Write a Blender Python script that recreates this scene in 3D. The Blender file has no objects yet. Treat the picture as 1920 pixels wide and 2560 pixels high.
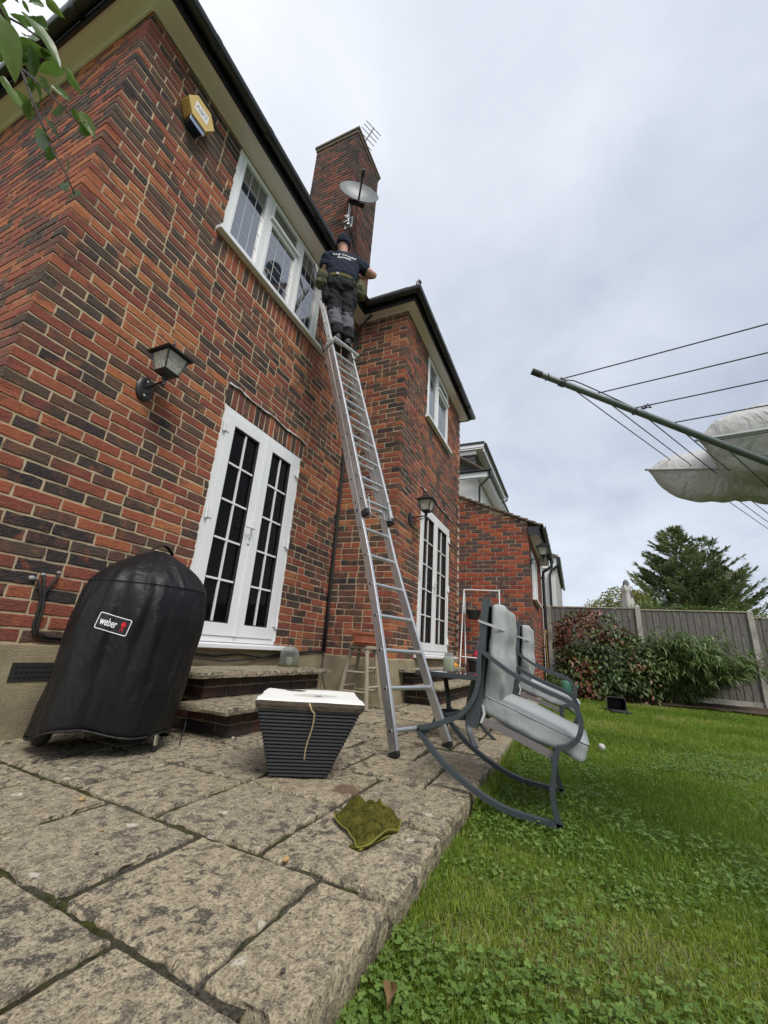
import bpy, bmesh, math, random
import numpy as np
from mathutils import Vector, Matrix, noise
SC = bpy.context.scene
COL = SC.collection
random.seed(11)
rng = np.random.default_rng(7)
R = math.radians
GZ = -0.61      # patio level; the camera is the origin of the scene
LZ = -0.68      # lawn level

# ------------------------------------------------------------------ camera
def cam_axes(yaw, pitch, roll):
    f = Vector((math.cos(yaw)*math.cos(pitch), math.sin(yaw)*math.cos(pitch), math.sin(pitch)))
    rt = Vector((math.sin(yaw), -math.cos(yaw), 0)); up = rt.cross(f)
    r2 = rt*math.cos(roll) + up*math.sin(roll)
    return r2, r2.cross(f), f
cr, cu, cf = cam_axes(0.434586, 0.319154, 0.0687886)
cam = bpy.data.cameras.new('camera')
cam.sensor_fit = 'VERTICAL'; cam.sensor_height = 36.0; cam.lens = 14.5855
cam.clip_start = 0.02; cam.clip_end = 600
co = bpy.data.objects.new('camera', cam); COL.objects.link(co)
co.matrix_world = Matrix(((cr.x, cu.x, -cf.x, 0), (cr.y, cu.y, -cf.y, 0), (cr.z, cu.z, -cf.z, 0), (0, 0, 0, 1)))
SC.camera = co

# ------------------------------------------------------------------ light
SUN_AZ, SUN_EL = R(-130), R(52)    # behind the camera's right shoulder, veiled by cloud
GLOW_AZ, GLOW_EL = R(112), R(50)   # the thinnest cloud, above the roof
w = bpy.data.worlds.new('World'); SC.world = w; w.use_nodes = True
nt = w.node_tree; nt.nodes.clear()
def wn(t, **k):
    n = nt.nodes.new(t)
    for a, b in k.items(): setattr(n, a, b)
    return n
out = wn('ShaderNodeOutputWorld'); bg = wn('ShaderNodeBackground'); bg.inputs[1].default_value = 0.1
sky = wn('ShaderNodeTexSky', sky_type='NISHITA'); sky.sun_disc = False
sky.sun_elevation = SUN_EL; sky.sun_rotation = R(90) - SUN_AZ
tc = wn('ShaderNodeTexCoord'); sep = wn('ShaderNodeSeparateXYZ')
nt.links.new(tc.outputs['Generated'], sep.inputs[0])
def wm(op, a, b):
    n = wn('ShaderNodeMath', operation=op)
    for i, v in enumerate((a, b)):
        if hasattr(v, 'is_linked') or hasattr(v, 'links'): nt.links.new(v, n.inputs[i])
        else: n.inputs[i].default_value = v
    return n.outputs[0]
zc = wm('ADD', wm('MAXIMUM', sep.outputs[2], 0.0), 0.32)
cmb = wn('ShaderNodeCombineXYZ')
nt.links.new(wm('DIVIDE', sep.outputs[0], zc), cmb.inputs[0]); nt.links.new(wm('DIVIDE', sep.outputs[1], zc), cmb.inputs[1])
n1 = wn('ShaderNodeTexNoise'); n1.inputs['Scale'].default_value = 3.2; n1.inputs['Detail'].default_value = 7; n1.inputs['Roughness'].default_value = .55; n1.inputs['Distortion'].default_value = .35
n2 = wn('ShaderNodeTexNoise'); n2.inputs['Scale'].default_value = 0.9; n2.inputs['Detail'].default_value = 4
nt.links.new(cmb.outputs[0], n1.inputs['Vector']); nt.links.new(cmb.outputs[0], n2.inputs['Vector'])
mixn = wm('ADD', wm('MULTIPLY', n1.outputs[0], .55), wm('MULTIPLY', n2.outputs[0], .45))
# glow of the veiled sun
dot = wn('ShaderNodeVectorMath', operation='DOT_PRODUCT'); nt.links.new(tc.outputs['Generated'], dot.inputs[0])
sd = Vector((math.cos(SUN_AZ)*math.cos(SUN_EL), math.sin(SUN_AZ)*math.cos(SUN_EL), math.sin(SUN_EL)))
dot.inputs[1].default_value = (math.cos(GLOW_AZ)*math.cos(GLOW_EL), math.sin(GLOW_AZ)*math.cos(GLOW_EL), math.sin(GLOW_EL))
glow = wm('POWER', wm('MULTIPLY', wm('ADD', dot.outputs['Value'], 1.0), .5), 2.2)
hor = wm('POWER', wm('SUBTRACT', 1.0, wm('MAXIMUM', sep.outputs[2], 0.0)), 3.0)
lev = wm('ADD', wm('ADD', wm('MULTIPLY', mixn, .62), wm('MULTIPLY', glow, .58)), wm('MULTIPLY', hor, .30))
ramp = wn('ShaderNodeValToRGB'); nt.links.new(lev, ramp.inputs[0])
e = ramp.color_ramp.elements
e[0].position = .36; e[0].color = (2.05, 2.33, 2.9, 1)
e[1].position = .98; e[1].color = (6.2, 6.25, 6.4, 1)
m = e.new(.62); m.color = (3.8, 4.05, 4.5, 1)
mx = wn('ShaderNodeMix', data_type='RGBA'); mx.inputs[0].default_value = .9
nt.links.new(sky.outputs[0], mx.inputs[6]); nt.links.new(ramp.outputs[0], mx.inputs[7])
nt.links.new(mx.outputs[2], bg.inputs[0]); nt.links.new(bg.outputs[0], out.inputs[0])
sl = bpy.data.lights.new('sun', 'SUN'); sl.energy = 1.5; sl.angle = R(25); sl.color = (1, .96, .9)
so = bpy.data.objects.new('sun', sl); COL.objects.link(so)
so.rotation_euler = sd.to_track_quat('Z', 'Y').to_euler()
SC.view_settings.view_transform = 'Standard'; SC.view_settings.look = 'None'
SC.view_settings.exposure = 1.05; SC.view_settings.gamma = 1.0
SC.render.engine = 'CYCLES'
SC.cycles.max_bounces = 6; SC.cycles.diffuse_bounces = 3; SC.cycles.glossy_bounces = 3; SC.cycles.transparent_max_bounces = 8
SC.cycles.use_denoising = True

# ------------------------------------------------------------------ helpers
def V(*a): return Vector(a)
class MB:
    """collects faces for one mesh object; coordinates are scene coordinates"""
    def __init__(s): s.v = []; s.f = []; s.mi = []
    def add(s, vs, fs, mi=0):
        b = len(s.v); s.v.extend([tuple(p) for p in vs]); s.f.extend([tuple(i+b for i in f) for f in fs]); s.mi.extend([mi]*len(fs)); return s
    def hexa(s, p, mi=0):   # 8 points: bottom 4 ccw, top 4 ccw
        return s.add(p, [(3,2,1,0),(4,5,6,7),(0,1,5,4),(1,2,6,5),(2,3,7,6),(3,0,4,7)], mi)
    def box(s, x0, x1, y0, y1, z0, z1, mi=0):
        return s.hexa([(x0,y0,z0),(x1,y0,z0),(x1,y1,z0),(x0,y1,z0),(x0,y0,z1),(x1,y0,z1),(x1,y1,z1),(x0,y1,z1)], mi)
    def obox(s, c, ax, ay, az, mi=0):   # centre and three half-axis vectors
        c, ax, ay, az = map(Vector, (c, ax, ay, az))
        return s.hexa([c-ax-ay-az, c+ax-ay-az, c+ax+ay-az, c-ax+ay-az, c-ax-ay+az, c+ax-ay+az, c+ax+ay+az, c-ax+ay+az], mi)
    def bar(s, a, b, w, h, up=(0,0,1), mi=0):
        a, b = Vector(a), Vector(b); d = (b-a); l = d.length/2; d.normalize()
        u = Vector(up); x = d.cross(u)
        if x.length < 1e-4: x = d.cross(Vector((1,0,0)))
        x.normalize(); y = x.cross(d)
        return s.obox((a+b)/2, d*l, x*w/2, y*h/2, mi)
    def tube(s, pts, r, n=8, mi=0, cap=True, ell=None):
        pts = [Vector(p) for p in pts]; m = len(pts); rs = r if hasattr(r, '__len__') else [r]*m
        b = len(s.v); prev = None
        for i, p in enumerate(pts):
            t = (pts[min(i+1,m-1)] - pts[max(i-1,0)]).normalized()
            if prev is None:
                x = t.cross(Vector((0,0,1)))
                if x.length < .05: x = t.cross(Vector((1,0,0)))
            else: x = prev - t*prev.dot(t)
            x.normalize(); prev = x; y = t.cross(x)
            for k in range(n):
                a = 2*math.pi*k/n
                s.v.append(tuple(p + (x*math.cos(a) + y*math.sin(a)*(ell or 1))*rs[i]))
        for i in range(m-1):
            for k in range(n):
                k2 = (k+1) % n
                s.f.append((b+i*n+k, b+i*n+k2, b+(i+1)*n+k2, b+(i+1)*n+k)); s.mi.append(mi)
        if cap:
            s.f.append(tuple(b+k for k in reversed(range(n)))); s.f.append(tuple(b+(m-1)*n+k for k in range(n))); s.mi += [mi, mi]
        return s
    def rect_tube(s, pts, side, w, h, mi=0):
        """rectangular section swept along pts; side = constant width axis"""
        pts = [Vector(p) for p in pts]; side = Vector(side).normalized(); m = len(pts); b = len(s.v)
        for i, p in enumerate(pts):
            t = (pts[min(i+1,m-1)] - pts[max(i-1,0)]).normalized(); y = side.cross(t).normalized()
            for (a, c) in ((-1,-1),(1,-1),(1,1),(-1,1)): s.v.append(tuple(p + side*a*w/2 + y*c*h/2))
        for i in range(m-1):
            for k in range(4):
                k2 = (k+1) % 4
                s.f.append((b+i*4+k, b+i*4+k2, b+(i+1)*4+k2, b+(i+1)*4+k)); s.mi.append(mi)
        s.f.append((b+3,b+2,b+1,b)); e_ = b+(m-1)*4; s.f.append((e_,e_+1,e_+2,e_+3)); s.mi += [mi, mi]
        return s
    def lathe(s, c, prof, n=24, mi=0, ax=(0,0,1), sq=None):
        c = Vector(c); az = Vector(ax).normalized(); x = az.orthogonal().normalized(); y = az.cross(x); b = len(s.v)
        if abs(az.z) > .99: x, y = Vector((1,0,0)), Vector((0,1,0))*(1 if az.z > 0 else -1)
        for (r, z) in prof:
            for k in range(n):
                a = 2*math.pi*k/n
                s.v.append(tuple(c + az*z + (x*math.cos(a) + y*math.sin(a))*r))
        for i in range(len(prof)-1):
            for k in range(n):
                k2 = (k+1) % n
                s.f.append((b+i*n+k, b+i*n+k2, b+(i+1)*n+k2, b+(i+1)*n+k)); s.mi.append(mi)
        s.f.append(tuple(b+k for k in reversed(range(n)))); e_ = b+(len(prof)-1)*n
        s.f.append(tuple(e_+k for k in range(n))); s.mi += [mi, mi]
        return s
    def prism(s, poly, d, mi=0):   # polygon (list of points) extruded by vector d
        d = Vector(d); p = [Vector(q) for q in poly]; n = len(p)
        return s.add(p + [q+d for q in p], [tuple(reversed(range(n))), tuple(range(n, 2*n))] + [(i, (i+1)%n, (i+1)%n+n, i+n) for i in range(n)], mi)
    def loft(s, rings, mi=0, cap=True):
        n = len(rings[0]); b = len(s.v)
        for r_ in rings: s.v.extend([tuple(p) for p in r_])
        for i in range(len(rings)-1):
            for k in range(n):
                k2 = (k+1) % n
                s.f.append((b+i*n+k, b+i*n+k2, b+(i+1)*n+k2, b+(i+1)*n+k)); s.mi.append(mi)
        if cap:
            s.f.append(tuple(b+k for k in reversed(range(n)))); e_ = b+(len(rings)-1)*n
            s.f.append(tuple(e_+k for k in range(n))); s.mi += [mi, mi]
        return s
    def grid(s, fn, nu, nv, mi=0):
        b = len(s.v)
        for j in range(nv+1):
            for i in range(nu+1): s.v.append(tuple(fn(i/nu, j/nv)))
        for j in range(nv):
            for i in range(nu):
                a = b+j*(nu+1)+i; s.f.append((a, a+1, a+nu+2, a+nu+1)); s.mi.append(mi)
        return s

def root_loc(p):
    o = Vector((0,0,0))
    while p is not None: o += p.location; p = p.parent
    return o
def link(name, me, mats, parent=None, smooth=None):
    o = bpy.data.objects.new(name, me); COL.objects.link(o)
    for m_ in (mats if isinstance(mats, (list, tuple)) else [mats]): me.materials.append(m_)
    if parent is not None: o.parent = parent
    if smooth: 
        me.polygons.foreach_set('use_smooth', [True]*len(me.polygons))
        if smooth is not True:
            try: me.set_sharp_from_angle(angle=R(smooth))
            except Exception: pass
    return o
def obj(name, mb, mats, parent=None, smooth=None, bevel=0, local=False, kind=None, subsurf=0, recalc=True):
    off = Vector((0,0,0)) if local or parent is None else root_loc(parent)
    me = bpy.data.meshes.new(name)
    me.from_pydata([(a-off.x, b-off.y, c-off.z) for a, b, c in mb.v], [], mb.f)
    if any(mb.mi): me.polygons.foreach_set('material_index', mb.mi)
    if recalc:
        bm = bmesh.new(); bm.from_mesh(me); bmesh.ops.recalc_face_normals(bm, faces=bm.faces); bm.to_mesh(me); bm.free()
    me.update()
    o = link(name, me, mats, parent, smooth)
    if bevel:
        b_ = o.modifiers.new('bevel', 'BEVEL'); b_.width = bevel; b_.segments = 2; b_.limit_method = 'ANGLE'; b_.angle_limit = R(40)
    if subsurf:
        b_ = o.modifiers.new('sub', 'SUBSURF'); b_.levels = subsurf; b_.render_levels = subsurf
    if kind: o['kind'] = kind
    return o
def tag(o, label, cat, group=None, kind=None):
    o['label'] = label; o['category'] = cat
    if group: o['group'] = group
    if kind: o['kind'] = kind
    return o
def thing(name, label, cat, loc=(0,0,0), group=None, rz=0):
    o = bpy.data.objects.new(name, None); COL.objects.link(o); o.location = loc; o.rotation_euler = (0,0,rz)
    o.empty_display_size = .1
    return tag(o, label, cat, group)
def copy_tree(o, parent=None):
    c = o.copy(); COL.objects.link(c)
    if parent is not None: c.parent = parent
    for ch in list(o.children): copy_tree(ch, c)
    return c
def np_mesh(name, verts, faces, mats, parent=None, attr=None, smooth=False):
    """faces: (n,k) array; attr: dict name -> (n,) or (n,4) per-face values"""
    me = bpy.data.meshes.new(name); verts = np.asarray(verts, np.float32); faces = np.asarray(faces, np.int32)
    n, k = faces.shape
    me.vertices.add(len(verts)); me.vertices.foreach_set('co', verts.ravel())
    me.loops.add(n*k); me.loops.foreach_set('vertex_index', faces.ravel())
    me.polygons.add(n); me.polygons.foreach_set('loop_start', np.arange(0, n*k, k, dtype=np.int32))
    me.polygons.foreach_set('loop_total', np.full(n, k, np.int32))
    if smooth: me.polygons.foreach_set('use_smooth', np.ones(n, bool))
    me.update(calc_edges=True); me.validate()
    for an, a in (attr or {}).items(): face_attr(me, an, a)
    return link(name, me, mats, parent)
def face_attr(me, an, a):
    a = np.asarray(a, np.float32)
    if a.ndim == 1: me.attributes.new(an, 'FLOAT', 'FACE').data.foreach_set('value', a)
    else: me.attributes.new(an, 'FLOAT_COLOR', 'FACE').data.foreach_set('color', a.ravel())
def nz(p, s=1.0): return noise.noise(Vector(p)*s)

# ------------------------------------------------------------------ materials
class NT:
    def __init__(s, name):
        s.m = bpy.data.materials.new(name); s.m.use_nodes = True; s.t = s.m.node_tree
        s.b = s.t.nodes['Principled BSDF']
        s.co = s.n('ShaderNodeTexCoord').outputs['Object']
    def n(s, t, **k):
        x = s.t.nodes.new(t)
        for a, b in k.items(): setattr(x, a, b)
        return x
    def set(s, sock, v):
        if hasattr(v, 'links'): s.t.links.new(v, sock)
        else: sock.default_value = v
    def noise(s, scale, detail=4, rough=.55, vec=None, dist=0):
        x = s.n('ShaderNodeTexNoise'); x.inputs['Scale'].default_value = scale; x.inputs['Detail'].default_value = detail
        x.inputs['Roughness'].default_value = rough; x.inputs['Distortion'].default_value = dist
        s.set(x.inputs['Vector'], vec or s.co); return x.outputs[0]
    def voro(s, scale, feature='F1', vec=None, rnd=1):
        x = s.n('ShaderNodeTexVoronoi', feature=feature); x.inputs['Scale'].default_value = scale; x.inputs['Randomness'].default_value = rnd
        s.set(x.inputs['Vector'], vec or s.co); return x.outputs[0]
    def scale(s, v3, vec=None):
        x = s.n('ShaderNodeMapping'); x.inputs['Scale'].default_value = v3; s.set(x.inputs[0], vec or s.co); return x.outputs[0]
    def ramp(s, fac, stops):
        x = s.n('ShaderNodeValToRGB'); s.set(x.inputs[0], fac); e = x.color_ramp.elements
        while len(e) < len(stops): e.new(.5)
        for q, (p, c) in zip(e, stops):
            q.position = p; q.color = (c, c, c, 1) if not hasattr(c, '__len__') else (*c, 1)
        return x.outputs[0]
    def mix(s, f, a, b, mode='MIX'):
        x = s.n('ShaderNodeMix', data_type='RGBA', blend_type=mode)
        s.set(x.inputs[0], f)
        for i, v in ((6, a), (7, b)): s.set(x.inputs[i], v if hasattr(v, 'links') else (*v, 1))
        return x.outputs[2]
    def math(s, op, a, b=0.0):
        x = s.n('ShaderNodeMath', operation=op); s.set(x.inputs[0], a); s.set(x.inputs[1], b); return x.outputs[0]
    def attr(s, name, fac=False):
        x = s.n('ShaderNodeAttribute', attribute_name=name); return x.outputs['Fac'] if fac else x.outputs['Color']
    def chan(s, col, i):
        x = s.n('ShaderNodeSeparateColor'); s.set(x.inputs[0], col); return x.outputs[i]
    def bump(s, h, strength=.5, dist=.01, normal=None):
        x = s.n('ShaderNodeBump'); x.inputs['Strength'].default_value = strength; x.inputs['Distance'].default_value = dist
        s.set(x.inputs['Height'], h)
        if normal is not None: s.set(x.inputs['Normal'], normal)
        return x.outputs[0]
    def out(s, col=None, rough=None, metal=None, normal=None, spec=None, **k):
        for nm, v in (('Base Color', col), ('Roughness', rough), ('Metallic', metal), ('Normal', normal), ('Specular IOR Level', spec)):
            if v is not None: s.set(s.b.inputs[nm], (*v, 1) if nm == 'Base Color' and not hasattr(v, 'links') else v)
        for nm, v in k.items(): s.set(s.b.inputs[nm.replace('_', ' ')], v)
        return s.m
def plain(name, col, rough=.5, metal=0, var=.12, scale=8, bump=0, bscale=60, spec=.5):
    t = NT(name); nn = t.noise(scale, 5)
    c = t.mix(nn, tuple(x*(1-var) for x in col), tuple(x*(1+var) for x in col))
    rr = t.math('MULTIPLY_ADD', nn, .15); rr.node.inputs[2].default_value = rough-.075
    nrm = t.bump(t.noise(bscale, 3), bump, .003) if bump else None
    return t.out(c, rr, metal, nrm, spec)

def mat_brick(name, dark=0.0, pal_=None):
    t = NT(name); a = t.attr('brick_rand'); r = t.chan(a, 0); g = t.chan(a, 1); bb = t.chan(a, 2)
    stops = pal_ or [(0, (.47,.17,.072)), (.12, (.385,.115,.056)), (.30, (.30,.082,.054)), (.44, (.225,.064,.05)), (.54, (.15,.06,.047)), (.66, (.11,.068,.05)), (.80, (.078,.061,.052)), (.92, (.046,.042,.042)), (1, (.027,.028,.033))]
    pal1 = t.ramp(r, stops); pal2 = t.ramp(g, stops)
    patch = t.ramp(t.noise(6.5, 4, .6), [(.50, 0), (.66, .8)])          # bricks fired two colours
    pal = t.mix(patch, pal1, pal2)
    v = t.scale((1, 1, 3.0))
    mott = t.noise(26, 6, .65, v); fine = t.noise(120, 4, .6)
    c = t.mix(t.ramp(mott, [(.38, 0), (.72, 1)]), pal, t.mix(.45, pal, (.05,.03,.026)))
    c = t.mix(t.math('MULTIPLY', t.ramp(t.noise(9, 5, .6), [(.52, 0), (.75, 1)]), t.math('MULTIPLY', g, .45)), c, (.50,.17,.065))
    c = t.mix(t.ramp(fine, [(.30, .75), (.46, 0)]), c, (.035,.028,.026))        # pits and specks
    c = t.mix(t.math('MULTIPLY', t.ramp(t.noise(14, 6, .7, None, .6), [(.66, 0), (.8, 1)]), t.math('MULTIPLY', bb, .45)), c, (.55,.48,.38))  # lime bloom
    c = t.mix(t.math('MULTIPLY', t.ramp(fine, [(.5, 0), (.75, 1)]), .25), c, (.50,.30,.18))
    h = t.math('ADD', t.math('MULTIPLY', mott, .8), t.math('MULTIPLY', t.noise(70, 5, .7), .6))
    if dark: c = t.mix(t.math('MULTIPLY', t.ramp(t.noise(3.2, 5, .6), [(.35, 0), (.6, 1)]), dark), c, (.045,.04,.036))
    return t.out(c, .9, 0, t.bump(h, 1.0, .010), .25)
def mat_mortar(name='mortar', col=(.53,.42,.275)):
    t = NT(name); n_ = t.noise(45, 6, .7)
    c = t.mix(n_, tuple(x*.62 for x in col), tuple(x*1.2 for x in col)); c = t.mix(t.ramp(t.noise(2.5, 4), [(.5, 0), (.72, .55)]), c, (.22,.18,.14))
    return t.out(c, .95, 0, t.bump(t.noise(130, 4, .7), .8, .006), .2)
def mat_render(name, col):
    t = NT(name); n_ = t.noise(7, 6, .65)
    c = t.mix(n_, tuple(x*.7 for x in col), tuple(x*1.2 for x in col))
    c = t.mix(t.ramp(t.noise(2.2, 5, .6), [(.45, 0), (.7, .7)]), c, (.13,.11,.085))
    c = t.mix(t.ramp(t.voro(90), [(.10, .7), (.2, 0)]), c, (.55,.50,.42))
    return t.out(c, .95, 0, t.bump(t.noise(110, 5, .75), 1.0, .008), .2)
def mat_slab():
    t = NT('paving_stone'); a = t.attr('slab_rand'); r = t.chan(a, 0); g = t.chan(a, 1)
    st = t.scale((1.0, 5.0, 1)); gr = t.noise(16, 8, .7, st, .5); fine = t.noise(190, 4, .7)
    base = t.mix(r, (.47,.385,.245), (.36,.305,.21))
    c = t.mix(t.ramp(gr, [(.36, 0), (.66, 1)]), base, (.215,.178,.125))
    c = t.mix(t.ramp(t.noise(42, 7, .75), [(.46, 0), (.56, .85)]), c, (.52,.44,.295))
    # crusty dark lichen patches
    l1 = t.ramp(t.noise(20, 7, .68, None, .3), [(.515, 0), (.57, 1)])
    l2 = t.ramp(t.noise(2.2, 3, .5), [(.36, .25), (.55, 1)])
    c = t.mix(t.math('MULTIPLY', t.math('MULTIPLY', l1, l2), .9), c, (.055,.05,.043))
    l3 = t.ramp(t.noise(52, 5, .65), [(.555, 0), (.63, .95)])
    c = t.mix(t.math('MULTIPLY', l3, .85), c, (.075,.062,.05)); c = t.mix(t.ramp(t.noise(95, 6, .7), [(.55, 0), (.62, .8)]), c, (.10,.082,.062))
    c = t.mix(t.math('MULTIPLY', t.chan(a, 1), .45), c, t.mix(.5, c, (.11,.10,.09)))
    # pale round lichen
    vd = t.voro(6.5); wob = t.math('ADD', vd, t.math('MULTIPLY', t.noise(40, 4), .16))
    c = t.mix(t.ramp(wob, [(.165, .9), (.2, 0)]), c, (.60,.55,.45))
    c = t.mix(t.ramp(fine, [(.36, .8), (.48, 0)]), c, (.045,.038,.03))
    c = t.mix(t.ramp(fine, [(.54, 0), (.68, .75)]), c, (.58,.50,.37))
    sp = t.n('ShaderNodeVectorMath', operation='DISTANCE'); t.set(sp.inputs[0], t.co); sp.inputs[1].default_value = (1.93,.97,-.61)   # dried mud splash
    st_ = t.ramp(t.math('ADD', sp.outputs['Value'], t.math('MULTIPLY', t.noise(13, 5, .65), .16)), [(.135, .85), (.16, 0)]); c = t.mix(st_, c, (.13,.075,.045))
    h = t.math('ADD', t.math('MULTIPLY', gr, .7), t.math('ADD', t.math('MULTIPLY', t.noise(60, 6, .75), .9), t.math('MULTIPLY', fine, .5)))
    return t.out(c, .93, 0, t.bump(h, .85, .009), .25)
def mat_joint():
    t = NT('mossy_joint'); a = t.ramp(t.noise(2.6, 4, .6), [(.47, 0), (.62, 1)])
    moss = t.mix(t.ramp(t.noise(70, 6, .7), [(.38, 0), (.64, 1)]), (.018,.020,.006), (.11,.12,.022)); grit = t.mix(t.ramp(t.noise(90, 6, .7), [(.36, 0), (.66, 1)]), (.03,.025,.02), (.20,.18,.14))
    moss = t.mix(t.ramp(t.noise(14, 4), [(.45, 0), (.6, .8)]), moss, (.055,.045,.03))
    c = t.mix(a, moss, grit); h = t.math('ADD', t.noise(90, 6, .75), t.noise(26, 4))
    return t.out(c, .97, 0, t.bump(h, 1.0, .02), .15)
def mat_leafy(name, stops, rough=.45, trans=.25, attr='leaf_rand', spec=.5):
    t = NT(name); r = t.attr(attr, True); c = t.ramp(r, stops); c = t.mix(t.noise(35, 3), c, t.mix(.5, c, (.02,.03,.008)))
    t.out(c, rough, 0, None, spec)
    tr = t.n('ShaderNodeBsdfTranslucent'); t.set(tr.inputs[0], c); mxs = t.n('ShaderNodeMixShader'); mxs.inputs[0].default_value = trans
    t.t.links.new(t.b.outputs[0], mxs.inputs[1]); t.t.links.new(tr.outputs[0], mxs.inputs[2])
    t.t.links.new(mxs.outputs[0], t.t.nodes['Material Output'].inputs[0]); return t.m
def mat_fabric(name, col, var=.12, weave=900, rough=.9, wr=0.0, wscale=9):
    t = NT(name); n_ = t.noise(weave*.35, 3, .7); c = t.mix(n_, tuple(x*(1-var*1.6) for x in col), tuple(x*(1+var*1.6) for x in col))
    c = t.mix(t.noise(6, 4), c, t.mix(.25, c, tuple(x*.6 for x in col)))
    h = t.bump(t.noise(weave*.3, 2), .35, .002)
    if wr: h = t.bump(t.noise(wscale, 5, .55, t.scale((1, 1, .45)), .8), wr, .03, h)
    return t.out(c, rough, 0, h, .2)
def mat_glass(name, tint=(.010,.012,.013), ior=1.55, rough=.015):
    t = NT(name); n_ = t.noise(3, 2)
    return t.out(t.mix(n_, tint, tuple(x*1.6 for x in tint)), rough, 0, t.bump(t.noise(1.6, 2), .04, .02), .5, IOR=ior)
def mat_clear(name, tint=(.9,.95,.93), fac=.22, pane=False):
    t = NT(name); t.out(tint, .02); tr = t.n('ShaderNodeBsdfTransparent'); t.set(tr.inputs[0], (*tint, 1)); mxs = t.n('ShaderNodeMixShader')
    fr = t.n('ShaderNodeLayerWeight'); fr.inputs[0].default_value = .35
    if pane: fr = t.n('ShaderNodeFresnel'); fr.inputs[0].default_value = 1.65; t.out((.02,.02,.02), .01); t.set(mxs.inputs[0], t.math('MULTIPLY_ADD', fr.outputs[0], 2.2)); mxs.inputs[0].links[0].from_node.inputs[2].default_value = fac
    else: t.set(mxs.inputs[0], t.math('ADD', t.math('MULTIPLY', fr.outputs[1], .5), fac))
    t.t.links.new(tr.outputs[0], mxs.inputs[1]); t.t.links.new(t.b.outputs[0], mxs.inputs[2]); t.t.links.new(mxs.outputs[0], t.t.nodes['Material Output'].inputs[0]); return t.m
def mat_wood(name, a, b, ax=(1,1,.12), scale=18, rough=.8):
    t = NT(name); n_ = t.noise(scale, 7, .65, t.scale(ax), .6); c = t.mix(t.ramp(n_, [(.3, 0), (.7, 1)]), a, b)
    c = t.mix(t.ramp(t.noise(3, 4), [(.5, 0), (.75, .5)]), c, tuple(x*.5 for x in a))
    return t.out(c, rough, 0, t.bump(n_, .6, .006), .3)

M = {}
M['brick'] = mat_brick('weathered_brick'); M['chimney_brick'] = mat_brick('sooty_chimney_brick', .55); M['new_brick'] = mat_brick('extension_brick', 0, [(0, (.50,.14,.05)), (.2, (.40,.085,.045)), (.42, (.27,.045,.035)), (.55, (.16,.04,.036)), (.6, (.10,.062,.062)), (.8, (.082,.068,.072)), (1, (.10,.085,.075))]); M['grimy_brick'] = mat_brick('grimy_riser_brick', .8)
M['mortar'] = mat_mortar(); M['mortar2'] = mat_mortar('pale_mortar', (.48,.40,.28))
M['plinth'] = mat_render('plinth_render', (.36,.30,.19))
M['slab'] = mat_slab(); M['joint'] = mat_joint()
M['white'] = plain('white_upvc', (.74,.75,.755), .32, 0, .06, 3, .05, 200)
M['cream'] = plain('cream_soffit', (.80,.725,.73), .55, 0, .12, 1.2)
M['black'] = plain('black_gutter', (.016,.017,.019), .3, 0, .4, 4, .05)
M['blackmetal'] = plain('black_iron', (.02,.021,.023), .38, .0, .3, 20, .15, 140)
M['tile'] = plain('roof_tile', (.13,.10,.075), .9, 0, .35, 9, .5, 40)
M['slate'] = plain('grey_tile', (.115,.11,.115), .75, 0, .25, 12, .4, 50)
M['glass'] = mat_glass('window_glass'); M['glass_up'] = mat_glass('upper_window_glass', (.025,.03,.042), 3.5)
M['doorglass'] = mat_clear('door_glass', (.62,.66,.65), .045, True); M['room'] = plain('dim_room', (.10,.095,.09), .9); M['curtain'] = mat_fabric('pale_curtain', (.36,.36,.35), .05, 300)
M['lead'] = plain('lead', (.50,.505,.51), .5, 0, .3, 20, .4, 60)
M['clear'] = mat_clear('clear_glass', (.62,.66,.62), .10)
M['alu'] = plain('aluminium', (.64,.645,.65), .34, .9, .10, 30, .12, 200)
M['alu2'] = plain('worn_aluminium', (.55,.555,.56), .42, .85, .22, 14, .2, 120)
M['rubber'] = plain('black_rubber', (.018,.018,.018), .75, 0, .3, 30, .3, 90)
M['chair_metal'] = plain('slate_grey_paint', (.048,.058,.066), .38, .1, .12, 14, .06, 200)
M['taupe'] = plain('taupe_rail', (.17,.155,.15), .5, .1, .1, 10)
M['cushion'] = mat_fabric('grey_cushion_cloth', (.36,.375,.375), .1, 700, .95, .45, 12)
M['cushion_trim'] = mat_fabric('pale_piping', (.42,.43,.43), .08, 700)
M['grey_dish'] = plain('grey_dish', (.115,.125,.132), .45, .1, .08, 5)
M['grey_paint'] = plain('grey_plastic', (.25,.255,.26), .5)
M['steel'] = plain('galvanised_steel', (.45,.46,.47), .4, .8, .2, 20)
M['terracotta'] = plain('terracotta', (.34,.105,.055), .7, 0, .2, 12, .2)
M['oldwood'] = mat_wood('bleached_wood', (.24,.20,.15), (.42,.37,.28))
M['green_metal'] = plain('sage_green_tube', (.085,.105,.098), .42, .2, .2, 25, .15, 120)
M['cord'] = plain('grey_cord', (.055,.06,.07), .7, 0, .2, 60)
M['pillow'] = mat_fabric('off_white_cotton', (.47,.465,.46), .05, 1500, .9, 1.0, 14)
M['piping'] = mat_fabric('pillow_piping', (.40,.42,.43), .05, 900)
M['skin'] = plain('skin', (.47,.26,.19), .55, 0, .12, 9)
M['navy'] = mat_fabric('navy_cotton', (.018,.024,.042), .15, 700, .9, .5, 16)
M['hat'] = mat_fabric('navy_knit', (.015,.02,.038), .25, 400, .95)
M['trouser'] = mat_fabric('charcoal_workwear', (.017,.018,.021), .15, 700, .85, .6, 14)
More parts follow.
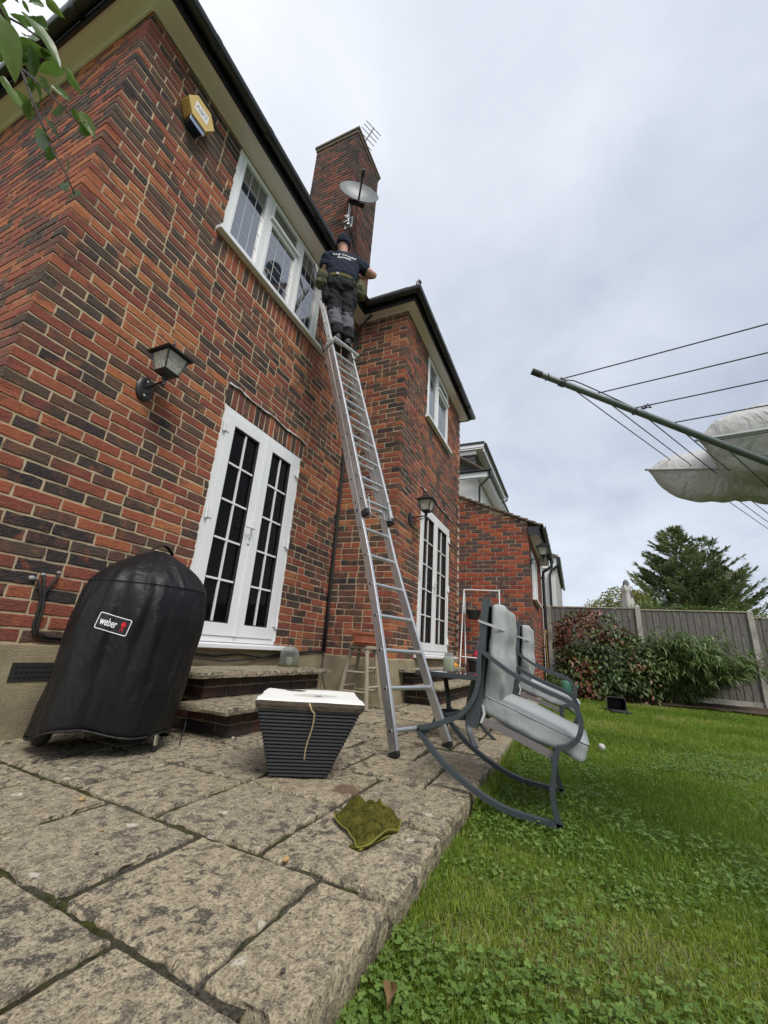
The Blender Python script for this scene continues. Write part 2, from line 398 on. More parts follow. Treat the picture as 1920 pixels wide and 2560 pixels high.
M['kneepad'] = mat_fabric('grey_panel', (.13,.13,.148), .1, 700, .9, .5, 14)
M['belt'] = mat_fabric('olive_webbing', (.115,.105,.035), .15, 500)
def mat_camo():
    t = NT('camouflage_canvas'); n_ = t.noise(16, 3, .5, None, 1.2)
    c = t.ramp(n_, [(.38, (.035,.037,.022)), (.45, (.085,.082,.048)), (.54, (.15,.135,.085)), (.62, (.055,.05,.033))]); n_2 = c.node; n_2.color_ramp.interpolation = 'CONSTANT'
    return t.out(c, .9, 0, t.bump(t.noise(20, 5), .4, .02), .2)
M['camo'] = mat_camo()
M['boot'] = plain('black_boot', (.018,.018,.02), .6, 0, .3, 20, .3, 60)
M['text_white'] = plain('white_print', (.8,.8,.8), .7, 0, .03)
M['red'] = plain('red_print', (.55,.01,.015), .6, 0, .1)
M['badge'] = plain('black_badge', (.008,.008,.009), .6)
def mat_cover():
    t = NT('black_cover_fabric'); n_ = t.noise(260, 2)
    c = t.mix(t.noise(5, 4), (.0045,.005,.006), (.008,.0085,.010))
    return t.out(c, .46, 0, t.bump(t.noise(7, 5, .5, t.scale((1, 1, .45)), 1.2), .6, .03, t.bump(n_, .3, .0015)), .32)
M['cover'] = mat_cover()
M['chrome'] = plain('chrome', (.8,.8,.8), .12, 1, .03)
def mat_ribbed():
    t = NT('black_ribbed_resin'); n_ = t.noise(9, 5)
    return t.out(t.mix(n_, (.014,.015,.017), (.034,.035,.038)), .55, 0, t.bump(t.noise(60, 5), .25, .004), .5)
M['ribbed'] = mat_ribbed()
M['foam'] = plain('white_polystyrene', (.72,.71,.68), .9, 0, .08, 7, .5, 160)
def mat_foam(stain=None):
    t = NT('stained_white_foam'); n_ = t.noise(5, 5, .6)
    c = t.mix(n_, (.64,.63,.59), (.78,.77,.74))
    if stain:   # damp tide mark left in the middle of the foam
        ds_ = []
        for (ax, o_, r_) in stain:
            d_ = t.n('ShaderNodeVectorMath', operation='DOT_PRODUCT'); t.set(d_.inputs[0], t.co); d_.inputs[1].default_value = ax; q = t.math('DIVIDE', t.math('SUBTRACT', d_.outputs['Value'], o_), r_); ds_.append(t.math('MULTIPLY', q, q))
        dd = t.math('ADD', t.math('ADD', *ds_), t.math('MULTIPLY', t.noise(9, 4), .7))
        c = t.mix(t.ramp(dd, [(.0, .7), (.93, .45), (1.0, .0)]), c, (.36,.34,.29))
    return t.out(c, .95, 0, t.bump(t.noise(120, 5), .5, .004), .2)
M['foam'] = mat_foam(); M['damp'] = plain('damp_patch', (.40,.38,.33), .7, 0, .2, 14, .4, 90)
M['rim'] = mat_wood('weathered_rim', (.035,.028,.022), (.12,.095,.07), (1,1,6), 22, .9)
M['string'] = plain('jute_string', (.42,.31,.18), .9, 0, .3, 200)
def mat_cloth():
    t = NT('mossy_green_cloth'); n_ = t.noise(38, 6, .7)
    c = t.mix(t.ramp(n_, [(.32, 0), (.68, 1)]), (.022,.021,.006), (.14,.125,.024)); c = t.mix(t.ramp(t.noise(300, 3), [(.5, 0), (.8, .6)]), c, (.30,.29,.07))
    return t.out(c, 1.0, 0, t.bump(t.noise(260, 4, .8), 1.0, .006), .05)
M['mosscloth'] = mat_cloth(); M['hem'] = plain('lime_hem', (.16,.155,.025), .95, 0, .2, 90, .5, 300)
def mat_fence():
    t = NT('weathered_board'); r = t.attr('board_rand', True); g = t.noise(11, 7, .7, t.scale((1, 6, .35)), 1.0)
    c = t.mix(t.ramp(g, [(.32, 0), (.7, 1)]), (.045,.042,.038), (.24,.225,.20)); c = t.mix(t.math('MULTIPLY', r, .5), c, (.12,.11,.10))
    kn = t.voro(3.2, 'F1', t.scale((1, 2.2, 1))); c = t.mix(t.ramp(kn, [(.06, .85), (.12, 0)]), c, (.012,.011,.011))
    return t.out(c, .9, 0, t.bump(g, .6, .008), .25)
M['fence'] = mat_fence(); M['concrete'] = mat_render('concrete_post', (.40,.385,.34))
M['alarm'] = plain('faded_yellow_plastic', (.58,.40,.13), .5, 0, .06, 10)
M['alarm_dark'] = plain('ribbed_alarm_side', (.42,.28,.09), .6); M['strobe'] = plain('navy_strobe', (.012,.022,.05), .2, 0, .1); M['label'] = plain('faded_label', (.72,.70,.68), .6, 0, .06, 30)
M['faded_ink'] = plain('faded_ink', (.30,.29,.33), .7); M['ltblue'] = plain('pale_blue_lens', (.25,.32,.48), .3)
M['soil'] = mat_render('soil', (.07,.05,.035))
M['pinkred'] = plain('red_plastic', (.62,.03,.06), .4); M['orange'] = mat_fabric('orange_cloth', (.75,.30,.03), .15, 300)
M['wax'] = plain('cream_wax', (.62,.60,.47), .6); M['jarlid'] = plain('jar_shoulder', (.33,.36,.33), .25, 0)
M['canvas'] = mat_fabric('pale_canvas', (.48,.46,.43), .06, 300); M['tablegl'] = mat_glass('table_glass', (.006,.007,.008), 1.6)
M['render_white'] = plain('white_render', (.66,.66,.64), .9, 0, .06, 3); M['grey_render'] = plain('grey_streaked_render', (.36,.36,.35), .9, 0, .25, 2.5)
M['plastic_black'] = plain('black_tub_plastic', (.016,.016,.017), .6, 0, .5, 6, .2); M['green_can'] = plain('teal_green_can', (.03,.13,.085), .5, 0, .3, 6)
M['cane'] = plain('yellow_cane', (.48,.30,.07), .6); M['bark'] = mat_wood('bark', (.05,.035,.025), (.14,.10,.07))
# ================================================================== the house
XC, YF = 0.92, 2.90        # main corner
XB, YB = 4.73, 2.013       # projecting wing
XE, YE = 8.03, 0.68        # low extension
ZS = 5.03                  # soffit
ZP = -0.095                # top of the rendered plinth
CH, JT, BT = 0.0795, 0.0125, 0.116
house = thing('brick_house', 'two storey red and brown brick house with white windows, black gutters and a tall chimney', 'house', (XC, YF, GZ))

class Wall:
    def __init__(s, O, U, N): s.O, s.U, s.N = Vector(O), Vector(U), Vector(N)
    def p(s, u, z, d=0): return s.O + s.U*u + s.N*d + Vector((0,0,z))
    def box(s, mb, u0, u1, z0, z1, d0, d1, mi=0):
        q = [s.p(u0,z0,d0), s.p(u1,z0,d0), s.p(u1,z0,d1), s.p(u0,z0,d1), s.p(u0,z1,d0), s.p(u1,z1,d0), s.p(u1,z1,d1), s.p(u0,z1,d1)]
        return mb.hexa(q, mi)
class Bricks:
    def __init__(s, seed): s.v = []; s.f = []; s.n = 0; s.c = []; s.r = random.Random(seed)
    def brick(s, W, u0, u1, z0, z1, depth, bias=0.0, rnd=None, rough=1.0):
        r = s.r
        if u1-u0 < .018 or z1-z0 < .015: return
        lu = max(2, int((u1-u0)/.055)); per = []
        def j(a): return r.uniform(-a, a)
        for i in range(lu): per.append((u0+(u1-u0)*i/lu, z0, 0))
        for i in range(2): per.append((u1, z0+(z1-z0)*i/2, 1))
        for i in range(lu): per.append((u1-(u1-u0)*i/lu, z1, 2))
        for i in range(2): per.append((u0, z1-(z1-z0)*i/2, 3))
        n = len(per); J = .0034*rough; b = len(s.v); cu_, cz_ = (u0+u1)/2, (z0+z1)/2
        ch_ = .0045; to = j(.0016); tx, tz = j(.004), j(.012)
        ring = [(u+j(J), z+j(J)) for u, z, e in per]
        for k, dd, ins in ((0, -depth, 0), (1, -ch_, 0), (2, 0, ch_)):
            for (u, z) in ring:
                uu = u + (ins if u < cu_ else -ins); zz = z + (ins if z < cz_ else -ins)
                s.v.append(W.p(uu, zz, dd + to + ((u-cu_)*tx + (z-cz_)*tz if k else 0)))
        for k in (0, 1):
            for i in range(n):
                i2 = (i+1) % n; s.f.append((b+k*n+i, b+k*n+i2, b+(k+1)*n+i2, b+(k+1)*n+i))
        s.f.append(tuple(b+2*n+i for i in range(n)))
        q = rnd if rnd is not None else r.random()
        q = min(.999, max(0.0, q + bias))
        s.c += [(q, r.random(), r.random(), 1)]*(2*n+1)
    def wall(s, W, L, z0, z1, start=None, end=None, opens=(), bond='flemish', bias=None, top=None, off=0, hdr=.16):
        """start / end: parity (0/1) of the courses that run through at that corner, None = butt"""
        nc = int(math.ceil((z1-z0)/CH)); r = s.r
        for i in range(nc):
            a = z0+i*CH; b = min(z1, a+CH-JT)
            u0 = 0 if start is None or (i+start) % 2 == 0 else BT+JT
            u1 = L if end is None or (i+end) % 2 == 0 else L-BT-JT
            u = u0; seq = 1; first = True; skew = u0 > 0 or (start is None and i % 2)
            if bond == 'stretcher' and (i % 2): pass
            while u < u1-.01:
                if bond == 'flemish':
                    if seq == 1 and r.random() > hdr: pass
                    else: seq ^= 1
                    ln = .243 if seq else BT
                    if not seq: seq = 1; ln = BT; was = 1
                    if first: ln = .243
                else:
                    ln = .228 if not (first and u0 == 0 and start is None and i % 2) else .108
                first = False
                e_ = min(u+ln*r.uniform(.97, 1.03), u1)
                if u1-e_ < .05: e_ = u1
                bs = bias(W.p((u+e_)/2, a)) if bias else 0
                parts = [(u, e_, a, b)]
                for (o0, o1, q0, q1) in opens:
                    nw = []
                    for (x0, x1, y0, y1) in parts:
                        if x1 <= o0 or x0 >= o1 or y1 <= q0 or y0 >= q1: nw.append((x0, x1, y0, y1)); continue
                        if x0 < o0: nw.append((x0, o0, y0, y1))
                        if x1 > o1: nw.append((o1, x1, y0, y1))
                        m0, m1 = max(x0, o0), min(x1, o1)
                        if y0 < q0: nw.append((m0, m1, y0, q0))
                        if y1 > q1: nw.append((m0, m1, q1, y1))
                    parts = nw
                rr = r.random() if bond == 'flemish' else r.choice((.10,.17,.22,.27,.30,.34,.38,.58,.64,.68,.72,.76,.80))+r.uniform(-.02,.02)
                for (x0, x1, y0, y1) in parts:
                    if top:
                        t_ = min(top(W.p(x0, 0)), top(W.p(x1, 0)))
                        if y0 > t_-.02: continue
                        y1 = min(y1, t_)
                    s.brick(W, x0, x1, y0, y1, BT, bs, rr)
                u = e_+JT
    def soldiers(s, W, u0, u1, z0, z1, bias=-.12):
        n = max(1, round((u1-u0)/CH)); st = (u1-u0)/n
        for k in range(n): s.brick(W, u0+k*st, u0+(k+1)*st-JT, z0, z1, .1, bias, None, 1.4)
    def build(s, name, mat, parent):
        off = root_loc(parent); me = bpy.data.meshes.new(name)
        me.from_pydata([tuple(p-off) for p in s.v], [], s.f); me.update()
        face_attr(me, 'brick_rand', np.array(s.c)); return link(name, me, mat, parent)
def backing(mb, W, L, z0, z1, opens, d=-.0055, u0=0):
    us = sorted({u0, L, *[o[0] for o in opens], *[o[1] for o in opens]}); us = [u for u in us if u0 <= u <= L]
    zs = sorted({z0, z1, *[o[2] for o in opens], *[o[3] for o in opens]}); zs = [z for z in zs if z0 <= z <= z1]
    for a, b in zip(us, us[1:]):
        for c, e_ in zip(zs, zs[1:]):
            if any(o[0] <= (a+b)/2 <= o[1] and o[2] <= (c+e_)/2 <= o[3] for o in opens): continue
            mb.add([W.p(a,c,d), W.p(b,c,d), W.p(b,e_,d), W.p(a,e_,d)], [(0,1,2,3)])
def clump(p):   # darker and redder drifts over the wall
    v = noise.noise(Vector((p.x*.9, p.y*.9, p.z*.85+3)))*.36 + noise.noise(Vector((p.x*2.3, p.y*2.3, p.z*2.3)))*.10
    return v - .02
WF = Wall((XC, YF, 0), (1,0,0), (0,-1,0)); WL = Wall((XC, YF, 0), (0,1,0), (-1,0,0))
WBL = Wall((XB, YB, 0), (0,1,0), (-1,0,0)); WBF = Wall((XB, YB, 0), (1,0,0), (0,-1,0)); WBR = Wall((XE, YB, 0), (0,1,0), (1,0,0))
WEL = Wall((XE, YE, 0), (0,1,0), (-1,0,0)); WEF = Wall((XE, YE, 0), (1,0,0), (0,-1,0))
# openings in wall coordinates
o_win = (2.01-XC, 3.67-XC, 3.80, 5.0); o_door = (2.50-XC, 3.73-XC, -.085, 2.135); sold_d = (2.48-XC, 3.78-XC, 2.135, 2.36); sold_w = (1.98-XC, 3.72-XC, 3.49, 3.72)
o_bdoor = (5.68-XB, 7.27-XB, -.085, 2.20); sold_b = (5.66-XB, 7.30-XB, 2.20, 2.425); o_bwin = (5.77-XB, 7.06-XB, 3.755, 5.0)
o_ewin = (8.50-XE, 9.80-XE, 1.13, 2.08)
fs = [(sold_w[0], sold_w[1], sold_w[2]+.0, 3.72)]
b = Bricks(1); b.wall(WF, XB-XC, ZP, ZS, 0, None, [o_win, o_door, sold_d, sold_w], bias=clump)
b.soldiers(WF, sold_d[0], sold_d[1], 2.137, 2.355, .12); b.soldiers(WF, sold_w[0], sold_w[1], 3.495, 3.72, -.05)
b.wall(WL, 7.0, ZP, ZS, 1, None, bias=lambda p: clump(p)-.06)
b.build('wall', M['brick'], house)
b = Bricks(2); red = lambda p: clump(p)-.02
b.wall(WBF, XE-XB, ZP, ZS, 0, 0, [o_bwin, o_bdoor, sold_b], bias=clump); b.soldiers(WBF, sold_b[0], sold_b[1], 2.2, 2.42, .05)
b.wall(WBL, YF-YB, ZP, ZS, 1, None, bias=red, hdr=.35); b.wall(WBR, 3.0, 2.4, ZS, 1, None, bias=red)
b.build('wing_wall', M['brick'], house)
slope = lambda p: 2.50 + (p.y-YE)*.46
b = Bricks(3); nb = lambda p: 0
b.wall(WEL, YB-YE, GZ, 3.3, 0, None, bond='stretcher', bias=nb, top=slope)
b.wall(WEF, 3.1, GZ, 2.5, 1, None, [o_ewin], bond='stretcher', bias=nb)
b.build('extension_wall', M['new_brick'], house)
mo = MB(); backing(mo, WF, XB-XC, -.4, ZS, [o_win, o_door], u0=.0055); backing(mo, WL, 7, -.4, ZS, [], u0=.0055)
backing(mo, WBF, XE-XB-.008, -.4, ZS, [o_bwin, o_bdoor], u0=.0055); backing(mo, WBL, YF-YB, -.4, ZS, [], u0=.0055); backing(mo, WBR, 3, -.4, ZS, [], u0=.0055)
obj('mortar_bed', mo, M['mortar'], house, recalc=False)
mo = MB(); backing(mo, WEF, 3.1, GZ-.1, 2.46, [o_ewin], u0=.0055)
mo.add([WEL.p(.008, GZ-.1, -.008), WEL.p(YB-YE, GZ-.1, -.008), WEL.p(YB-YE, slope(V(0,YB,0))-.01, -.008), WEL.p(.008, 2.49, -.008)], [(0,1,2,3)])
obj('extension_mortar', mo, M['mortar2'], house, recalc=False)
# rendered plinth, slightly proud
pl = MB(); WF.box(pl, -.012, 2.3-XC, GZ-.05, ZP-.012, -.1, .016); WF.box(pl, 2.3-XC, XB-XC, GZ-.05, ZP-.012, -.1, .012)
WL.box(pl, .1, 7, GZ-.05, ZP-.012, -.1, .016)
WBL.box(pl, -.012, YF-YB-.016, GZ-.05, ZP-.012, -.1, .014); WBF.box(pl, .1, XE-XB, GZ-.05, ZP-.012, -.1, .012)
obj('plinth', pl, M['plinth'], house, bevel=.006)
# ------------------------------------------------------------------ eaves
def sweep(mb, path, prof, mi=0):
    """path: list of (x,y); prof: list of (outward, z); mitred at the corners; outward is to the right of travel"""
    P = [Vector((x, y, 0)) for x, y in path]; n = len(P); rings = []
    for i, p in enumerate(P):
        d0 = (P[i]-P[i-1]).normalized() if i else (P[1]-P[0]).normalized()
        d1 = (P[i+1]-P[i]).normalized() if i < n-1 else d0
        n0 = Vector((d0.y, -d0.x, 0)); n1_ = Vector((d1.y, -d1.x, 0)); m_ = n0+n1_; m_ = m_/(m_.dot(n0))
        rings.append([p + m_*o + Vector((0,0,z)) for o, z in prof])
    k = len(prof); b0 = len(mb.v)
    for r_ in rings: mb.v.extend([tuple(q) for q in r_])
    for i in range(n-1):
        for j in range(k-1):
            mb.f.append((b0+i*k+j, b0+i*k+j+1, b0+(i+1)*k+j+1, b0+(i+1)*k+j)); mb.mi.append(mi)
    for i in (0, n-1): mb.f.append(tuple(b0+i*k+j for j in range(k))); mb.mi.append(mi)
eav = [(.755, 9.8), (.755, 2.705), (4.58, 2.705), (4.58, 1.862), (8.20, 1.862), (8.20, 5.0)]
eav = [(x, y) for x, y in eav]
# outward of travel: going -Y then +X: outward is to the right
sf = MB()
def soff(x0, x1, y0, y1): sf.box(x0, x1, y0, y1, ZS, ZS+.012)
soff(.755, 4.58, 2.705, 2.93); soff(.755, .95, 2.93, 9.8); soff(4.58, 8.2, 1.862, 2.04); soff(4.58, 4.76, 2.04, 2.93); soff(8.0, 8.2, 2.04, 5)
sweep(sf, [(.92, 9.8), (.92, 2.90), (4.73, 2.90), (4.73, 2.013), (8.03, 2.013), (8.03, 5)], [(.001, ZS), (.02, ZS), (.02, ZS-.022), (.001, ZS-.022)])
obj('soffit', sf, M['cream'], house)
fa = MB(); sweep(fa, eav, [(0, ZS-.012), (.02, ZS-.012), (.02, ZS+.17), (0, ZS+.17)])
obj('fascia', fa, M['black'], house)
gu = MB(); prof = [(.082+.058*math.cos(a), 5.155+.072*math.sin(a)) for a in np.linspace(math.pi, 2*math.pi, 11)]
inn = [(.082+.054*math.cos(a), 5.155+.066*math.sin(a)) for a in np.linspace(2*math.pi, math.pi, 9)]
sweep(gu, eav, prof+inn)
for (x, y, ax) in [(.755, 3.6, 0), (.755, 5.0, 0), (1.3, 2.705, 1), (2.05, 2.705, 1), (3.0, 2.705, 1), (3.9, 2.705, 1), (5.3, 1.862, 1), (6.1, 1.862, 1), (7.0, 1.862, 1), (7.8, 1.862, 1), (4.58, 2.2, 0)]:
    path = [(x-.03, y), (x+.03, y)] if ax else [(x, y+.03), (x, y-.03)]
    sweep(gu, path, [(.078+.066*math.cos(a), 5.155+.08*math.sin(a)) for a in np.linspace(math.pi, 2*math.pi, 11)] + [(.078+.055*math.cos(a), 5.155+.066*math.sin(a)) for a in np.linspace(2*math.pi, math.pi, 9)])
obj('gutter', gu, M['black'], house, smooth=50)
# roof: hipped planes with stepped tile courses at the eaves
rf = MB(); e0 = ZS+.19; sl_ = .95
def plane(a, b, c, d): rf.add([a, b, c, d], [(0,1,2,3)])
rid = e0+sl_*2.6
rf.add([(.70,2.62,e0), (4.55,2.62,e0), (8.3,2.62,e0), (8.3,9.0,e0), (.70,9.0,e0), (3.4,5.4,rid), (5.9,5.4,rid)], [(0,1,2,6,5), (0,5,4), (4,5,6,3), (2,3,6)])
rf.add([(4.50,1.78,e0+.004), (8.28,1.78,e0+.004), (6.39,3.67,e0+1.8), (4.50,5.0,e0+.004), (8.28,5.0,e0+.004), (6.39,5.4,e0+1.8)], [(0,1,2), (0,2,5,3), (1,4,5,2)])
tl = rf
for k in range(22): x = 4.5+k*.172; tl.box(x, x+.165, 1.77+.006*(k%3), 1.99, e0-.01, e0+.012)
for k in range(7): y = 1.80+k*.172-.03; tl.box(4.49, 4.7, y+.17, y+.17+.165, e0-.012, e0+.01)
for k in range(20): x = .7+k*.172; tl.box(x, x+.165, 2.61+.005*(k%3), 2.8, e0-.012, e0+.01)
obj('roof', rf, M['tile'], house)
# extension roof
er = MB(); 
for k in range(13):
    y0 = .40+k*.135; z0 = 2.515+(y0-YE)*.46
    er.hexa([(XE-.045,y0,z0+.02), (11.15,y0,z0+.02), (11.15,y0+.17,z0+.062), (XE-.045,y0+.17,z0+.062), (XE-.045,y0,z0+.048), (11.15,y0,z0+.048), (11.15,y0+.17,z0+.09), (XE-.045,y0+.17,z0+.09)])
er.hexa([(XE-.035,.45,2.40), (11.1,.45,2.40), (11.1,2.05,3.135), (XE-.035,2.05,3.135), (XE-.035,.45,2.44), (11.1,.45,2.44), (11.1,2.05,3.17), (XE-.035,2.05,3.17)])
obj('extension_roof', er, M['tile'], house)
ex = MB(); ex.box(XE-.02, 11.1, .47, .49, 2.26, 2.42); ex.box(XE-.022, XE+.02, .488, .676, 2.24, 2.40)
obj('extension_fascia', ex, M['black'], house)
es = MB(); es.box(XE+.02, 11.1, .49, .676, 2.262, 2.274); obj('extension_soffit', es, M['cream'], house)
eg = MB(); sweep(eg, [(XE-.06, .47), (11.25, .47)], [(.062+.05*math.cos(a), 2.40+.06*math.sin(a)) for a in np.linspace(math.pi, 2*math.pi, 9)] + [(.062+.046*math.cos(a), 2.40+.055*math.sin(a)) for a in np.linspace(2*math.pi, math.pi, 9)])
for x in (8.6, 9.5, 10.3): sweep(eg, [(x-.03, .47), (x+.03, .47)], [(.06+.058*math.cos(a), 2.40+.068*math.sin(a)) for a in np.linspace(math.pi, 2*math.pi, 9)]+[(.06+.046*math.cos(a), 2.40+.055*math.sin(a)) for a in np.linspace(2*math.pi, math.pi, 9)])
obj('extension_gutter', eg, M['black'], house, smooth=50)
dp = MB(); dp.tube([(10.75,.40,2.36), (10.75,.40,2.18), (10.75,.60,2.04), (10.75,.61,1.9), (10.75,.61,GZ)], .036, 10)
for z in (1.9, 1.2, .3): dp.lathe((10.75,.61,z), [(.046,-.03), (.046,.03)], 10); 
obj('downpipe', dp, M['black'], house, smooth=50)
# ------------------------------------------------------------------ windows and doors
def rect_frame(mb, W, u0, u1, z0, z1, t, d0, d1, mi=0):
    W.box(mb, u0, u0+t, z0, z1, d0, d1, mi); W.box(mb, u1-t, u1, z0, z1, d0, d1, mi)
    W.box(mb, u0+t, u1-t, z0, z0+t, d0, d1, mi); W.box(mb, u0+t, u1-t, z1-t, z1, d0, d1, mi)
def lattice(mb, W, u0, u1, z0, z1, nu, nz_, w, d0, d1):
    for k in range(1, nu): u = u0+(u1-u0)*k/nu; W.box(mb, u-w/2, u+w/2, z0, z1, d0, d1)
    for k in range(1, nz_): z = z0+(z1-z0)*k/nz_; W.box(mb, u0, u1, z-w/2, z+w/2, d0-.001, d1+.001)
def window(W, u0, u1, z0, z1, lights, sill, label=None):
    fr = MB(); rect_frame(fr, W, u0, u1, z0, z1, .05, -.085, -.004)
    for (a, b_, c, d_, kind) in lights:      # sash outer rectangles
        if kind == 'mull': W.box(fr, a, b_, z0+.05, z1-.05, -.08, -.006)
    f = obj('window', fr, M['white'], house, bevel=.003)
    if label: f['label'] = label
    for (a, b_, c, d_, kind) in lights:
        if kind == 'mull': continue
        sm = MB(); rect_frame(sm, W, a, b_, c, d_, .042, -.075, .004)
        if kind == 'top':
            W.box(sm, a-.006, b_+.006, c-.03, c+.006, -.02, .035)
        obj('sash', sm, M['white'], f, bevel=.003)
        g = MB(); W.box(g, a+.042, b_-.042, c+.042, d_-.042, -.05, -.028); obj('pane', g, M['glass_up'], f)
        if kind != 'top':
            ld = MB(); lattice(ld, W, a+.042, b_-.042, c+.042, d_-.042, 3, 5, .007, -.0295, -.0265); obj('leading', ld, M['lead'], f)
    s_ = MB(); W.hexa if False else None
    a, b_, zt = sill; q = [W.p(a,zt-.055,.0), W.p(b_,zt-.055,.0), W.p(b_,zt-.055,.07), W.p(a,zt-.055,.07), W.p(a,zt,-.06), W.p(b_,zt,-.06), W.p(b_,zt-.012,.07), W.p(a,zt-.012,.07)]
    s_.hexa(q); obj('sill', s_, M['white'], f, bevel=.004)
    return f
u = lambda x: x-XC
window(WF, u(2.01), u(3.67), 3.80, 5.0, [(u(2.06), u(2.512), 3.84, 4.962, 'fix'), (u(2.512), u(2.566), 0, 0, 'mull'), (u(2.566), u(3.108), 3.84, 4.655, 'fix'), (u(2.566), u(3.108), 4.69, 4.962, 'top'), (u(3.108), u(3.162), 0, 0, 'mull'), (u(3.162), u(3.62), 3.84, 4.962, 'fix')], (u(1.945), u(3.87), 3.80))
u2 = lambda x: x-XB
window(WBF, u2(5.77), u2(7.06), 3.755, 5.0, [(u2(5.82), u2(6.30), 3.80, 4.95, 'fix'), (u2(6.30), u2(6.36), 0, 0, 'mull'), (u2(6.36), u2(7.01), 3.80, 4.66, 'fix'), (u2(6.36), u2(7.01), 4.695, 4.95, 'top')], (u2(5.70), u2(7.15), 3.755))
u3 = lambda x: x-XE
window(WEF, u3(8.50), u3(9.80), 1.13, 2.08, [(u3(8.55), u3(9.12), 1.18, 2.03, 'fix'), (u3(9.12), u3(9.18), 0, 0, 'mull'), (u3(9.18), u3(9.75), 1.18, 2.03, 'fix')], (u3(8.42), u3(9.9), 1.13))
def french(W, u0, u1, z0, z1, um, sill_u, nz_=5, handle=True, curtains=()):
    fr = MB(); W.box(fr, u0, u0+.05, z0, z1, -.085, -.004); W.box(fr, u1-.05, u1, z0, z1, -.085, -.004); W.box(fr, u0+.05, u1-.05, z1-.05, z1, -.085, -.004); W.box(fr, u0+.05, u1-.05, z0, z0+.05, -.085, -.004)
    f = obj('french_door', fr, M['white'], house, bevel=.003)
    f['label'] = 'white french doors with narrow glazing bars' 
    for (a, b_) in ((u0+.052, um-.003), (um+.003, u1-.052)):
        lf = MB(); zb, zt = z0+.052, z1-.052; ws = .102; 
        W.box(lf, a, a+ws, zb, zt, -.075, .006); W.box(lf, b_-ws, b_, zb, zt, -.075, .006); W.box(lf, a+ws, b_-ws, zb, zb+.11, -.075, .006); W.box(lf, a+ws, b_-ws, zt-.10, zt, -.075, .006)
        l_ = obj('door_leaf', lf, M['white'], f, bevel=.004)
        bd = MB(); rect_frame(bd, W, a+ws, b_-ws, zb+.11, zt-.10, .012, -.03, -.004)
        obj('glazing_bead', bd, M['rubber'], f)
        g = MB(); W.box(g, a+ws+.002, b_-ws-.002, zb+.112, zt-.102, -.05, -.03); obj('pane', g, M['doorglass'], f)
        gb = MB(); lattice(gb, W, a+ws+.012, b_-ws-.012, zb+.122, zt-.112, 2, nz_, .017, -.0285, -.012); obj('glazing_bar', gb, M['white'], f)
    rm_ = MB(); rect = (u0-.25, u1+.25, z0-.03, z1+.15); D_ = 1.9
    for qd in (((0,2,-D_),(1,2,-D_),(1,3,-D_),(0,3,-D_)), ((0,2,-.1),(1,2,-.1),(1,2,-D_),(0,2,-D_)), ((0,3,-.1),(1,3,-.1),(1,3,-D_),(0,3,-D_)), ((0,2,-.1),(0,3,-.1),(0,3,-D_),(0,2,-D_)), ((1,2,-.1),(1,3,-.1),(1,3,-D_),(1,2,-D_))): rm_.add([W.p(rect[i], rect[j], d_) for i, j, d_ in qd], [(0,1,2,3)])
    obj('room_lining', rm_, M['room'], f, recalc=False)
    for (ca, cb2) in curtains:
        cu2 = MB(); cu2.grid(lambda s_, t_: W.p(ca+(cb2-ca)*s_, z0+.02+(z1-z0-.06)*t_, -.26+.035*math.sin(s_*(cb2-ca)*95)+.02*math.sin(s_*23+t_*2)), max(24, int((cb2-ca)*160)), 6); obj('curtain', cu2, M['curtain'], f, smooth=True, recalc=False)
    sm = MB(); W.box(sm, um-.022, um+.022, z0+.054, z1-.054, .0065, .016); obj('meeting_bead', sm, M['white'], f, bevel=.003)
    if handle:
        h = MB(); W.box(h, um-.052, um-.024, .90, 1.13, .007, .018); a = W.p(um-.038, 1.05, .018); h.tube([a, W.p(um-.038, 1.05, .055), W.p(um-.06, 1.05, .06), W.p(um-.155, 1.045, .058)], .010, 8)
        obj('handle', h, M['white'], f, smooth=50)
        kh = MB(); kh.lathe(W.p(um-.038, .955, .018), [(.007, 0), (.007, .002)], 10, ax=W.N); W.box(kh, um-.041, um-.035, .93, .952, .0185, .02); obj('keyhole', kh, M['rubber'], f)
    for (uu, sgn) in ((u0+.018, 1), (u1-.018, -1)):
        for zz in (z0+.22, (z0+z1)/2, z1-.22):
            hg = MB(); hg.lathe(W.p(uu, zz-.055, .014), [(.011, 0), (.011, .05), (.009, .052), (.011, .054), (.011, .11)], 8)
            W.box(hg, min(uu, uu+sgn*.065), max(uu, uu+sgn*.065), zz-.04, zz+.04, .0072, .014); obj('hinge', hg, M['white'], f)
    sl2 = MB(); W.hexa = None
    a, b_ = sill_u; sl2.hexa([W.p(a,z0-.05,.0), W.p(b_,z0-.05,.0), W.p(b_,z0-.05,.10), W.p(a,z0-.05,.10), W.p(a,z0-.001,-.05), W.p(b_,z0-.001,-.05), W.p(b_,z0-.015,.10), W.p(a,z0-.015,.10)])
    obj('sill', sl2, M['white'], f, bevel=.004)
    return f
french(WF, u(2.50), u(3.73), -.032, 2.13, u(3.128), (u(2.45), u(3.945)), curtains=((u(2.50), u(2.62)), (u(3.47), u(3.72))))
fb = french(WBF, u2(5.68), u2(7.27), -.03, 2.195, u2(6.455), (u2(5.60), u2(7.66)), curtains=((u2(5.70), u2(5.86)), (u2(6.75), u2(7.25)))); fb['label'] = 'white french doors in the far wing of the house'
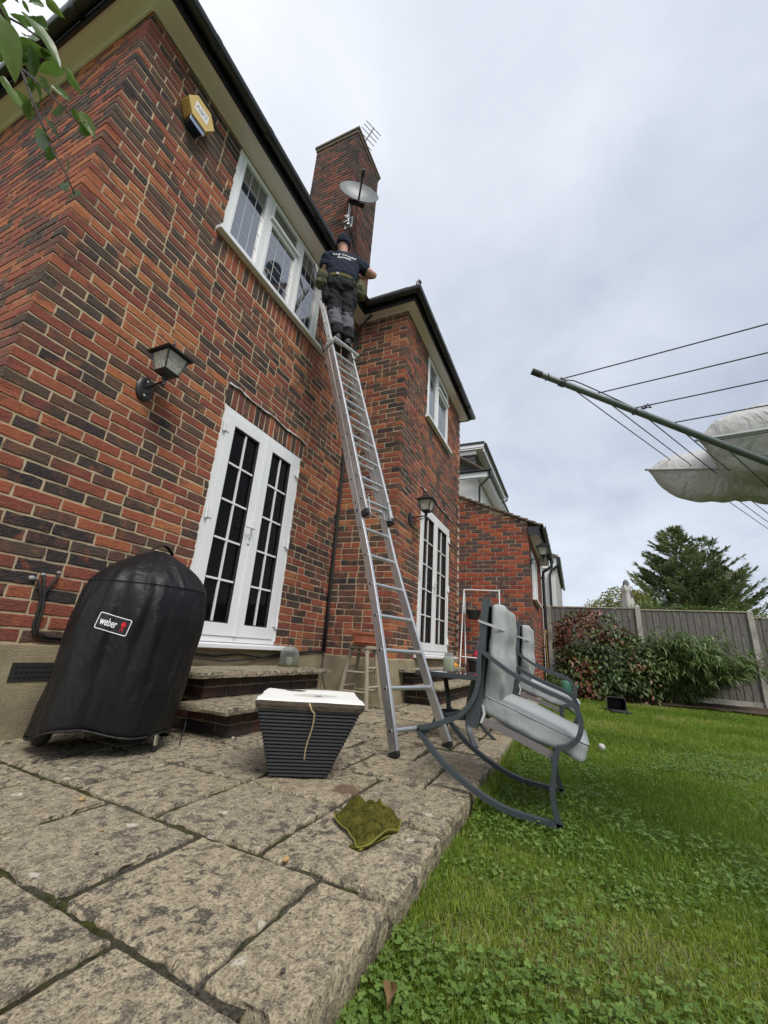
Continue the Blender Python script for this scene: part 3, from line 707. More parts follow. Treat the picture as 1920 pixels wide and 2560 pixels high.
# ragged white filler at the frame edges
rr = random.Random(4)
for (W, uu, z0, z1, s_) in ((WF, u(2.50), -.03, 2.13, -1), (WF, u(2.01), 3.8, 4.99, -1), (WBF, u2(5.68), 0, 2.19, -1), (WBF, u2(7.27), 0, 2.19, 1), (WF, u(3.67), 3.8, 4.99, 1), (WF, u(3.73), 0, 2.13, 1)):
    fl = MB(); n = int((z1-z0)/.03); pv = None
    for k in range(n+1):
        z = z0+(z1-z0)*k/n; wv = .005+abs(noise.noise(V(uu*3, z*9, 1)))*.016 + (.006 if rr.random() < .25 else 0)
        if pv: 
            (za, wa) = pv; fl.add([W.p(uu-s_*.004,za,.003), W.p(uu+s_*wa,za,.002), W.p(uu+s_*wv,z,.002), W.p(uu-s_*.004,z,.003), W.p(uu-s_*.004,za,-.02), W.p(uu+s_*wa,za,-.02), W.p(uu+s_*wv,z,-.02), W.p(uu-s_*.004,z,-.02)], [(0,1,2,3),(1,5,6,2),(4,0,3,7),(0,4,5,1),(3,2,6,7)])
        pv = (z, wv)
    obj('filler_bead', fl, M['foam'], house)
# wavy lead trays above the door lintels
for (W, a, b_, z) in ((WF, u(2.47), u(3.80), 2.372), (WBF, u2(5.6), u2(7.36), 2.436)):
    ld = MB(); n = 60
    def tray(uu, vv, W=W, a=a, b_=b_, z=z):
        q = a+(b_-a)*uu; wv = .012*math.sin(uu*17)+.022*noise.noise(V(q*5, 0, z)); lo = .026+.018*noise.noise(V(q*9, 3, z))
        return W.p(q, z + wv*.5 - lo*vv, (.006 + .010*vv + .010*noise.noise(V(q*12, 8, vv*2))) if vv > 0 else -.012)
    ld.grid(tray, n, 3); o_ = obj('lead_tray', ld, M['lead'], house, recalc=False); s_ = o_.modifiers.new('s', 'SOLIDIFY'); s_.thickness = .004
# ------------------------------------------------------------------ chimney
CX, CY, CW, CT = 4.30, 3.072, .915, 9.27
b = Bricks(5); WCL = Wall((CX, CY, 0), (0,1,0), (-1,0,0)); WCF = Wall((CX, CY, 0), (1,0,0), (0,-1,0)); WCR = Wall((CX+CW, CY, 0), (0,1,0), (1,0,0)); WCB = Wall((CX, CY+CW, 0), (1,0,0), (0,1,0))
dk = lambda p: .12+.25*(p.z-6.5)/3 + clump(p)*.6
for W, st, en in ((WCL, 1, 1), (WCF, 0, 0), (WCR, 1, 1), (WCB, 0, 0)): b.wall(W, CW, 5.2, CT-.02, st, en, bias=dk)
ch = b.build('chimney', M['chimney_brick'], house)
cm = MB(); cm.box(CX+.008, CX+CW-.008, CY+.008, CY+CW-.008, 5.0, CT); obj('mortar_bed', cm, mat_mortar('sooty_mortar', (.20,.16,.12)), ch)
cc = MB(); cc.box(CX-.035, CX+CW+.035, CY-.035, CY+CW+.035, CT-.005, CT+.05); cc.box(CX-.015, CX+CW+.015, CY-.015, CY+CW+.015, CT-.075, CT-.006)
obj('capping', cc, M['tile'], ch, bevel=.008)
# drain channel vent in the plinth and internal corner pipe
vt = MB(); vz0, vz1 = -.305, -.205; W = WF
W.box(vt, u(1.43), u(2.1), vz0, vz1, .016, .022)
for k in range(26):
    for j in range(3):
        uu = u(1.45)+k*.025; z = vz0+.02+j*.028; W.box(vt, uu, uu+.014, z, z+.016, .0225, .026)
obj('vent_grille', vt, M['rubber'], house)
# ================================================================== steps
def slab_piece(mb, x0, x1, y0, y1, z0, z1, seed):
    r = random.Random(seed); nx = max(3, int((x1-x0)/.07)); ny = max(2, int((y1-y0)/.07))
    def jit(i, j, z): return V(x0+(x1-x0)*i/nx + r.uniform(-.004,.004), y0+(y1-y0)*j/ny + r.uniform(-.004,.004), z+r.uniform(-.003,.003))
    top = [[jit(i, j, z1 - (.006 if i in (0,nx) or j in (0,ny) else 0)) for i in range(nx+1)] for j in range(ny+1)]
    b0 = len(mb.v)
    for row in top: mb.v.extend([tuple(p) for p in row])
    for j in range(ny):
        for i in range(nx): a = b0+j*(nx+1)+i; mb.f.append((a, a+1, a+nx+2, a+nx+1)); mb.mi.append(0)
    edge = [(i, 0) for i in range(nx+1)] + [(nx, j) for j in range(1, ny+1)] + [(i, ny) for i in reversed(range(nx))] + [(0, j) for j in reversed(range(1, ny))]
    n = len(edge); e0_ = len(mb.v)
    for (i, j) in edge:
        p = top[j][i]; sx = (.008 if i == 0 else -.008 if i == nx else 0); sy = (.008 if j == 0 else -.008 if j == ny else 0); q = r.uniform(.2, 1.2)
        mb.v.append((p.x-sx*.6+r.uniform(-.004,.004), p.y-sy*.6+r.uniform(-.004,.004), p.z-(z1-z0)*.4)); 
    for (i, j) in edge:
        p = top[j][i]; mb.v.append((p.x+r.uniform(-.004,.006), p.y+r.uniform(-.004,.006), z0))
    for k in range(n):
        k2 = (k+1) % n; a = b0+edge[k][1]*(nx+1)+edge[k][0]; a2 = b0+edge[k2][1]*(nx+1)+edge[k2][0]
        mb.f.append((a2, a, e0_+k, e0_+k2)); mb.f.append((e0_+k2, e0_+k, e0_+n+k, e0_+n+k2)); mb.mi += [0, 0]
def steps(name, label, x0, x1, lows, zs, yw):
    t = thing(name, label, 'steps', ((x0+x1)/2, yw, GZ))
    for (ya, xa, xb, z, seed) in lows:
        br = Bricks(seed); W = Wall((xa+.16, ya+.1, 0), (1,0,0), (0,-1,0)); W2 = Wall((xa+.16, ya+.1, 0), (0,1,0), (-1,0,0)); W3 = Wall((xb-.06, ya+.1, 0), (0,1,0), (1,0,0))
        zb = GZ if z == zs[0] else zs[0]
        br.wall(W, xb-xa-.22, zb, z-.045, 0, 0, bias=lambda p: .42); br.wall(W2, yw-ya-.1, zb, z-.045, 1, None, bias=lambda p: .4); br.wall(W3, yw-ya-.1, zb, z-.045, 1, None, bias=lambda p: .4)
        ris = br.build('riser', M['grimy_brick'], t)
        k_ = MB(); k_.box(xa+.17, xb-.07, ya+.11, yw-.02, zb-.02, z-.044); obj('core', k_, M['plinth'], ris)
        tr = MB(); n = max(2, round((xb-xa)/.46)); st = (xb-xa)/n
        for k in range(n): slab_piece(tr, xa+k*st, xa+(k+1)*st-.008, ya, yw-.02 if z == zs[1] else ya+.42, z-.045, z, seed*10+k)
        o_ = obj('tread', tr, M['slab'], t); face_attr(o_.data, 'slab_rand', np.full((len(o_.data.polygons), 4), .6))
    return t
steps('stone_steps', 'pair of mossy stone steps with brick risers below the near french doors', 2.2, 3.92, [(2.0, 2.2, 3.92, -.41, 31), (2.33, 2.25, 3.98, -.225, 32)], (-.41, -.225), 2.885)
steps('stone_steps', 'pair of stone steps below the far french doors beside the glass table', 5.1, 7.5, [(1.50, 5.15, 7.4, -.385, 33), (1.76, 5.05, 7.5, -.20, 34)], (-.385, -.20), 2.0)
# ================================================================== patio
def edge_y(x): return .452+.017*x + .012*noise.noise(V(x*1.7, 2, 0))
pv, pf, pc = [], [], []
xl = [-1.5, -1.02, -.56, -.10, .355, .815, 1.262, 1.742, 2.2, 2.66, 3.12, 3.59, 4.05, 4.52, 4.98, 5.44, 5.9, 6.37, 6.83, 7.3, 7.76, 8.22]
yj = {6: None}
rowj = {5: [.69, 1.16, 1.65, 2.1], 6: [.93, 1.41, 1.9, 2.36], 7: [.93, 1.41, 1.9, 2.36], 4: [.92, 1.38, 1.84, 2.3], 8: [.71, 1.18, 1.66, 2.14]}
r = random.Random(9)
def sheet(x0, x1, y0f, y1f, seed, gap, tilt):
    """one paving slab; y0f,y1f functions of x; gently uneven top, rounded broken edges"""
    global pv, pf, pc
    rr = random.Random(seed); near = x0 < 2.3; nx = 22 if near else 8; ny = 22 if near else 8
    sh = lambda x, y: x + .045*(y-1.1)
    col = (rr.random(), rr.random(), rr.random(), 1); base = len(pv); zc_ = rr.uniform(-.004, .004)
    def P(i, j):
        s_, t_ = i/nx, j/ny; x = x0+(x1-x0)*s_; y = y0f(x)*(1-t_)+y1f(x)*t_
        ex = min(s_, 1-s_)*(x1-x0); ey = min(t_, 1-t_)*(y1f(x)-y0f(x)); e_ = min(ex, ey)
        g = gap*(1+.7*noise.noise(V(x*9, y*9, seed*.37))+.8*noise.noise(V(x*31, y*31, seed*.7)))
        if i == 0: x += g
        if i == nx: x -= g
        if j == 0: y += g if y0f is not EDGE else g*.3+.01*noise.noise(V(x*14, 1, 7))
        if j == ny: y -= g
        z = GZ + zc_ + tilt[0]*(s_-.5) + tilt[1]*(t_-.5) + .0035*noise.noise(V(x*6, y*14, seed)) + .0035*noise.noise(V(x*25, y*25, seed)) - .003*max(0, 1-e_/.016)*(.6+.8*noise.noise(V(x*18, y*18, seed)))
        if e_ < 1e-6: z -= .006+.006*noise.noise(V(x*24, y*24, 5))
        return (sh(x, y), y, z)
    G = [[P(i, j) for i in range(nx+1)] for j in range(ny+1)]
    for row in G: pv.extend(row)
    for j in range(ny):
        for i in range(nx): a = base+j*(nx+1)+i; pf.append((a, a+1, a+nx+2, a+nx+1)); pc.append(col)
    ed = [(i, 0) for i in range(nx+1)] + [(nx, j) for j in range(1, ny+1)] + [(i, ny) for i in reversed(range(nx))] + [(0, j) for j in reversed(range(1, ny))]
    n = len(ed); b2 = len(pv)
    for lv, (dz, ou) in enumerate(((-.025, .004), (-.075, .0))):
        for (i, j) in ed:
            x, y, z = G[j][i]; ou_ = ou + .008*noise.noise(V(x*30, y*30, lv+seed))
            pv.append((x-(ou_ if i == 0 else -ou_ if i == nx else 0), y-(ou_ if j == 0 else -ou_ if j == ny else 0), z+dz))
    for k in range(n):
        k2 = (k+1) % n; a = base+ed[k][1]*(nx+1)+ed[k][0]; a2 = base+ed[k2][1]*(nx+1)+ed[k2][0]
        pf.append((a2, a, b2+k, b2+k2)); pf.append((b2+k2, b2+k, b2+n+k, b2+n+k2)); pc += [col, col]
EDGE = edge_y
for ri in range(len(xl)-1):
    x0, x1 = xl[ri], xl[ri+1]; ymax = 2.93 if x0 < 4.8 else 2.05
    if x0 >= 7.7: ymax = .67
    if x0 < .9: ymax = 4.2
    js = [j for j in rowj.get(ri, [])]
    y = js[-1] if js else edge_y(x0)+r.choice([.22, .44, .33])
    if not js: js = [y]
    while y < ymax+.1: y += r.choice([.455, .46, .45]); js.append(y)
    yf = [EDGE] + [(lambda x, q=q, k=k: q+.006*noise.noise(V(x*3, k, ri))) for k, q in enumerate(js)]
    for k in range(len(yf)-1):
        gp = .0155 if x0 > 1.2 else .0165
        sheet(x0, x1, yf[k], yf[k+1], ri*40+k, gp, (r.uniform(-.0035,.0035), r.uniform(-.0035,.0035)))
me = bpy.data.meshes.new('patio'); me.from_pydata(pv, [], pf); me.update(); face_attr(me, 'slab_rand', np.array(pc))
patio = link('patio', me, M['slab']); patio['kind'] = 'structure'
jm = MB(); jm.grid(lambda s_, t_: V(-1.6+11*s_, (edge_y(-1.6+11*s_)+.11)*(1-t_) + (4.6)*t_, GZ-.0125+.0055*noise.noise(V(s_*90, t_*34, 0)) + .0045*noise.noise(V(s_*300, t_*120, 3))), 420, 150)
jo = obj('patio_joint_bed', jm, M['joint'], kind='structure', smooth=True)
# ================================================================== lawn and ground
gm = MB()
ylaw = lambda x: edge_y(x)-.02
gm.add([(-40,-60,LZ-.02), (90,-60,LZ-.02), (90,60,LZ-.03), (-40,60,LZ-.03)], [(0,1,2,3)])
def mat_ground():
    t = NT('turf_soil'); n_ = t.noise(40, 6, .7); c = t.mix(n_, (.05,.08,.016), (.12,.165,.035)); c = t.mix(t.ramp(t.noise(1.4, 4), [(.4, 0), (.7, .6)]), c, (.14,.19,.04))
    return t.out(c, .95, 0, t.bump(n_, .8, .02), .1)
M['turf'] = mat_ground(); obj('lawn_ground', gm, M['turf'], kind='structure')
# narrow soil strip under the shrubs along the fence
sb = MB(); sb.grid(lambda s_, t_: V(10.05+.35*noise.noise(V(t_*6, 0, 0))*(1-s_)+1.05*s_, -6+6.6*t_, LZ+.03+.05*s_+.02*noise.noise(V(s_*6, t_*30, 0))), 8, 40)
obj('soil_bed', sb, M['soil'], kind='structure', smooth=True)
M['grass'] = mat_leafy('grass_blade', [(0, (.13,.225,.022)), (.35, (.205,.335,.036)), (.7, (.33,.43,.06)), (.88, (.43,.48,.10)), (.96, (.50,.47,.21)), (1, (.52,.46,.28))], .55, .5, 'leaf_rand', .25)
M['clover'] = mat_leafy('clover_leaf', [(0, (.11,.20,.035)), (.6, (.18,.30,.06)), (1, (.27,.39,.10))], .5, .35, 'leaf_rand', .3)
def patchn(x, y, s=1.0): 
    return np.array([noise.noise(V(a*s, b_*s, 1.7)) for a, b_ in zip(x, y)])
def grass_block(n, xr, yr, hmean, wid, seed, keep=None):
    g = np.random.default_rng(seed); x = g.uniform(*xr, n); y = g.uniform(*yr, n)
    k = (y < .452+.017*x-.012) & (x < 10.6)
    if keep is not None: k &= keep(x, y)
    x, y = x[k], y[k]; n = len(x)
    # distance fall-off keeps the count sane; coarse noise by grid lookup
    gx = np.floor(x*5).astype(int); gy = np.floor(y*5).astype(int)
    uq, inv = np.unique(np.stack([gx, gy], 1), axis=0, return_inverse=True); inv = inv.ravel()
    pn = np.array([noise.noise(V(a*.2*1.1, b_*.2*1.1, 4)) + .5*noise.noise(V(a*.2*3, b_*.2*3, 9)) for a, b_ in uq])[inv]
    tall = np.array([max(0, noise.noise(V(a*.2*2.1, b_*.2*2.1, 30))) for a, b_ in uq])[inv]
    h = hmean*g.uniform(.45, 1.25, n)*(1+.9*tall)
    az = g.uniform(0, 2*np.pi, n); lean = g.uniform(.1, 1.0, n)**1.2
    dx, dy = np.cos(az), np.sin(az); fa_ = az + np.pi/2 + g.uniform(-.6, .6, n); wx, wy = np.cos(fa_), np.sin(fa_)
    w_ = wid*g.uniform(.6, 1.3, n)
    b_ = np.stack([x, y, np.full(n, LZ-.015)], 1)
    mid = b_ + np.stack([dx*lean*h*.35, dy*lean*h*.35, h*.62], 1); tip = b_ + np.stack([dx*lean*h*.95, dy*lean*h*.95, h*(1-.35*lean)], 1)
    W_ = np.stack([wx*w_, wy*w_, np.zeros(n)], 1)
    vs = np.stack([b_-W_*.5, b_+W_*.5, mid+W_*.45, mid-W_*.45, tip+W_*.06, tip-W_*.06], 1).reshape(-1, 3)
    i = np.arange(n)[:, None]*6
    fs = np.concatenate([i+np.array([[0,1,2,3]]), i+np.array([[3,2,4,5]])], 1).reshape(-1, 4)
    rnd = np.clip(.44 + .5*pn + g.normal(0, .16, n) + (g.random(n) < .05)*.45, 0, 1)
    return vs, fs, np.repeat(rnd, 2)
blocks = [grass_block(170000, (.35, 1.9), (-1.3, .52), .032, .0028, 1), grass_block(130000, (1.6, 4.2), (-2.9, .58), .028, .0032, 2),
          grass_block(80000, (4.0, 7.0), (-4.2, .68), .032, .0052, 3), grass_block(70000, (6.8, 10.5), (-6.5, .8), .036, .008, 4),
          grass_block(30000, (-2.5, .6), (-2.6, .40), .03, .005, 6), grass_block(30000, (.3, 9), (-9, -3), .034, .011, 8, lambda x, y: y < -1.2-.55*x)]
# longer uncut fringe against the paving edge
g = np.random.default_rng(5); 
def fringe(n, seed):
    g = np.random.default_rng(seed); x = g.uniform(.3, 8.2, n)**1.0; y = .452+.017*x - np.abs(g.normal(.0, .035, n)) - .004
    h = g.uniform(.025, .075, n)*(.6+.9*(x > 2.2)); az = g.uniform(-np.pi*.9, np.pi*.1, n); ln = g.uniform(.2, .9, n)
    b_ = np.stack([x, y, np.full(n, LZ-.01)], 1); dx, dy = np.cos(az), np.sin(az)
    mid = b_+np.stack([dx*ln*h*.3, dy*ln*h*.3, h*.6], 1); tip = b_+np.stack([dx*ln*h*.9, dy*ln*h*.9, h*(1-.3*ln)], 1)
    W_ = np.stack([-dy*.0042, dx*.0042, np.zeros(n)], 1)
    vs = np.stack([b_-W_*.5, b_+W_*.5, mid+W_*.45, mid-W_*.45, tip+W_*.06, tip-W_*.06], 1).reshape(-1, 3); i = np.arange(n)[:, None]*6
    fs = np.concatenate([i+np.array([[0,1,2,3]]), i+np.array([[3,2,4,5]])], 1).reshape(-1, 4)
    return vs, fs, np.repeat(np.clip(g.normal(.45, .25, n), 0, 1), 2)
blocks.append(fringe(5500, 15))
vs, fs, rs, o_ = [], [], [], 0
for a, b_, c in blocks: vs.append(a); fs.append(b_+o_); rs.append(c); o_ += len(a)
go = np_mesh('grass', np.concatenate(vs), np.concatenate(fs), M['grass'], None, {'leaf_rand': np.concatenate(rs)})
tag(go, 'short mown green lawn grass beside the stone paving', 'grass', kind='stuff')
# clover: three round leaflets per stalk
def clover(n, seed):
    g = np.random.default_rng(seed); x = g.uniform(.35, 1, n)*1.0; x = .4 + 4.6*g.random(n)**1.6; y = g.uniform(-2.6, .5, n)
    k = (y < .437+.017*x); x, y = x[k], y[k]
    d = np.array([noise.noise(V(a*1.3, b_*1.3, 12)) + .35*noise.noise(V(a*4, b_*4, 2)) for a, b_ in zip(x, y)]); k = d > .05 - .18*(x < 1.3) + g.normal(0, .12, len(x)); x, y = x[k], y[k]; n = len(x)
    h = LZ + g.uniform(.006, .030, n); V_, F_, C_ = [], [], []
    rot = g.uniform(0, 6.28, n); sz = g.uniform(.0024, .0050, n); tx, ty = g.normal(0, .3, n), g.normal(0, .3, n); base = 0; cr_ = np.clip(g.normal(.45, .25, n), 0, 1)
    ang = np.linspace(0, 2*np.pi, 7)[:-1]
    for k3 in range(3):
        a = rot + k3*2.094; cx_, cy_ = x+np.cos(a)*sz*1.05, y+np.sin(a)*sz*1.05
        px = cx_[:, None] + sz[:, None]*np.cos(ang + 0)[None]; py = cy_[:, None] + sz[:, None]*np.sin(ang)[None]
        pz = h[:, None] + (px-x[:, None])*tx[:, None] + (py-y[:, None])*ty[:, None]
        V_.append(np.stack([px, py, pz], 2).reshape(-1, 3)); F_.append(np.arange(n*6).reshape(n, 6)+base); base += n*6; C_.append(cr_)
    return np.concatenate(V_), np.concatenate(F_), np.concatenate(C_)
cv, cf_, cc_ = clover(80000, 21)
clo = np_mesh('clover', cv, cf_, M['clover'], None, {'leaf_rand': cc_}); tag(clo, 'low patches of round clover leaves growing through the lawn', 'clover', kind='stuff')
# ================================================================== leaves
def leaf_arrays(P, D, N, L, Wd, fold=.25, droop=.15):
    """P base, D direction, N normal (n,3); kite leaves folded on the midrib, 4 triangles each"""
    P, D, N = map(np.asarray, (P, D, N)); n = len(P); L = np.broadcast_to(L, n)[:, None]; Wd = np.broadcast_to(Wd, n)[:, None]
    D = D/np.linalg.norm(D, axis=1, keepdims=True); S = np.cross(D, N); S /= (np.linalg.norm(S, axis=1, keepdims=True)+1e-9); N = np.cross(S, D)
    m = P + D*L*.42 + N*L*droop*.3; a = m + S*Wd*.5 + N*Wd*fold; b_ = m - S*Wd*.5 + N*Wd*fold
    m2 = P + D*L*.72 + N*L*droop*.1; c = m2 + S*Wd*.34 + N*Wd*fold*.7; d = m2 - S*Wd*.34 + N*Wd*fold*.7; t = P + D*L - N*L*droop
    vs = np.stack([P, a, m, b_, c, m2, d, t], 1).reshape(-1, 3); i = np.arange(n)[:, None]*8
    tri = np.array([[0,1,2],[0,2,3],[1,4,5],[1,5,2],[2,5,6],[2,6,3],[4,7,5],[5,7,6]])
    return vs, (i[:, :, None]+tri[None]).reshape(-1, 3)
def leaves(name, P, D, N, L, Wd, rnd, mat, parent=None, fold=.25, droop=.15):
    vs, fs = leaf_arrays(P, D, N, L, Wd, fold, droop)
    if parent is not None: vs = vs - np.array(root_loc(parent))
    return np_mesh(name, vs, fs, mat, parent, {'leaf_rand': np.repeat(np.asarray(rnd), 8)}, True)
def unit(n, g): v = g.normal(0, 1, (n, 3)); return v/np.linalg.norm(v, axis=1, keepdims=True)
# ------------------------------------------------------------------ fence
M['hydrangea'] = mat_leafy('russet_shrub_leaf', [(0, (.05,.095,.022)), (.32, (.10,.165,.04)), (.48, (.15,.14,.045)), (.6, (.21,.095,.05)), (.85, (.27,.075,.055)), (1, (.36,.17,.12))], .5, .15)
M['bamboo'] = mat_leafy('bamboo_leaf', [(0, (.06,.11,.022)), (.5, (.13,.205,.05)), (.85, (.21,.29,.085)), (1, (.36,.36,.14))], .45, .25)
M['conifer'] = mat_leafy('conifer_spray', [(0, (.10,.14,.06)), (.55, (.205,.255,.10)), (1, (.33,.37,.15))], .7, .3)
M['golden'] = mat_leafy('golden_hedge_leaf', [(0, (.10,.13,.025)), (.6, (.24,.25,.05)), (1, (.40,.36,.09))], .6, .25)
M['darkleaf'] = mat_leafy('dark_tree_leaf', [(0, (.03,.06,.02)), (1, (.10,.15,.045))], .6, .1)
fx = 11.2
posts = [.55, -1.345, -3.36, -5.40, -7.45, -9.5]
tops = [1.29, 1.262, 1.25, 1.13, 1.12, 1.1]
fence = thing('garden_fence', 'grey weathered closeboard fence with pale concrete posts across the end of the garden', 'fence', (fx, -2.4, LZ))
for k in range(5):
    y1, y0 = posts[k]-.055, posts[k+1]+.055; zt = [1.285, 1.255, 1.145, 1.13, 1.11][k]
    n = 15; st = (y1-y0)/n; r = random.Random(k+3); bv = MB(); cols = []
    for i in range(n):
        a = y0+i*st; dz = r.uniform(-.012, .004); tk = .017
        bv.hexa([(fx-.012-tk*.2,a,LZ+.17), (fx-.012-tk,a+st*1.18,LZ+.17), (fx-.006,a+st*1.18,LZ+.17), (fx-.006,a,LZ+.17), (fx-.012-tk*.2,a,zt-.03+dz), (fx-.012-tk,a+st*1.18,zt-.03+dz), (fx-.006,a+st*1.18,zt-.03+dz), (fx-.006,a,zt-.03+dz)]); cols += [r.random()]*6
    t = obj('fence_panel', bv, M['fence'], fence, recalc=False); face_attr(t.data, 'board_rand', np.array(cols))
    cp = MB(); cp.box(fx-.04, fx+.025, y0, y1, zt-.03, zt-.005); obj('capping_rail', cp, M['oldwood'], t)
    rl = MB(); [rl.box(fx-.005, fx+.03, y0, y1, z, z+.07) for z in (LZ+.4, LZ+1.0, zt-.25)]; obj('rear_rail', rl, M['fence'], t)
    gb = MB(); gb.box(fx-.03, fx+.012, y0, y1, LZ-.02, LZ+.165); gb.box(fx-.038, fx-.03, y0+.03, y1-.03, LZ+.02, LZ+.085); obj('gravel_board', gb, M['concrete'], t, bevel=.006)
for k, y in enumerate(posts[:5]):
    zt = [1.31, 1.345, 1.275, 1.2, 1.15][k]
    pm = MB(); pm.box(fx-.065, fx+.04, y-.05, y+.05, LZ-.05, zt-.045)
    pm.hexa([(fx-.065,y-.05,zt-.045), (fx+.04,y-.05,zt-.045), (fx+.04,y+.05,zt-.045), (fx-.065,y+.05,zt-.045), (fx-.03,y-.02,zt), (fx+.01,y-.02,zt), (fx+.01,y+.02,zt), (fx-.03,y+.02,zt)])
    obj('fence_post', pm, M['concrete'], fence, bevel=.006)
# ------------------------------------------------------------------ shrub
def shrub():
    g = np.random.default_rng(3); t = thing('shrub', 'rounded shrub with green and rusty red leaves in front of the fence', 'shrub', (10.35, -.5, LZ))
    lobes = [((10.35,-.35,.25), (.55,.75,.85)), ((10.25,-.85,.02), (.5,.62,.62)), ((10.2,.02,-.2), (.5,.42,.45)), ((10.1,-.45,-.35), (.5,.7,.35)), ((10.4,-.1,.52), (.4,.5,.5)), ((10.1,-1.15,-.22), (.4,.35,.4))]
    P, D, N, C = [], [], [], []
    for (c, rr_) in lobes:
        n = int(1050*rr_[1]*rr_[2]/.4); u_ = unit(n, g); u_ = u_[(u_[:, 0] < .55)]; n = len(u_); rad = 1-.42*g.random(n)**2.0
        rad *= np.array([1+.22*noise.noise(V(*(q*2.4+np.array(c)))) for q in u_])
        p = np.array(c) + u_*np.array(rr_)*rad[:, None]; k = p[:, 2] > LZ+.03; p, u_ = p[k], u_[k]
        d = u_*.7 + unit(len(p), g)*.7 + np.array([0,0,-.5]); P.append(p); D.append(d); N.append(u_ + np.array([0,0,.9]) + unit(len(p), g)*.5)
        cl = np.array([noise.noise(V(*(q*2.2)))+.5*noise.noise(V(*(q*6))) for q in p]); top = np.clip((p[:, 2]-.3)*.25, -.1, .25)
        C.append(np.clip(.42 + cl*.75 + top + g.normal(0, .15, len(p)), 0, 1))
    P, D, N, C = map(np.concatenate, (P, D, N, C))
    leaves('foliage', P, D, N, g.uniform(.075, .145, len(P)), g.uniform(.045, .08, len(P)), C, M['hydrangea'], t)
    st = MB(); r = random.Random(2)
    for k in range(46):
        a = V(10.3+r.uniform(-.3,.25), -.45+r.uniform(-.5,.5), LZ); b_ = V(10.25+r.uniform(-.5,.4), -.4+r.uniform(-.95,.75), r.uniform(-.1,.85)); m_ = a.lerp(b_, .5)+V(r.uniform(-.06,.06), r.uniform(-.06,.06), .05)
        st.tube([a, m_, b_], [.009,.007,.004], 5)
    obj('stems', st, M['bark'], t)
shrub()
def bamboo():
    g = np.random.default_rng(8); r = random.Random(8); t = thing('bamboo_clump', 'arching bamboo clump with long narrow leaves spilling across the fence', 'bamboo', (10.75, -1.75, LZ))
    P, D, N, C, L, Wd = [], [], [], [], [], []; st = MB()
    for k in range(120):
        a = V(10.75+r.uniform(-.2,.2), -1.65+r.uniform(-.55,.5), LZ); side = r.uniform(-1.0, 1.0) - .25
        ht = r.uniform(.9, 1.95)*(1-.22*abs(side)) + (.35 if k % 7 == 0 else 0); out = r.uniform(.1, .75); dy_ = side*r.uniform(.4, 1.1)-.16
        if k % 9 == 4: dy_ = -r.uniform(.8, 1.25); ht = r.uniform(.9, 1.3)
        pts = []
        for s_ in np.linspace(0, 1, 9): pts.append(V(a.x - out*s_**1.8, a.y + dy_*s_**1.5, a.z + ht*(s_ - .28*s_**3)))
        st.tube(pts, np.linspace(.007, .0022, 9), 5)
        for i in range(2, 9):
            for q in range(r.randint(2, 4)):
                p = pts[i] + V(r.uniform(-.03,.03), r.uniform(-.03,.03), r.uniform(-.04,.02)); tw = V(r.uniform(-1,.5), r.uniform(-1,1)+dy_*.5, r.uniform(-.2,.5)).normalized()*r.uniform(.05,.16); e_ = p+tw
                st.tube([p, e_], [.0022,.0012], 4, cap=False)
                for z in range(r.randint(3, 6)):
                    d = (tw.normalized() + V(r.gauss(0,.5), r.gauss(0,.5), r.gauss(-.45,.3)))
                    P.append(e_ - tw*r.random()*.5); D.append(d); N.append(V(r.gauss(0,.4), r.gauss(0,.4), 1)); C.append(min(1, max(0, r.gauss(.45,.22)))); L.append(r.uniform(.13,.26)); Wd.append(r.uniform(.016,.029))
    leaves('foliage', np.array([tuple(q) for q in P]), np.array([tuple(q) for q in D]), np.array([tuple(q) for q in N]), np.array(L), np.array(Wd), np.array(C), M['bamboo'], t, .12, .3)
    obj('canes', st, plain('bamboo_cane', (.12,.13,.045), .5), t)
bamboo()
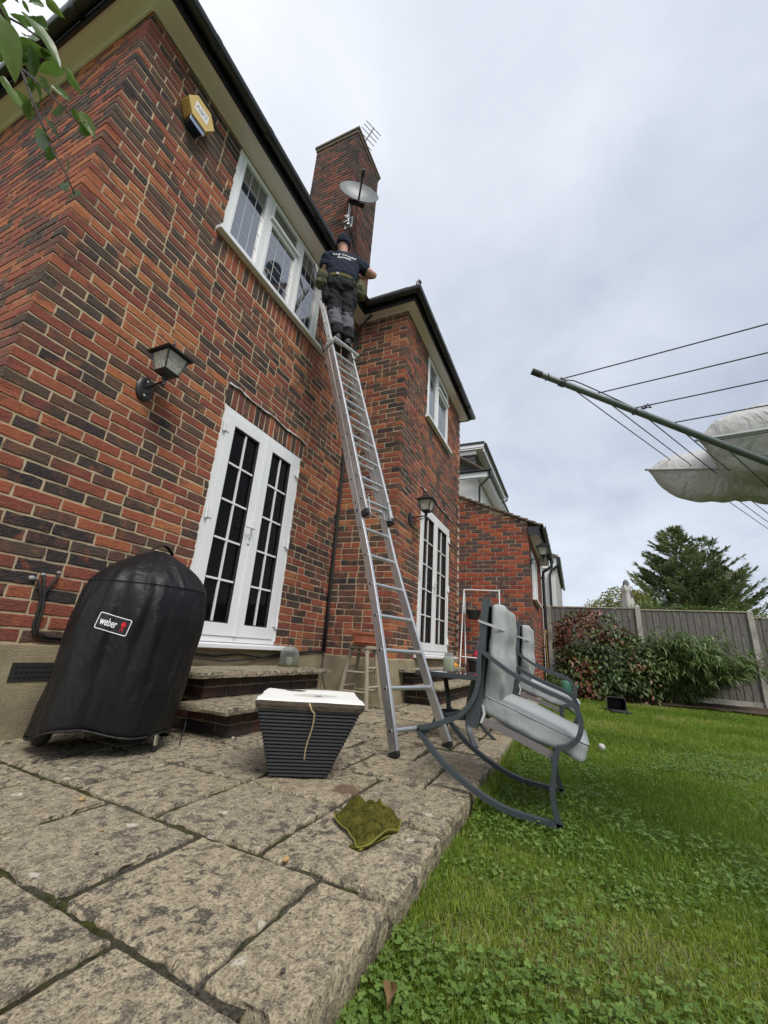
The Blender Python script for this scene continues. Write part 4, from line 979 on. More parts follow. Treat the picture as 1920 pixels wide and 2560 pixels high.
# ------------------------------------------------------------------ trees beyond the fence
def conifer(X, Y, z0, H, Wd, label, seed, nb=330):
    g = np.random.default_rng(seed); r = random.Random(seed); t = thing('conifer_tree', label, 'tree', (X, Y, z0))
    tr = MB(); lead = [(V(X, Y, z0), V(X+.1, Y+.15, z0+H*.93)), (V(X, Y-.1, z0+1.2), V(X-.1, Y-.9, z0+H*.86)), (V(X, Y, z0+1.0), V(X+.2, Y+.9, z0+H*.74)), (V(X, Y, z0+1), V(X-.2, Y-1.9, z0+H*.68))]
    for a, b_ in lead: tr.tube([a, a.lerp(b_, .5)+V(.05,.08,0), b_], [.16,.09,.012], 8)
    P, D, N, C, L, Wl = [], [], [], [], [], []; br = MB()
    for k in range(nb):
        a, b_ = lead[0] if r.random() < .46 else lead[r.randint(1, 3)]; s_ = r.uniform(.05, 1)**.85; p0 = a.lerp(b_, s_); az = r.uniform(0, 2*math.pi)
        ln = (Wd*.58*(1-s_)**.75 + .25)*r.uniform(.6, 1.12); d = V(math.cos(az), math.sin(az), r.uniform(.15, .5)).normalized(); pts = [p0 + d*ln*q + V(0,0,.28*ln*q*q) for q in (0, .35, .7, 1)]
        br.tube(pts, [.02*(1-s_)+.008, .012, .007, .003], 4, cap=False); col = r.gauss(.5,.2)
        for i in range(int(34+40*ln)):
            q = r.uniform(.18, 1)**.8; seg = min(2, int(q*3)); f_ = q*3-seg; p = pts[seg].lerp(pts[seg+1], f_); dd = (pts[seg+1]-pts[seg]).normalized()
            sd_ = V(-d.y, d.x, 0)*r.choice([-1,1])*r.uniform(.2,1) + V(0,0,r.gauss(-.05,.25)); e_ = (dd*r.uniform(.5,1.1)+sd_).normalized(); ofs = e_*r.uniform(0,.22)*(1.15-q)
            P.append(p+ofs); D.append(e_ + V(0,0,.12)); N.append(V(r.gauss(0,.5), r.gauss(0,.5), 1)); C.append(min(1, max(0, col+r.gauss(0,.14)))); L.append(r.uniform(.13,.30)); Wl.append(r.uniform(.028,.06))
    A = lambda q: np.array([tuple(z) for z in q])
    leaves('crown', A(P), A(D), A(N), np.array(L), np.array(Wl), np.array(C), M['conifer'], t, .1, .1)
    obj('trunk', tr, M['bark'], t, smooth=True); obj('branches', br, M['bark'], t)
conifer(22.3, -4.6, -.7, 7.2, 5.0, 'dark green conifer with feathery branch tips beyond the fence', 4, 430)
def blob_tree(name, label, X, Y, z0, lobes, n, mat, seed, L=(.07,.13), group=None, trunk=True):
    g = np.random.default_rng(seed); t = thing(name, label, 'tree', (X, Y, z0), group); P, D, N, C = [], [], [], []
    for (c, rr_) in lobes:
        u_ = unit(n, g); rad = 1-.45*g.random(n)**2; rad *= np.array([1+.3*noise.noise(V(*(q*2.1+np.array(c)))) + .15*noise.noise(V(*(q*5+np.array(c)))) for q in u_])
        p = np.array(c)+u_*np.array(rr_)*rad[:, None]; P.append(p); D.append(u_+unit(n, g)*.9); N.append(u_+unit(n, g)*.6+np.array([0,0,.5])); C.append(np.clip(g.normal(.5,.22,n)+u_[:, 2]*.15, 0, 1))
    P, D, N, C = map(np.concatenate, (P, D, N, C)); leaves('crown', P, D, N, g.uniform(*L, len(P)), g.uniform(L[0]*.5, L[1]*.55, len(P)), C, mat, t)
    tr = MB(); r = random.Random(seed)
    for (c, rr_) in lobes: m_ = V(X, Y, z0).lerp(V(*c), .5)+V(r.uniform(-.2,.2), r.uniform(-.2,.2), -.1); tr.tube([V(X,Y,z0), m_, V(*c)], [.11,.07,.02], 6)
    obj('trunk', tr, M['bark'], t, smooth=True)
blob_tree('golden_tree', 'yellow green rounded tree left of the conifer', 20.5, -1.75, -.7, [((20.5,-1.9,2.45), (.8,.75,.75)), ((20.5,-1.25,2.05), (.8,.75,.65)), ((20.4,-.75,1.75), (.7,.5,.65)), ((20.6,-2.5,2.3), (.7,.6,.75))], 1500, M['golden'], 6, (.07,.13))
blob_tree('dark_shrub', 'dark low shrub crown at the right foot of the conifer', 20.5, -5.9, -.7, [((20.5,-5.95,1.85), (.6,.75,.55)), ((20.6,-6.45,1.6), (.5,.5,.4))], 900, M['conifer'], 9, (.06,.12))
def straps(name, label, X, Y, z0, zc_, n, Ln, wid, seed, spread=(1,1), mat='bamboo', up=.6):
    r = random.Random(seed); t = thing(name, label, 'plant', (X, Y, z0)); mb = MB(); cols = []
    for k in range(n):
        c = V(X+r.uniform(-.3,.3)*spread[0], Y+r.uniform(-1,1)*spread[1], zc_+r.uniform(-.25,.1)); az = r.uniform(0, 6.283); el = r.uniform(.2, 1.35)*up+.15; d = V(math.cos(az)*math.cos(el), math.sin(az)*math.cos(el), math.sin(el)); l_ = Ln*r.uniform(.6, 1.1); s_ = d.cross(V(0,0,1)).normalized()*wid
        p = [c + d*l_*q - V(0,0,l_*.45*q*q) for q in (0, .35, .7, 1)]; b0 = len(mb.v)
        for q, ww in zip(p, (.6, 1, .75, .08)): mb.v += [tuple(q-s_*ww), tuple(q+s_*ww)]
        mb.f += [(b0,b0+1,b0+3,b0+2), (b0+2,b0+3,b0+5,b0+4), (b0+4,b0+5,b0+7,b0+6)]; mb.mi += [0]*3; cols += [min(1, max(0, r.gauss(.5,.2)))]*3
    o_ = obj('fronds', mb, M[mat], t, recalc=False); face_attr(o_.data, 'leaf_rand', np.array(cols))
    tr = MB(); tr.tube([(X,Y,z0), (X,Y,zc_)], [.09,.07], 8); obj('trunk', tr, M['bark'], t)
straps('palm', 'row of spiky strap leaves showing over the fence below the conifer', 15.5, -3.55, -.7, 1.72, 420, .42, .016, 4, (1, .82))
straps('cordyline', 'loose upright spray of narrow leaves above the fence between parasol and conifer', 14.0, -1.95, -.7, 1.55, 120, .62, .012, 5, (1, .35), 'bamboo', 1.1)
# closed parasol behind the fence
pt = thing('parasol', 'closed pale garden parasol with a dark cap standing behind the fence', 'parasol', (14.5, -1.53, -.7))
pp = MB(); pp.lathe((14.5,-1.53,-.7), [(.022,0), (.022,2.9)], 8); obj('pole', pp, M['oldwood'], pt)
pc_ = MB(); pc_.loft([[V(14.5+rr_*math.cos(a)*(1+.18*math.sin(5*a+z*3)), -1.53+rr_*math.sin(a)*(1+.18*math.sin(5*a+z*3)), z) for a in np.linspace(0, 6.283, 21)[:-1]] for (rr_, z) in ((.17,1.45), (.165,1.7), (.13,2.0), (.12,2.12), (.14,2.16), (.10,2.32))]); obj('canopy', pc_, M['canvas'], pt, smooth=True)
pk = MB(); pk.loft([[V(14.5+rr_*math.cos(a), -1.53+rr_*math.sin(a), z) for a in np.linspace(0, 6.283, 13)[:-1]] for (rr_, z) in ((.095,2.2), (.105,2.28), (.075,2.44), (.02,2.5))]); pk.bar((14.42,-1.60,2.27), (14.41,-1.63,1.95), .035, .05); obj('cap', pk, M['slate'], pt, smooth=50)
# trees on the far side of the garden, seen only mirrored in the doors
for k, (x, y, s_) in enumerate(((2.0, -11, 1.0), (6.5, -13, 1.25), (11.5, -12, 1.0), (-2.5, -12, 1.1))):
    blob_tree('garden_tree', ['broad dark tree mirrored in the near door', 'tallest dark tree at the far side of the lawn', 'dark tree by the far right corner', 'dark tree beyond the near lawn'][k], x, y, LZ, [((x, y, 2.4*s_), (1.9*s_, 1.6, 1.9*s_)), ((x+1.1, y, 1.3*s_), (1.4, 1.3, 1.2)), ((x-1.0, y, 1.0), (1.5, 1.3, 1.4)), ((x+.2, y, 3.9*s_), (1.2, 1.1, 1.2))], 800, M['darkleaf'], 40+k, (.2,.4), 'dark trees across the garden')
# ------------------------------------------------------------------ neighbour's house
nb_ = thing('neighbour_house', 'white neighbouring house with grey tiled dormer behind the extension', 'house', (15, 4, GZ))
q = MB(); q.box(13.05, 21, 2.62, 9, GZ, 5.72); obj('wall', q, M['render_white'], nb_)
q = MB(); q.hexa([(12.7,2.28,5.78), (21.3,2.28,5.78), (21.3,6,8.4), (12.7,6,8.4), (12.7,2.28,5.83), (21.3,2.28,5.83), (21.3,6,8.46), (12.7,6,8.46)]); obj('roof', q, M['tile'], nb_)
q = MB(); q.box(12.72, 21.2, 2.30, 2.60, 5.66, 5.70); q.box(12.70, 12.73, 2.26, 3.6, 5.60, 5.80); q.box(12.73, 21.2, 2.27, 2.30, 5.60, 5.77); obj('fascia', q, M['white'], nb_)
q = MB(); q.tube([(12.66,2.20,5.80), (21.2,2.20,5.80)], .055, 8); q.tube([(12.8,2.20,5.78), (12.8,2.20,5.62), (12.9,2.56,5.35), (12.9,2.56,4.2)], .036, 8); q.tube([(12.66,2.1,5.81), (12.66,3.6,5.81)], .04, 8); obj('gutter', q, M['black'], nb_, smooth=50)
dm = MB(); dm.box(13.2, 18, 2.78, 6, 5.8, 6.85); d_ = obj('dormer', dm, M['slate'], nb_)
q = MB()
for k in range(9):
    z = 5.86+k*.108; n = 9
    for i in range(n): y = 2.78+i*.2+(.1 if k % 2 else 0); q.hexa([(13.17,y,z-.012), (13.2,y,z-.012), (13.2,y+.192,z-.012), (13.17,y+.192,z-.012), (13.19,y,z+.1), (13.2,y,z+.1), (13.2,y+.192,z+.1), (13.19,y+.192,z+.1)])
    for i in range(22): x = 13.2+i*.2; q.hexa([(x,2.748,z-.012), (x+.192,2.748,z-.012), (x+.192,2.78,z-.012), (x,2.78,z-.012), (x,2.77,z+.1), (x+.192,2.77,z+.1), (x+.192,2.78,z+.1), (x,2.78,z+.1)])
obj('hung_tiles', q, M['slate'], d_)
q = MB(); q.box(13.0, 18.2, 2.42, 6, 6.83, 6.86); q.box(13.0, 13.03, 2.42, 6, 6.80, 6.98); q.box(13.03, 18.2, 2.42, 2.45, 6.70, 6.98); q.box(13.1, 13.16, 2.7, 6, 6.66, 6.82); obj('dormer_fascia', q, M['white'], d_)
q = MB(); q.box(12.97, 18.3, 2.40, 6, 6.985, 7.06); q.tube([(13.0,2.36,6.95), (18.3,2.36,6.95)], .05, 8); q.tube([(18.1,2.36,6.93), (18.1,2.36,6.7), (18.0,2.72,6.5), (18.0,2.72,5.9)], .035, 8); obj('dormer_roof', q, M['black'], d_)
q = MB()
for x in (14.2, 15.2, 16.2): q.box(x, x+.8, 2.735, 2.747, 6.0, 6.6)
obj('dormer_window', q, M['glass'], d_)
q = MB(); 
for x in (14.2, 15.2, 16.2): W_ = Wall((x-.05, 2.735, 0), (1,0,0), (0,-1,0)); rect_frame(q, W_, 0, .9, 5.95, 6.65, .06, 0, .02); W_.box(q, .42, .48, 6.01, 6.59, 0, .018)
obj('dormer_frame', q, M['white'], d_)
# neighbour's low side building
ns = thing('outbuilding', 'low white rendered outbuilding with dark tiled eaves past the downpipe', 'outbuilding', (15, 1.5, GZ))
q = MB(); q.box(13.2, 19.2, .40, 3, GZ, 2.92, 0); q.box(13.21, 19.19, .375, .399, GZ, 2.92, 1); obj('wall', q, [M['render_white'], M['grey_render']], ns)
q = MB(); q.hexa([(13.1,.34,2.93), (19.3,.34,2.93), (19.3,3,4.1), (13.1,3,4.1), (13.1,.34,2.99), (19.3,.34,2.99), (19.3,3,4.16), (13.1,3,4.16)])
for k in range(22): x = 13.1+k*.283; q.hexa([(x,.28,2.93), (x+.25,.28,2.93), (x+.25,.55,3.03), (x,.55,3.03), (x+.03,.29,3.0), (x+.22,.29,3.0), (x+.22,.55,3.10), (x+.03,.55,3.10)])
obj('roof', q, M['tile'], ns)
q = MB(); q.box(13.16, 13.19, .34, .75, 2.62, 2.925); obj('fascia', q, M['white'], ns)
q = MB(); q.tube([(13.1,.28,2.9), (19.3,.28,2.9)], .05, 8); q.tube([(13.12,.28,2.86), (13.12,.30,2.7), (13.12,.50,2.55), (13.12,.56,2.4), (13.12,.56,GZ)], .036, 8); obj('gutter', q, M['black'], ns, smooth=50)
# ================================================================== ladder
lt = thing('extension_ladder', 'two section aluminium extension ladder leaning against the house', 'ladder', (2.85, .95, GZ))
LP = V(2.711, 1.046, -.473); LU = V(.9490,-.3150,-.006).normalized(); LD = V(.115,.329,.937).normalized(); LN = LU.cross(LD).normalized(); LS = .25; LW = .319
FL = {0: -.090, 1: -.062, 2: -.041, 3: -.023, 4: -.009}; FR = {0: .125, 1: .09, 2: .067, 3: .040, 4: .018}
def lp(k, u_, n_=0): return LP + LD*LS*k + LU*u_ + LN*n_
def flare(k, d):
    if k >= 5: return 0
    k = max(-.6, k); a = int(math.floor(k)); a = max(0, min(4, a)); v0 = d.get(a, 0); v1 = d.get(a+1, 0); return v0+(v1-v0)*(k-a)
def stile(k0, k1, right, n_, wid=.026, dep=.066, mats='alu'):
    mb = MB(); ks = [k0] + [k for k in np.arange(math.ceil(k0*2)/2, k1, .5) if k > k0] + [k1]; rings = []
    for k in ks:
        u0 = (LW + flare(k, FR)) if right else flare(k, FL); s_ = 1
        a, b_ = (u0, u0+wid) if right else (u0, u0+wid)
        # a C shaped extrusion: two flanges with a shallow web between them
        web = .004 if right else wid-.004
        prof = [(a,-dep/2), (b_,-dep/2), (b_,dep/2), (a,dep/2)]
        rings.append([lp(k, p, n_+q) for p, q in prof])
    mb.loft(rings); return mb
def holes(k, right, n_):
    pass
for (k0, k1, n_, ext, m_) in ((-.50, 15.75, 0, 0, 'alu'), (6.45, 22.3, .069, 1, 'alu2')):
    for right in (False, True):
        if ext: 
            so_ = stile(k0, k1, right, n_)
        else: so_ = stile(k0, k1, right, n_)
        st = obj('stile', so_, M[m_], lt, bevel=.003)
        rv = MB()
        for k in range(int(math.ceil(max(k0, 0))), int(k1)+1):
            u0 = (LW+flare(k, FR)+.0265) if right else flare(k, FL)-.0005
            sg = 1 if right else -1
            rv.lathe(lp(k, u0, n_), [(.0135, 0), (.0135, .003), (.009, .004)], 12, ax=LU*sg)
        obj('rung_socket', rv, M['steel'], st, smooth=50)
        rb = MB()
        for k in range(int(math.ceil(max(k0, 0))), int(k1)+1):
            u0 = (LW+flare(k, FR)+.0265) if right else flare(k, FL)-.0005
            rb.lathe(lp(k, u0, n_)+LU*(.0042 if right else -.0042), [(.0088, 0), (.006, .0012)], 10, ax=LU*(1 if right else -1))
        obj('socket_hole', rb, M['rubber'], st)
        ft = MB(); u0 = (LW+flare(k0, FR)) if right else flare(k0, FL)
        if ext: ft.loft([[lp(k0+q, u0+a, n_+c) for a, c in ((-.003,-.036),(.029,-.036),(.029,.036),(-.003,.036))] for q in (.10, -.03, -.11)])
        else: ft.loft([[lp(k0+q, u0+a, n_+c*s_) for a, c in ((-.003,-.036),(.029,-.036),(.029,.036),(-.003,.036))] for q, s_ in ((.06,1), (-.03,1.02), (-.085,.6))])
        obj('foot', ft, M['rubber'], st, bevel=.004)
    for k in range(int(math.ceil(max(k0, 0))), int(k1)+1):
        rg = MB(); a, b_ = lp(k, flare(k, FL)+.024, n_), lp(k, LW+flare(k, FR)+.002, n_); d = (b_-a); x = d.cross(LD).normalized(); y = d.cross(x).normalized()
        rg.loft([[c + (x*math.cos(q)+y*math.sin(q))*(.0142+.0009*(j % 2)) for j, q in enumerate(np.linspace(0, 2*math.pi, 29)[:-1])] for c in (a, b_)])
        obj('rung', rg, M[m_], lt, smooth=35)
# guide brackets and the cross bar at the head of the lower section
gb = MB()
for right in (0, 1):
    u0 = LW+.028 if right else -.006
    gb.obox(lp(15.45, u0, .06), LU*.004, LN*.095, LD*.022); gb.obox(lp(15.45, u0+(-.02 if right else .02), .152), LU*.022, LN*.004, LD*.022)
obj('guide_bracket', gb, M['alu'], lt)
cb_ = MB(); cb_.bar(lp(15.5, -.01, .15), lp(15.5, LW+.05, .15), .026, .03, LN); obj('cross_bar', cb_, M['alu'], lt, bevel=.003)
hk = MB()
for u0 in (.04, LW-.02): hk.tube([lp(7.1, u0, .13), lp(7.05, u0, .05), lp(6.6, u0+.01, .03), lp(6.45, u0+.012, .09), lp(7.0, u0+.004, .115)], .006, 6)
hk.tube([lp(6.5, .03, .06), lp(6.5, LW-.008, .06)], .005, 6); obj('latch_hook', hk, M['alu2'], lt)
sk = MB(); sk.obox(lp(6.35, -.0012, -.003), LU*.0006, LN*.021, LD*.10); obj('sticker', sk, M['steel'], lt)
sm_ = MB(); sm_.obox(lp(6.68, -.0022, .004), LU*.0004, LN*.004, LD*.018); sm_.obox(lp(6.66, -.0022, -.008), LU*.0004, LN*.003, LD*.014); obj('sticker_mark', sm_, M['strobe'], lt)
el = MB(); el.tube([lp(15.8, -.02, -.02), lp(15.95, -.055, -.01), lp(15.7, -.07, .0), lp(15.35, -.05, -.01), lp(15.2, -.01, -.03)], .008, 6); obj('strap', el, M['rubber'], lt, smooth=True)
# ================================================================== man on the ladder
BR, BF = V(.57,-.82,0).normalized(), V(.82,.57,0).normalized()
pers = thing('person', 'man in navy T-shirt, beanie and charcoal work trousers standing high on the ladder', 'person', (3.34, 2.25, 3.3))
def ring(c, hw, hd, n=20, p=2.3, ax=BR, ay=BF, tilt=0):
    out_ = []
    for k in range(n):
        a = 2*math.pi*k/n; ca_, sa = math.cos(a), math.sin(a)
        out_.append(Vector(c) + ax*hw*math.copysign(abs(ca_)**(2/p), ca_) + ay*hd*math.copysign(abs(sa)**(2/p), sa))
    return out_
def limb(mb, pts, rad, n=12, ell=1.0):
    pts = [Vector(p) for p in pts]; P_, R_ = [], []
    for i in range(len(pts)-1):
        for q in (0, .34, .67): P_.append(pts[i].lerp(pts[i+1], q)); R_.append(rad[i]+(rad[i+1]-rad[i])*q)
    P_.append(pts[-1]); R_.append(rad[-1]); mb.tube(P_, R_, n, ell=ell)
def fuse(name, mb, mat, parent, vox=.011, sm=6, disp=0, dscale=20, seed=0):
    me = bpy.data.meshes.new(name); off = root_loc(parent); me.from_pydata([tuple(Vector(v)-off) for v in mb.v], [], mb.f)
    bm = bmesh.new(); bm.from_mesh(me); bmesh.ops.recalc_face_normals(bm, faces=bm.faces); bm.to_mesh(me); bm.free()
    o = bpy.data.objects.new(name, me); COL.objects.link(o); r_ = o.modifiers.new('r', 'REMESH'); r_.mode = 'VOXEL'; r_.voxel_size = vox; s_ = o.modifiers.new('s', 'SMOOTH'); s_.factor = .5; s_.iterations = sm
    dg = bpy.context.evaluated_depsgraph_get(); m2 = bpy.data.meshes.new_from_object(o.evaluated_get(dg)); bpy.data.objects.remove(o); bpy.data.meshes.remove(me); m2.name = name
    if disp:
        nn = [v.normal.copy() for v in m2.vertices]
        for v, q in zip(m2.vertices, nn):
            c = v.co; w_ = noise.noise(V(c.x*dscale*.6+seed, c.y*dscale*.6, c.z*dscale*1.3 + (c.x-c.y)*dscale*.5)); v.co += q*disp*(w_ + .5*noise.noise(c*dscale*2.3))
    m2.materials.clear(); return link(name, m2, mat, parent, True)
def W3(base, r=0, f=0, z=0): return Vector(base)+BR*r+BF*f+V(0,0,z)
neck, head = V(3.311,2.359,4.75), V(3.303,2.366,4.905)
waist, hip = V(3.322,2.345,4.29), V(3.325,2.338,4.16)
LSH, RSH = V(3.213,2.500,4.62), V(3.423,2.198,4.61)
LEL, REL = V(3.203,2.535,4.40), V(3.560,2.028,4.51)
LHA, RHA = V(3.43,2.60,4.70), V(3.70,2.27,4.73)
LK, RK = V(3.285,2.365,3.80), V(3.375,2.235,3.78); LA, RA = V(3.285,2.265,3.43), V(3.365,2.18,3.41)
LH, RH = W3(hip, -.085, .01), W3(hip, .085, .01)
bd = MB()
bd.loft([ring(W3(hip, 0, .0, -.1), .15, .11), ring(hip, .165, .115), ring(waist, .155, .105), ring(W3(waist, 0, .02, .16), .17, .115), ring(W3(waist, 0, .03, .29), .18, .11), ring(W3(waist, 0, .03, .36), .14, .09), ring(W3(neck, 0, .02, -.06), .07, .07), ring(neck, .058, .06), ring(W3(head, 0, 0, -.09), .06, .068)])
bd.loft([ring(W3(head, 0, .01, z), a, b_) for z, a, b_ in ((-.115,.035,.05), (-.09,.06,.078), (-.04,.073,.092), (.02,.078,.098), (.06,.072,.09), (.09,.05,.065), (.105,.02,.03))])
bd.obox(W3(head, 0, .108, -.025), BR*.013, BF*.018, V(0,0,.022))           # nose
for s_ in (-1, 1): bd.obox(W3(head, s_*.08, .0, -.02), BR*.008, BF*.018, V(0,0,.03))
for sh, el_, ha in ((LSH, LEL, LHA), (RSH, REL, RHA)):
    limb(bd, [sh, el_, ha], [.062, .048, .034]); d = (ha-el_).normalized(); side = d.cross(V(0,0,1)).normalized(); upv = side.cross(d)
    bd.obox(ha+d*.05, side*.042, d*.052, upv*.016)
    for i_, (o_, l_) in enumerate(((-.032,.062), (-.011,.075), (.011,.070), (.032,.055))):
        a = ha+d*.098+side*o_; bd.tube([a, a+d*l_*.5-upv*.006, a+d*l_*.8-upv*l_*.5], [.0095,.009,.007], 7)
    a = ha+d*.03+side*.04; bd.tube([a, a+side*.025+d*.03, a+side*.025+d*.055-upv*.02], [.012,.010,.008], 7)
for h_, k_, a_ in ((LH, LK, LA), (RH, RK, RA)):
    limb(bd, [h_, k_, a_], [.085, .055, .034]); bd.obox(a_+BF*.05-V(0,0,.075), BR*.03, BF*.08, V(0,0,.022))
body = fuse('body', bd, M['skin'], pers, .011, 4)
fc = MB()
for s_ in (-1, 1): fc.lathe(W3(head, s_*.03, .098, .0), [(.011,0), (.006,.006)], 8, ax=BF)
fc.obox(W3(head, 0, .088, -.07), BR*.022, BF*.006, V(0,0,.005)); obj('face', fc, plain('dark_features', (.10,.03,.025), .5), pers)
sh = MB()
sh.loft([ring(W3(waist, 0, .0, -.055), .19, .135), ring(W3(waist, 0, -.005, .02), .198, .145), ring(W3(waist, 0, .01, .12), .208, .15), ring(W3(waist, 0, .025, .22), .217, .15), ring(W3(waist, 0, .032, .30), .22, .138), ring(W3(waist, 0, .03, .365), .20, .118), ring(W3(waist, 0, .03, .43), .13, .095), ring(W3(neck, 0, .015, -.035), .074, .076)])
for sh_, el_, q in ((LSH, LEL, .74), (RSH, REL, .62)): limb(sh, [sh_.lerp(waist+V(0,0,.3), .25)+V(0,0,.01), sh_, sh_.lerp(el_, q)], [.085, .083, .073])
shirt = fuse('shirt', sh, M['navy'], pers, .010, 5, .012, 17, 3)
tr = MB()
tr.loft([ring(W3(hip, 0, 0, -.115), .125, .115), ring(W3(hip, 0, -.012, -.05), .178, .142), ring(W3(hip, 0, -.012, .03), .182, .142), ring(W3(waist, 0, 0, -.02), .172, .126), ring(W3(waist, 0, 0, .015), .168, .122)])
for h_, k_, a_ in ((LH, LK, LA), (RH, RK, RA)): limb(tr, [h_+V(0,0,.0), h_.lerp(k_, .5)-BF*.01, k_, k_.lerp(a_, .28)], [.105, .098, .082, .078])
fuse('trousers', tr, M['trouser'], pers, .011, 4, .014, 15, 8)
for k_, a_ in ((LK, LA), (RK, RA)):
    pn = MB(); limb(pn, [k_.lerp(a_, .08), k_.lerp(a_, .5), k_.lerp(a_, .72)], [.086, .079, .074]); fuse('lower_leg', pn, M['kneepad'], pers, .011, 3, .012, 18, k_.x*9)
    pn = MB(); limb(pn, [k_.lerp(a_, .66), k_.lerp(a_, .85), a_-V(0,0,.035)], [.076, .076, .074]); fuse('trouser_hem', pn, M['trouser'], pers, .011, 2, .018, 22, k_.y*7)
    bt = MB(); bt.loft([ring(a_+V(0,0,.06), .056, .060, 16), ring(a_+V(0,0,.0), .056, .062, 16), ring(a_-V(0,0,.03)+BF*.01, .05, .06, 16), ring(a_-V(0,0,.07)+BF*.05, .05, .115, 16), ring(a_-V(0,0,.105)+BF*.06, .052, .14, 16)]); fuse('boot', bt, M['boot'], pers, .009, 3)
    so_ = MB(); so_.loft([ring(a_-V(0,0,.103)+BF*.06, .056, .146, 20), ring(a_-V(0,0,.13)+BF*.06, .055, .145, 20)]); obj('sole', so_, M['rubber'], pers)
for s_ in (-1, 1):      # hanging thigh pockets
    pk = MB(); pk.loft([ring(W3(hip, s_*.165, -.01, z), a, b_, 14) for z, a, b_ in ((.02,.03,.06), (-.05,.05,.085), (-.2,.055,.09), (-.26,.03,.07))]); fuse('holster_pocket', pk, M['trouser'], pers, .01, 3, .012, 16, s_)
    pp_ = MB(); c = W3(waist, s_*.10, -.115, -.12); pp_.obox(c, BR*.05, BF*.012, V(0,0,.07)); fuse('back_pocket', pp_, M['trouser'], pers, .009, 3, .008, 20, s_)
bl = MB(); bl.loft([ring(W3(waist, 0, -.004, z), .190, .146) for z in (-.068, -.024)], cap=True); obj('belt', bl, M['belt'], pers, smooth=50)
bk = MB(); bk.obox(W3(waist, -.05, -.148, -.048), BR*.014, BF*.006, V(0,0,.016)); obj('belt_keeper', bk, M['grey_paint'], pers)
for (s_, c, lab) in ((-1, V(3.175,2.52,4.205), 'left camouflage belt pouch'), (1, V(3.462,2.135,4.17), 'right camouflage belt pouch')):
    pc2 = MB(); c = c-BF*.03; pc2.loft([ring(c+V(0,0,z)-BF*o_, a, b_, 16, 3.2) for z, a, b_, o_ in ((-.125,.04,.04,0), (-.10,.066,.062,.004), (0,.07,.07,.008), (.09,.064,.06,.0), (.125,.05,.045,-.01))])
    fuse('tool_pouch', pc2, M['camo'], pers, .009, 3, .014, 14, s_*5)
tb = MB(); tb.tube([V(3.455,2.15,4.27), V(3.452,2.16,4.38)], .016, 8); tb.tube([V(3.47,2.13,4.28), V(3.475,2.14,4.36)], .010, 8); obj('tool_handle', tb, M['rubber'], pers)
ht = MB(); ht.loft([ring(W3(head, 0, .004, z), a, b_, 22, 2.1) for z, a, b_ in ((-.060,.084,.104), (-.045,.089,.109), (.0,.089,.110), (.045,.086,.106), (.08,.075,.092), (.105,.052,.064), (.117,.02,.03))]); fuse('beanie', ht, M['hat'], pers, .008, 3, .004, 40, 2)
# lettering, laid onto the back of the shirt
from mathutils.bvhtree import BVHTree
def text_mesh(s_, size, extr=0.0, bold=True, sx=1.0, align='CENTER'):
    cu_ = bpy.data.curves.new('t', 'FONT'); cu_.body = s_; cu_.size = size; cu_.align_x = align; cu_.extrude = extr; cu_.resolution_u = 3; cu_.offset = size*.018 if bold else 0
    o = bpy.data.objects.new('t', cu_); COL.objects.link(o); dg = bpy.context.evaluated_depsgraph_get(); me = bpy.data.meshes.new_from_object(o.evaluated_get(dg)); bpy.data.objects.remove(o); bpy.data.curves.remove(cu_)
    bm = bmesh.new(); bm.from_mesh(me); bmesh.ops.triangulate(bm, faces=bm.faces); bmesh.ops.subdivide_edges(bm, edges=[e for e in bm.edges if e.calc_length() > size*.5], cuts=1); bm.to_mesh(me); bm.free()
    return [v.co.copy() for v in me.vertices], [tuple(p.vertices) for p in me.polygons]
def project(name, target, items, c, ax, ay, dirn, lift, mat, parent):
    """items: list of (verts2d, faces); puts flat artwork onto the target's surface by casting along dirn"""
    tm = target.data; off = root_loc(target); bv = BVHTree.FromPolygons([v.co+off for v in tm.vertices], [tuple(p.vertices) for p in tm.polygons]); mb = MB()
    for vs_, fs_ in items:
        q = []
        for v in vs_:
            p = Vector(c)+ax*v[0]+ay*v[1]-dirn*1.0; hit = bv.ray_cast(p, dirn); q.append((hit[0] if hit[0] is not None else p+dirn*1.0)-dirn*lift)
        mb.add(q, fs_)
    return obj(name, mb, mat, parent, recalc=False)
A, F_ = text_mesh('CNP Cleaning', .052); A = [Vector((v.x*1.0, v.y+.016, 0)) for v in A]; B_, G_ = text_mesh('Services', .052); B_ = [Vector((v.x, v.y-.040, 0)) for v in B_]
project('shirt_lettering', shirt, [(A, F_), (B_, G_)], W3(waist, .005, -.3, .275), (BR*.98+V(0,0,-.02)), V(0,0,1), BF, .0035, M['text_white'], pers)
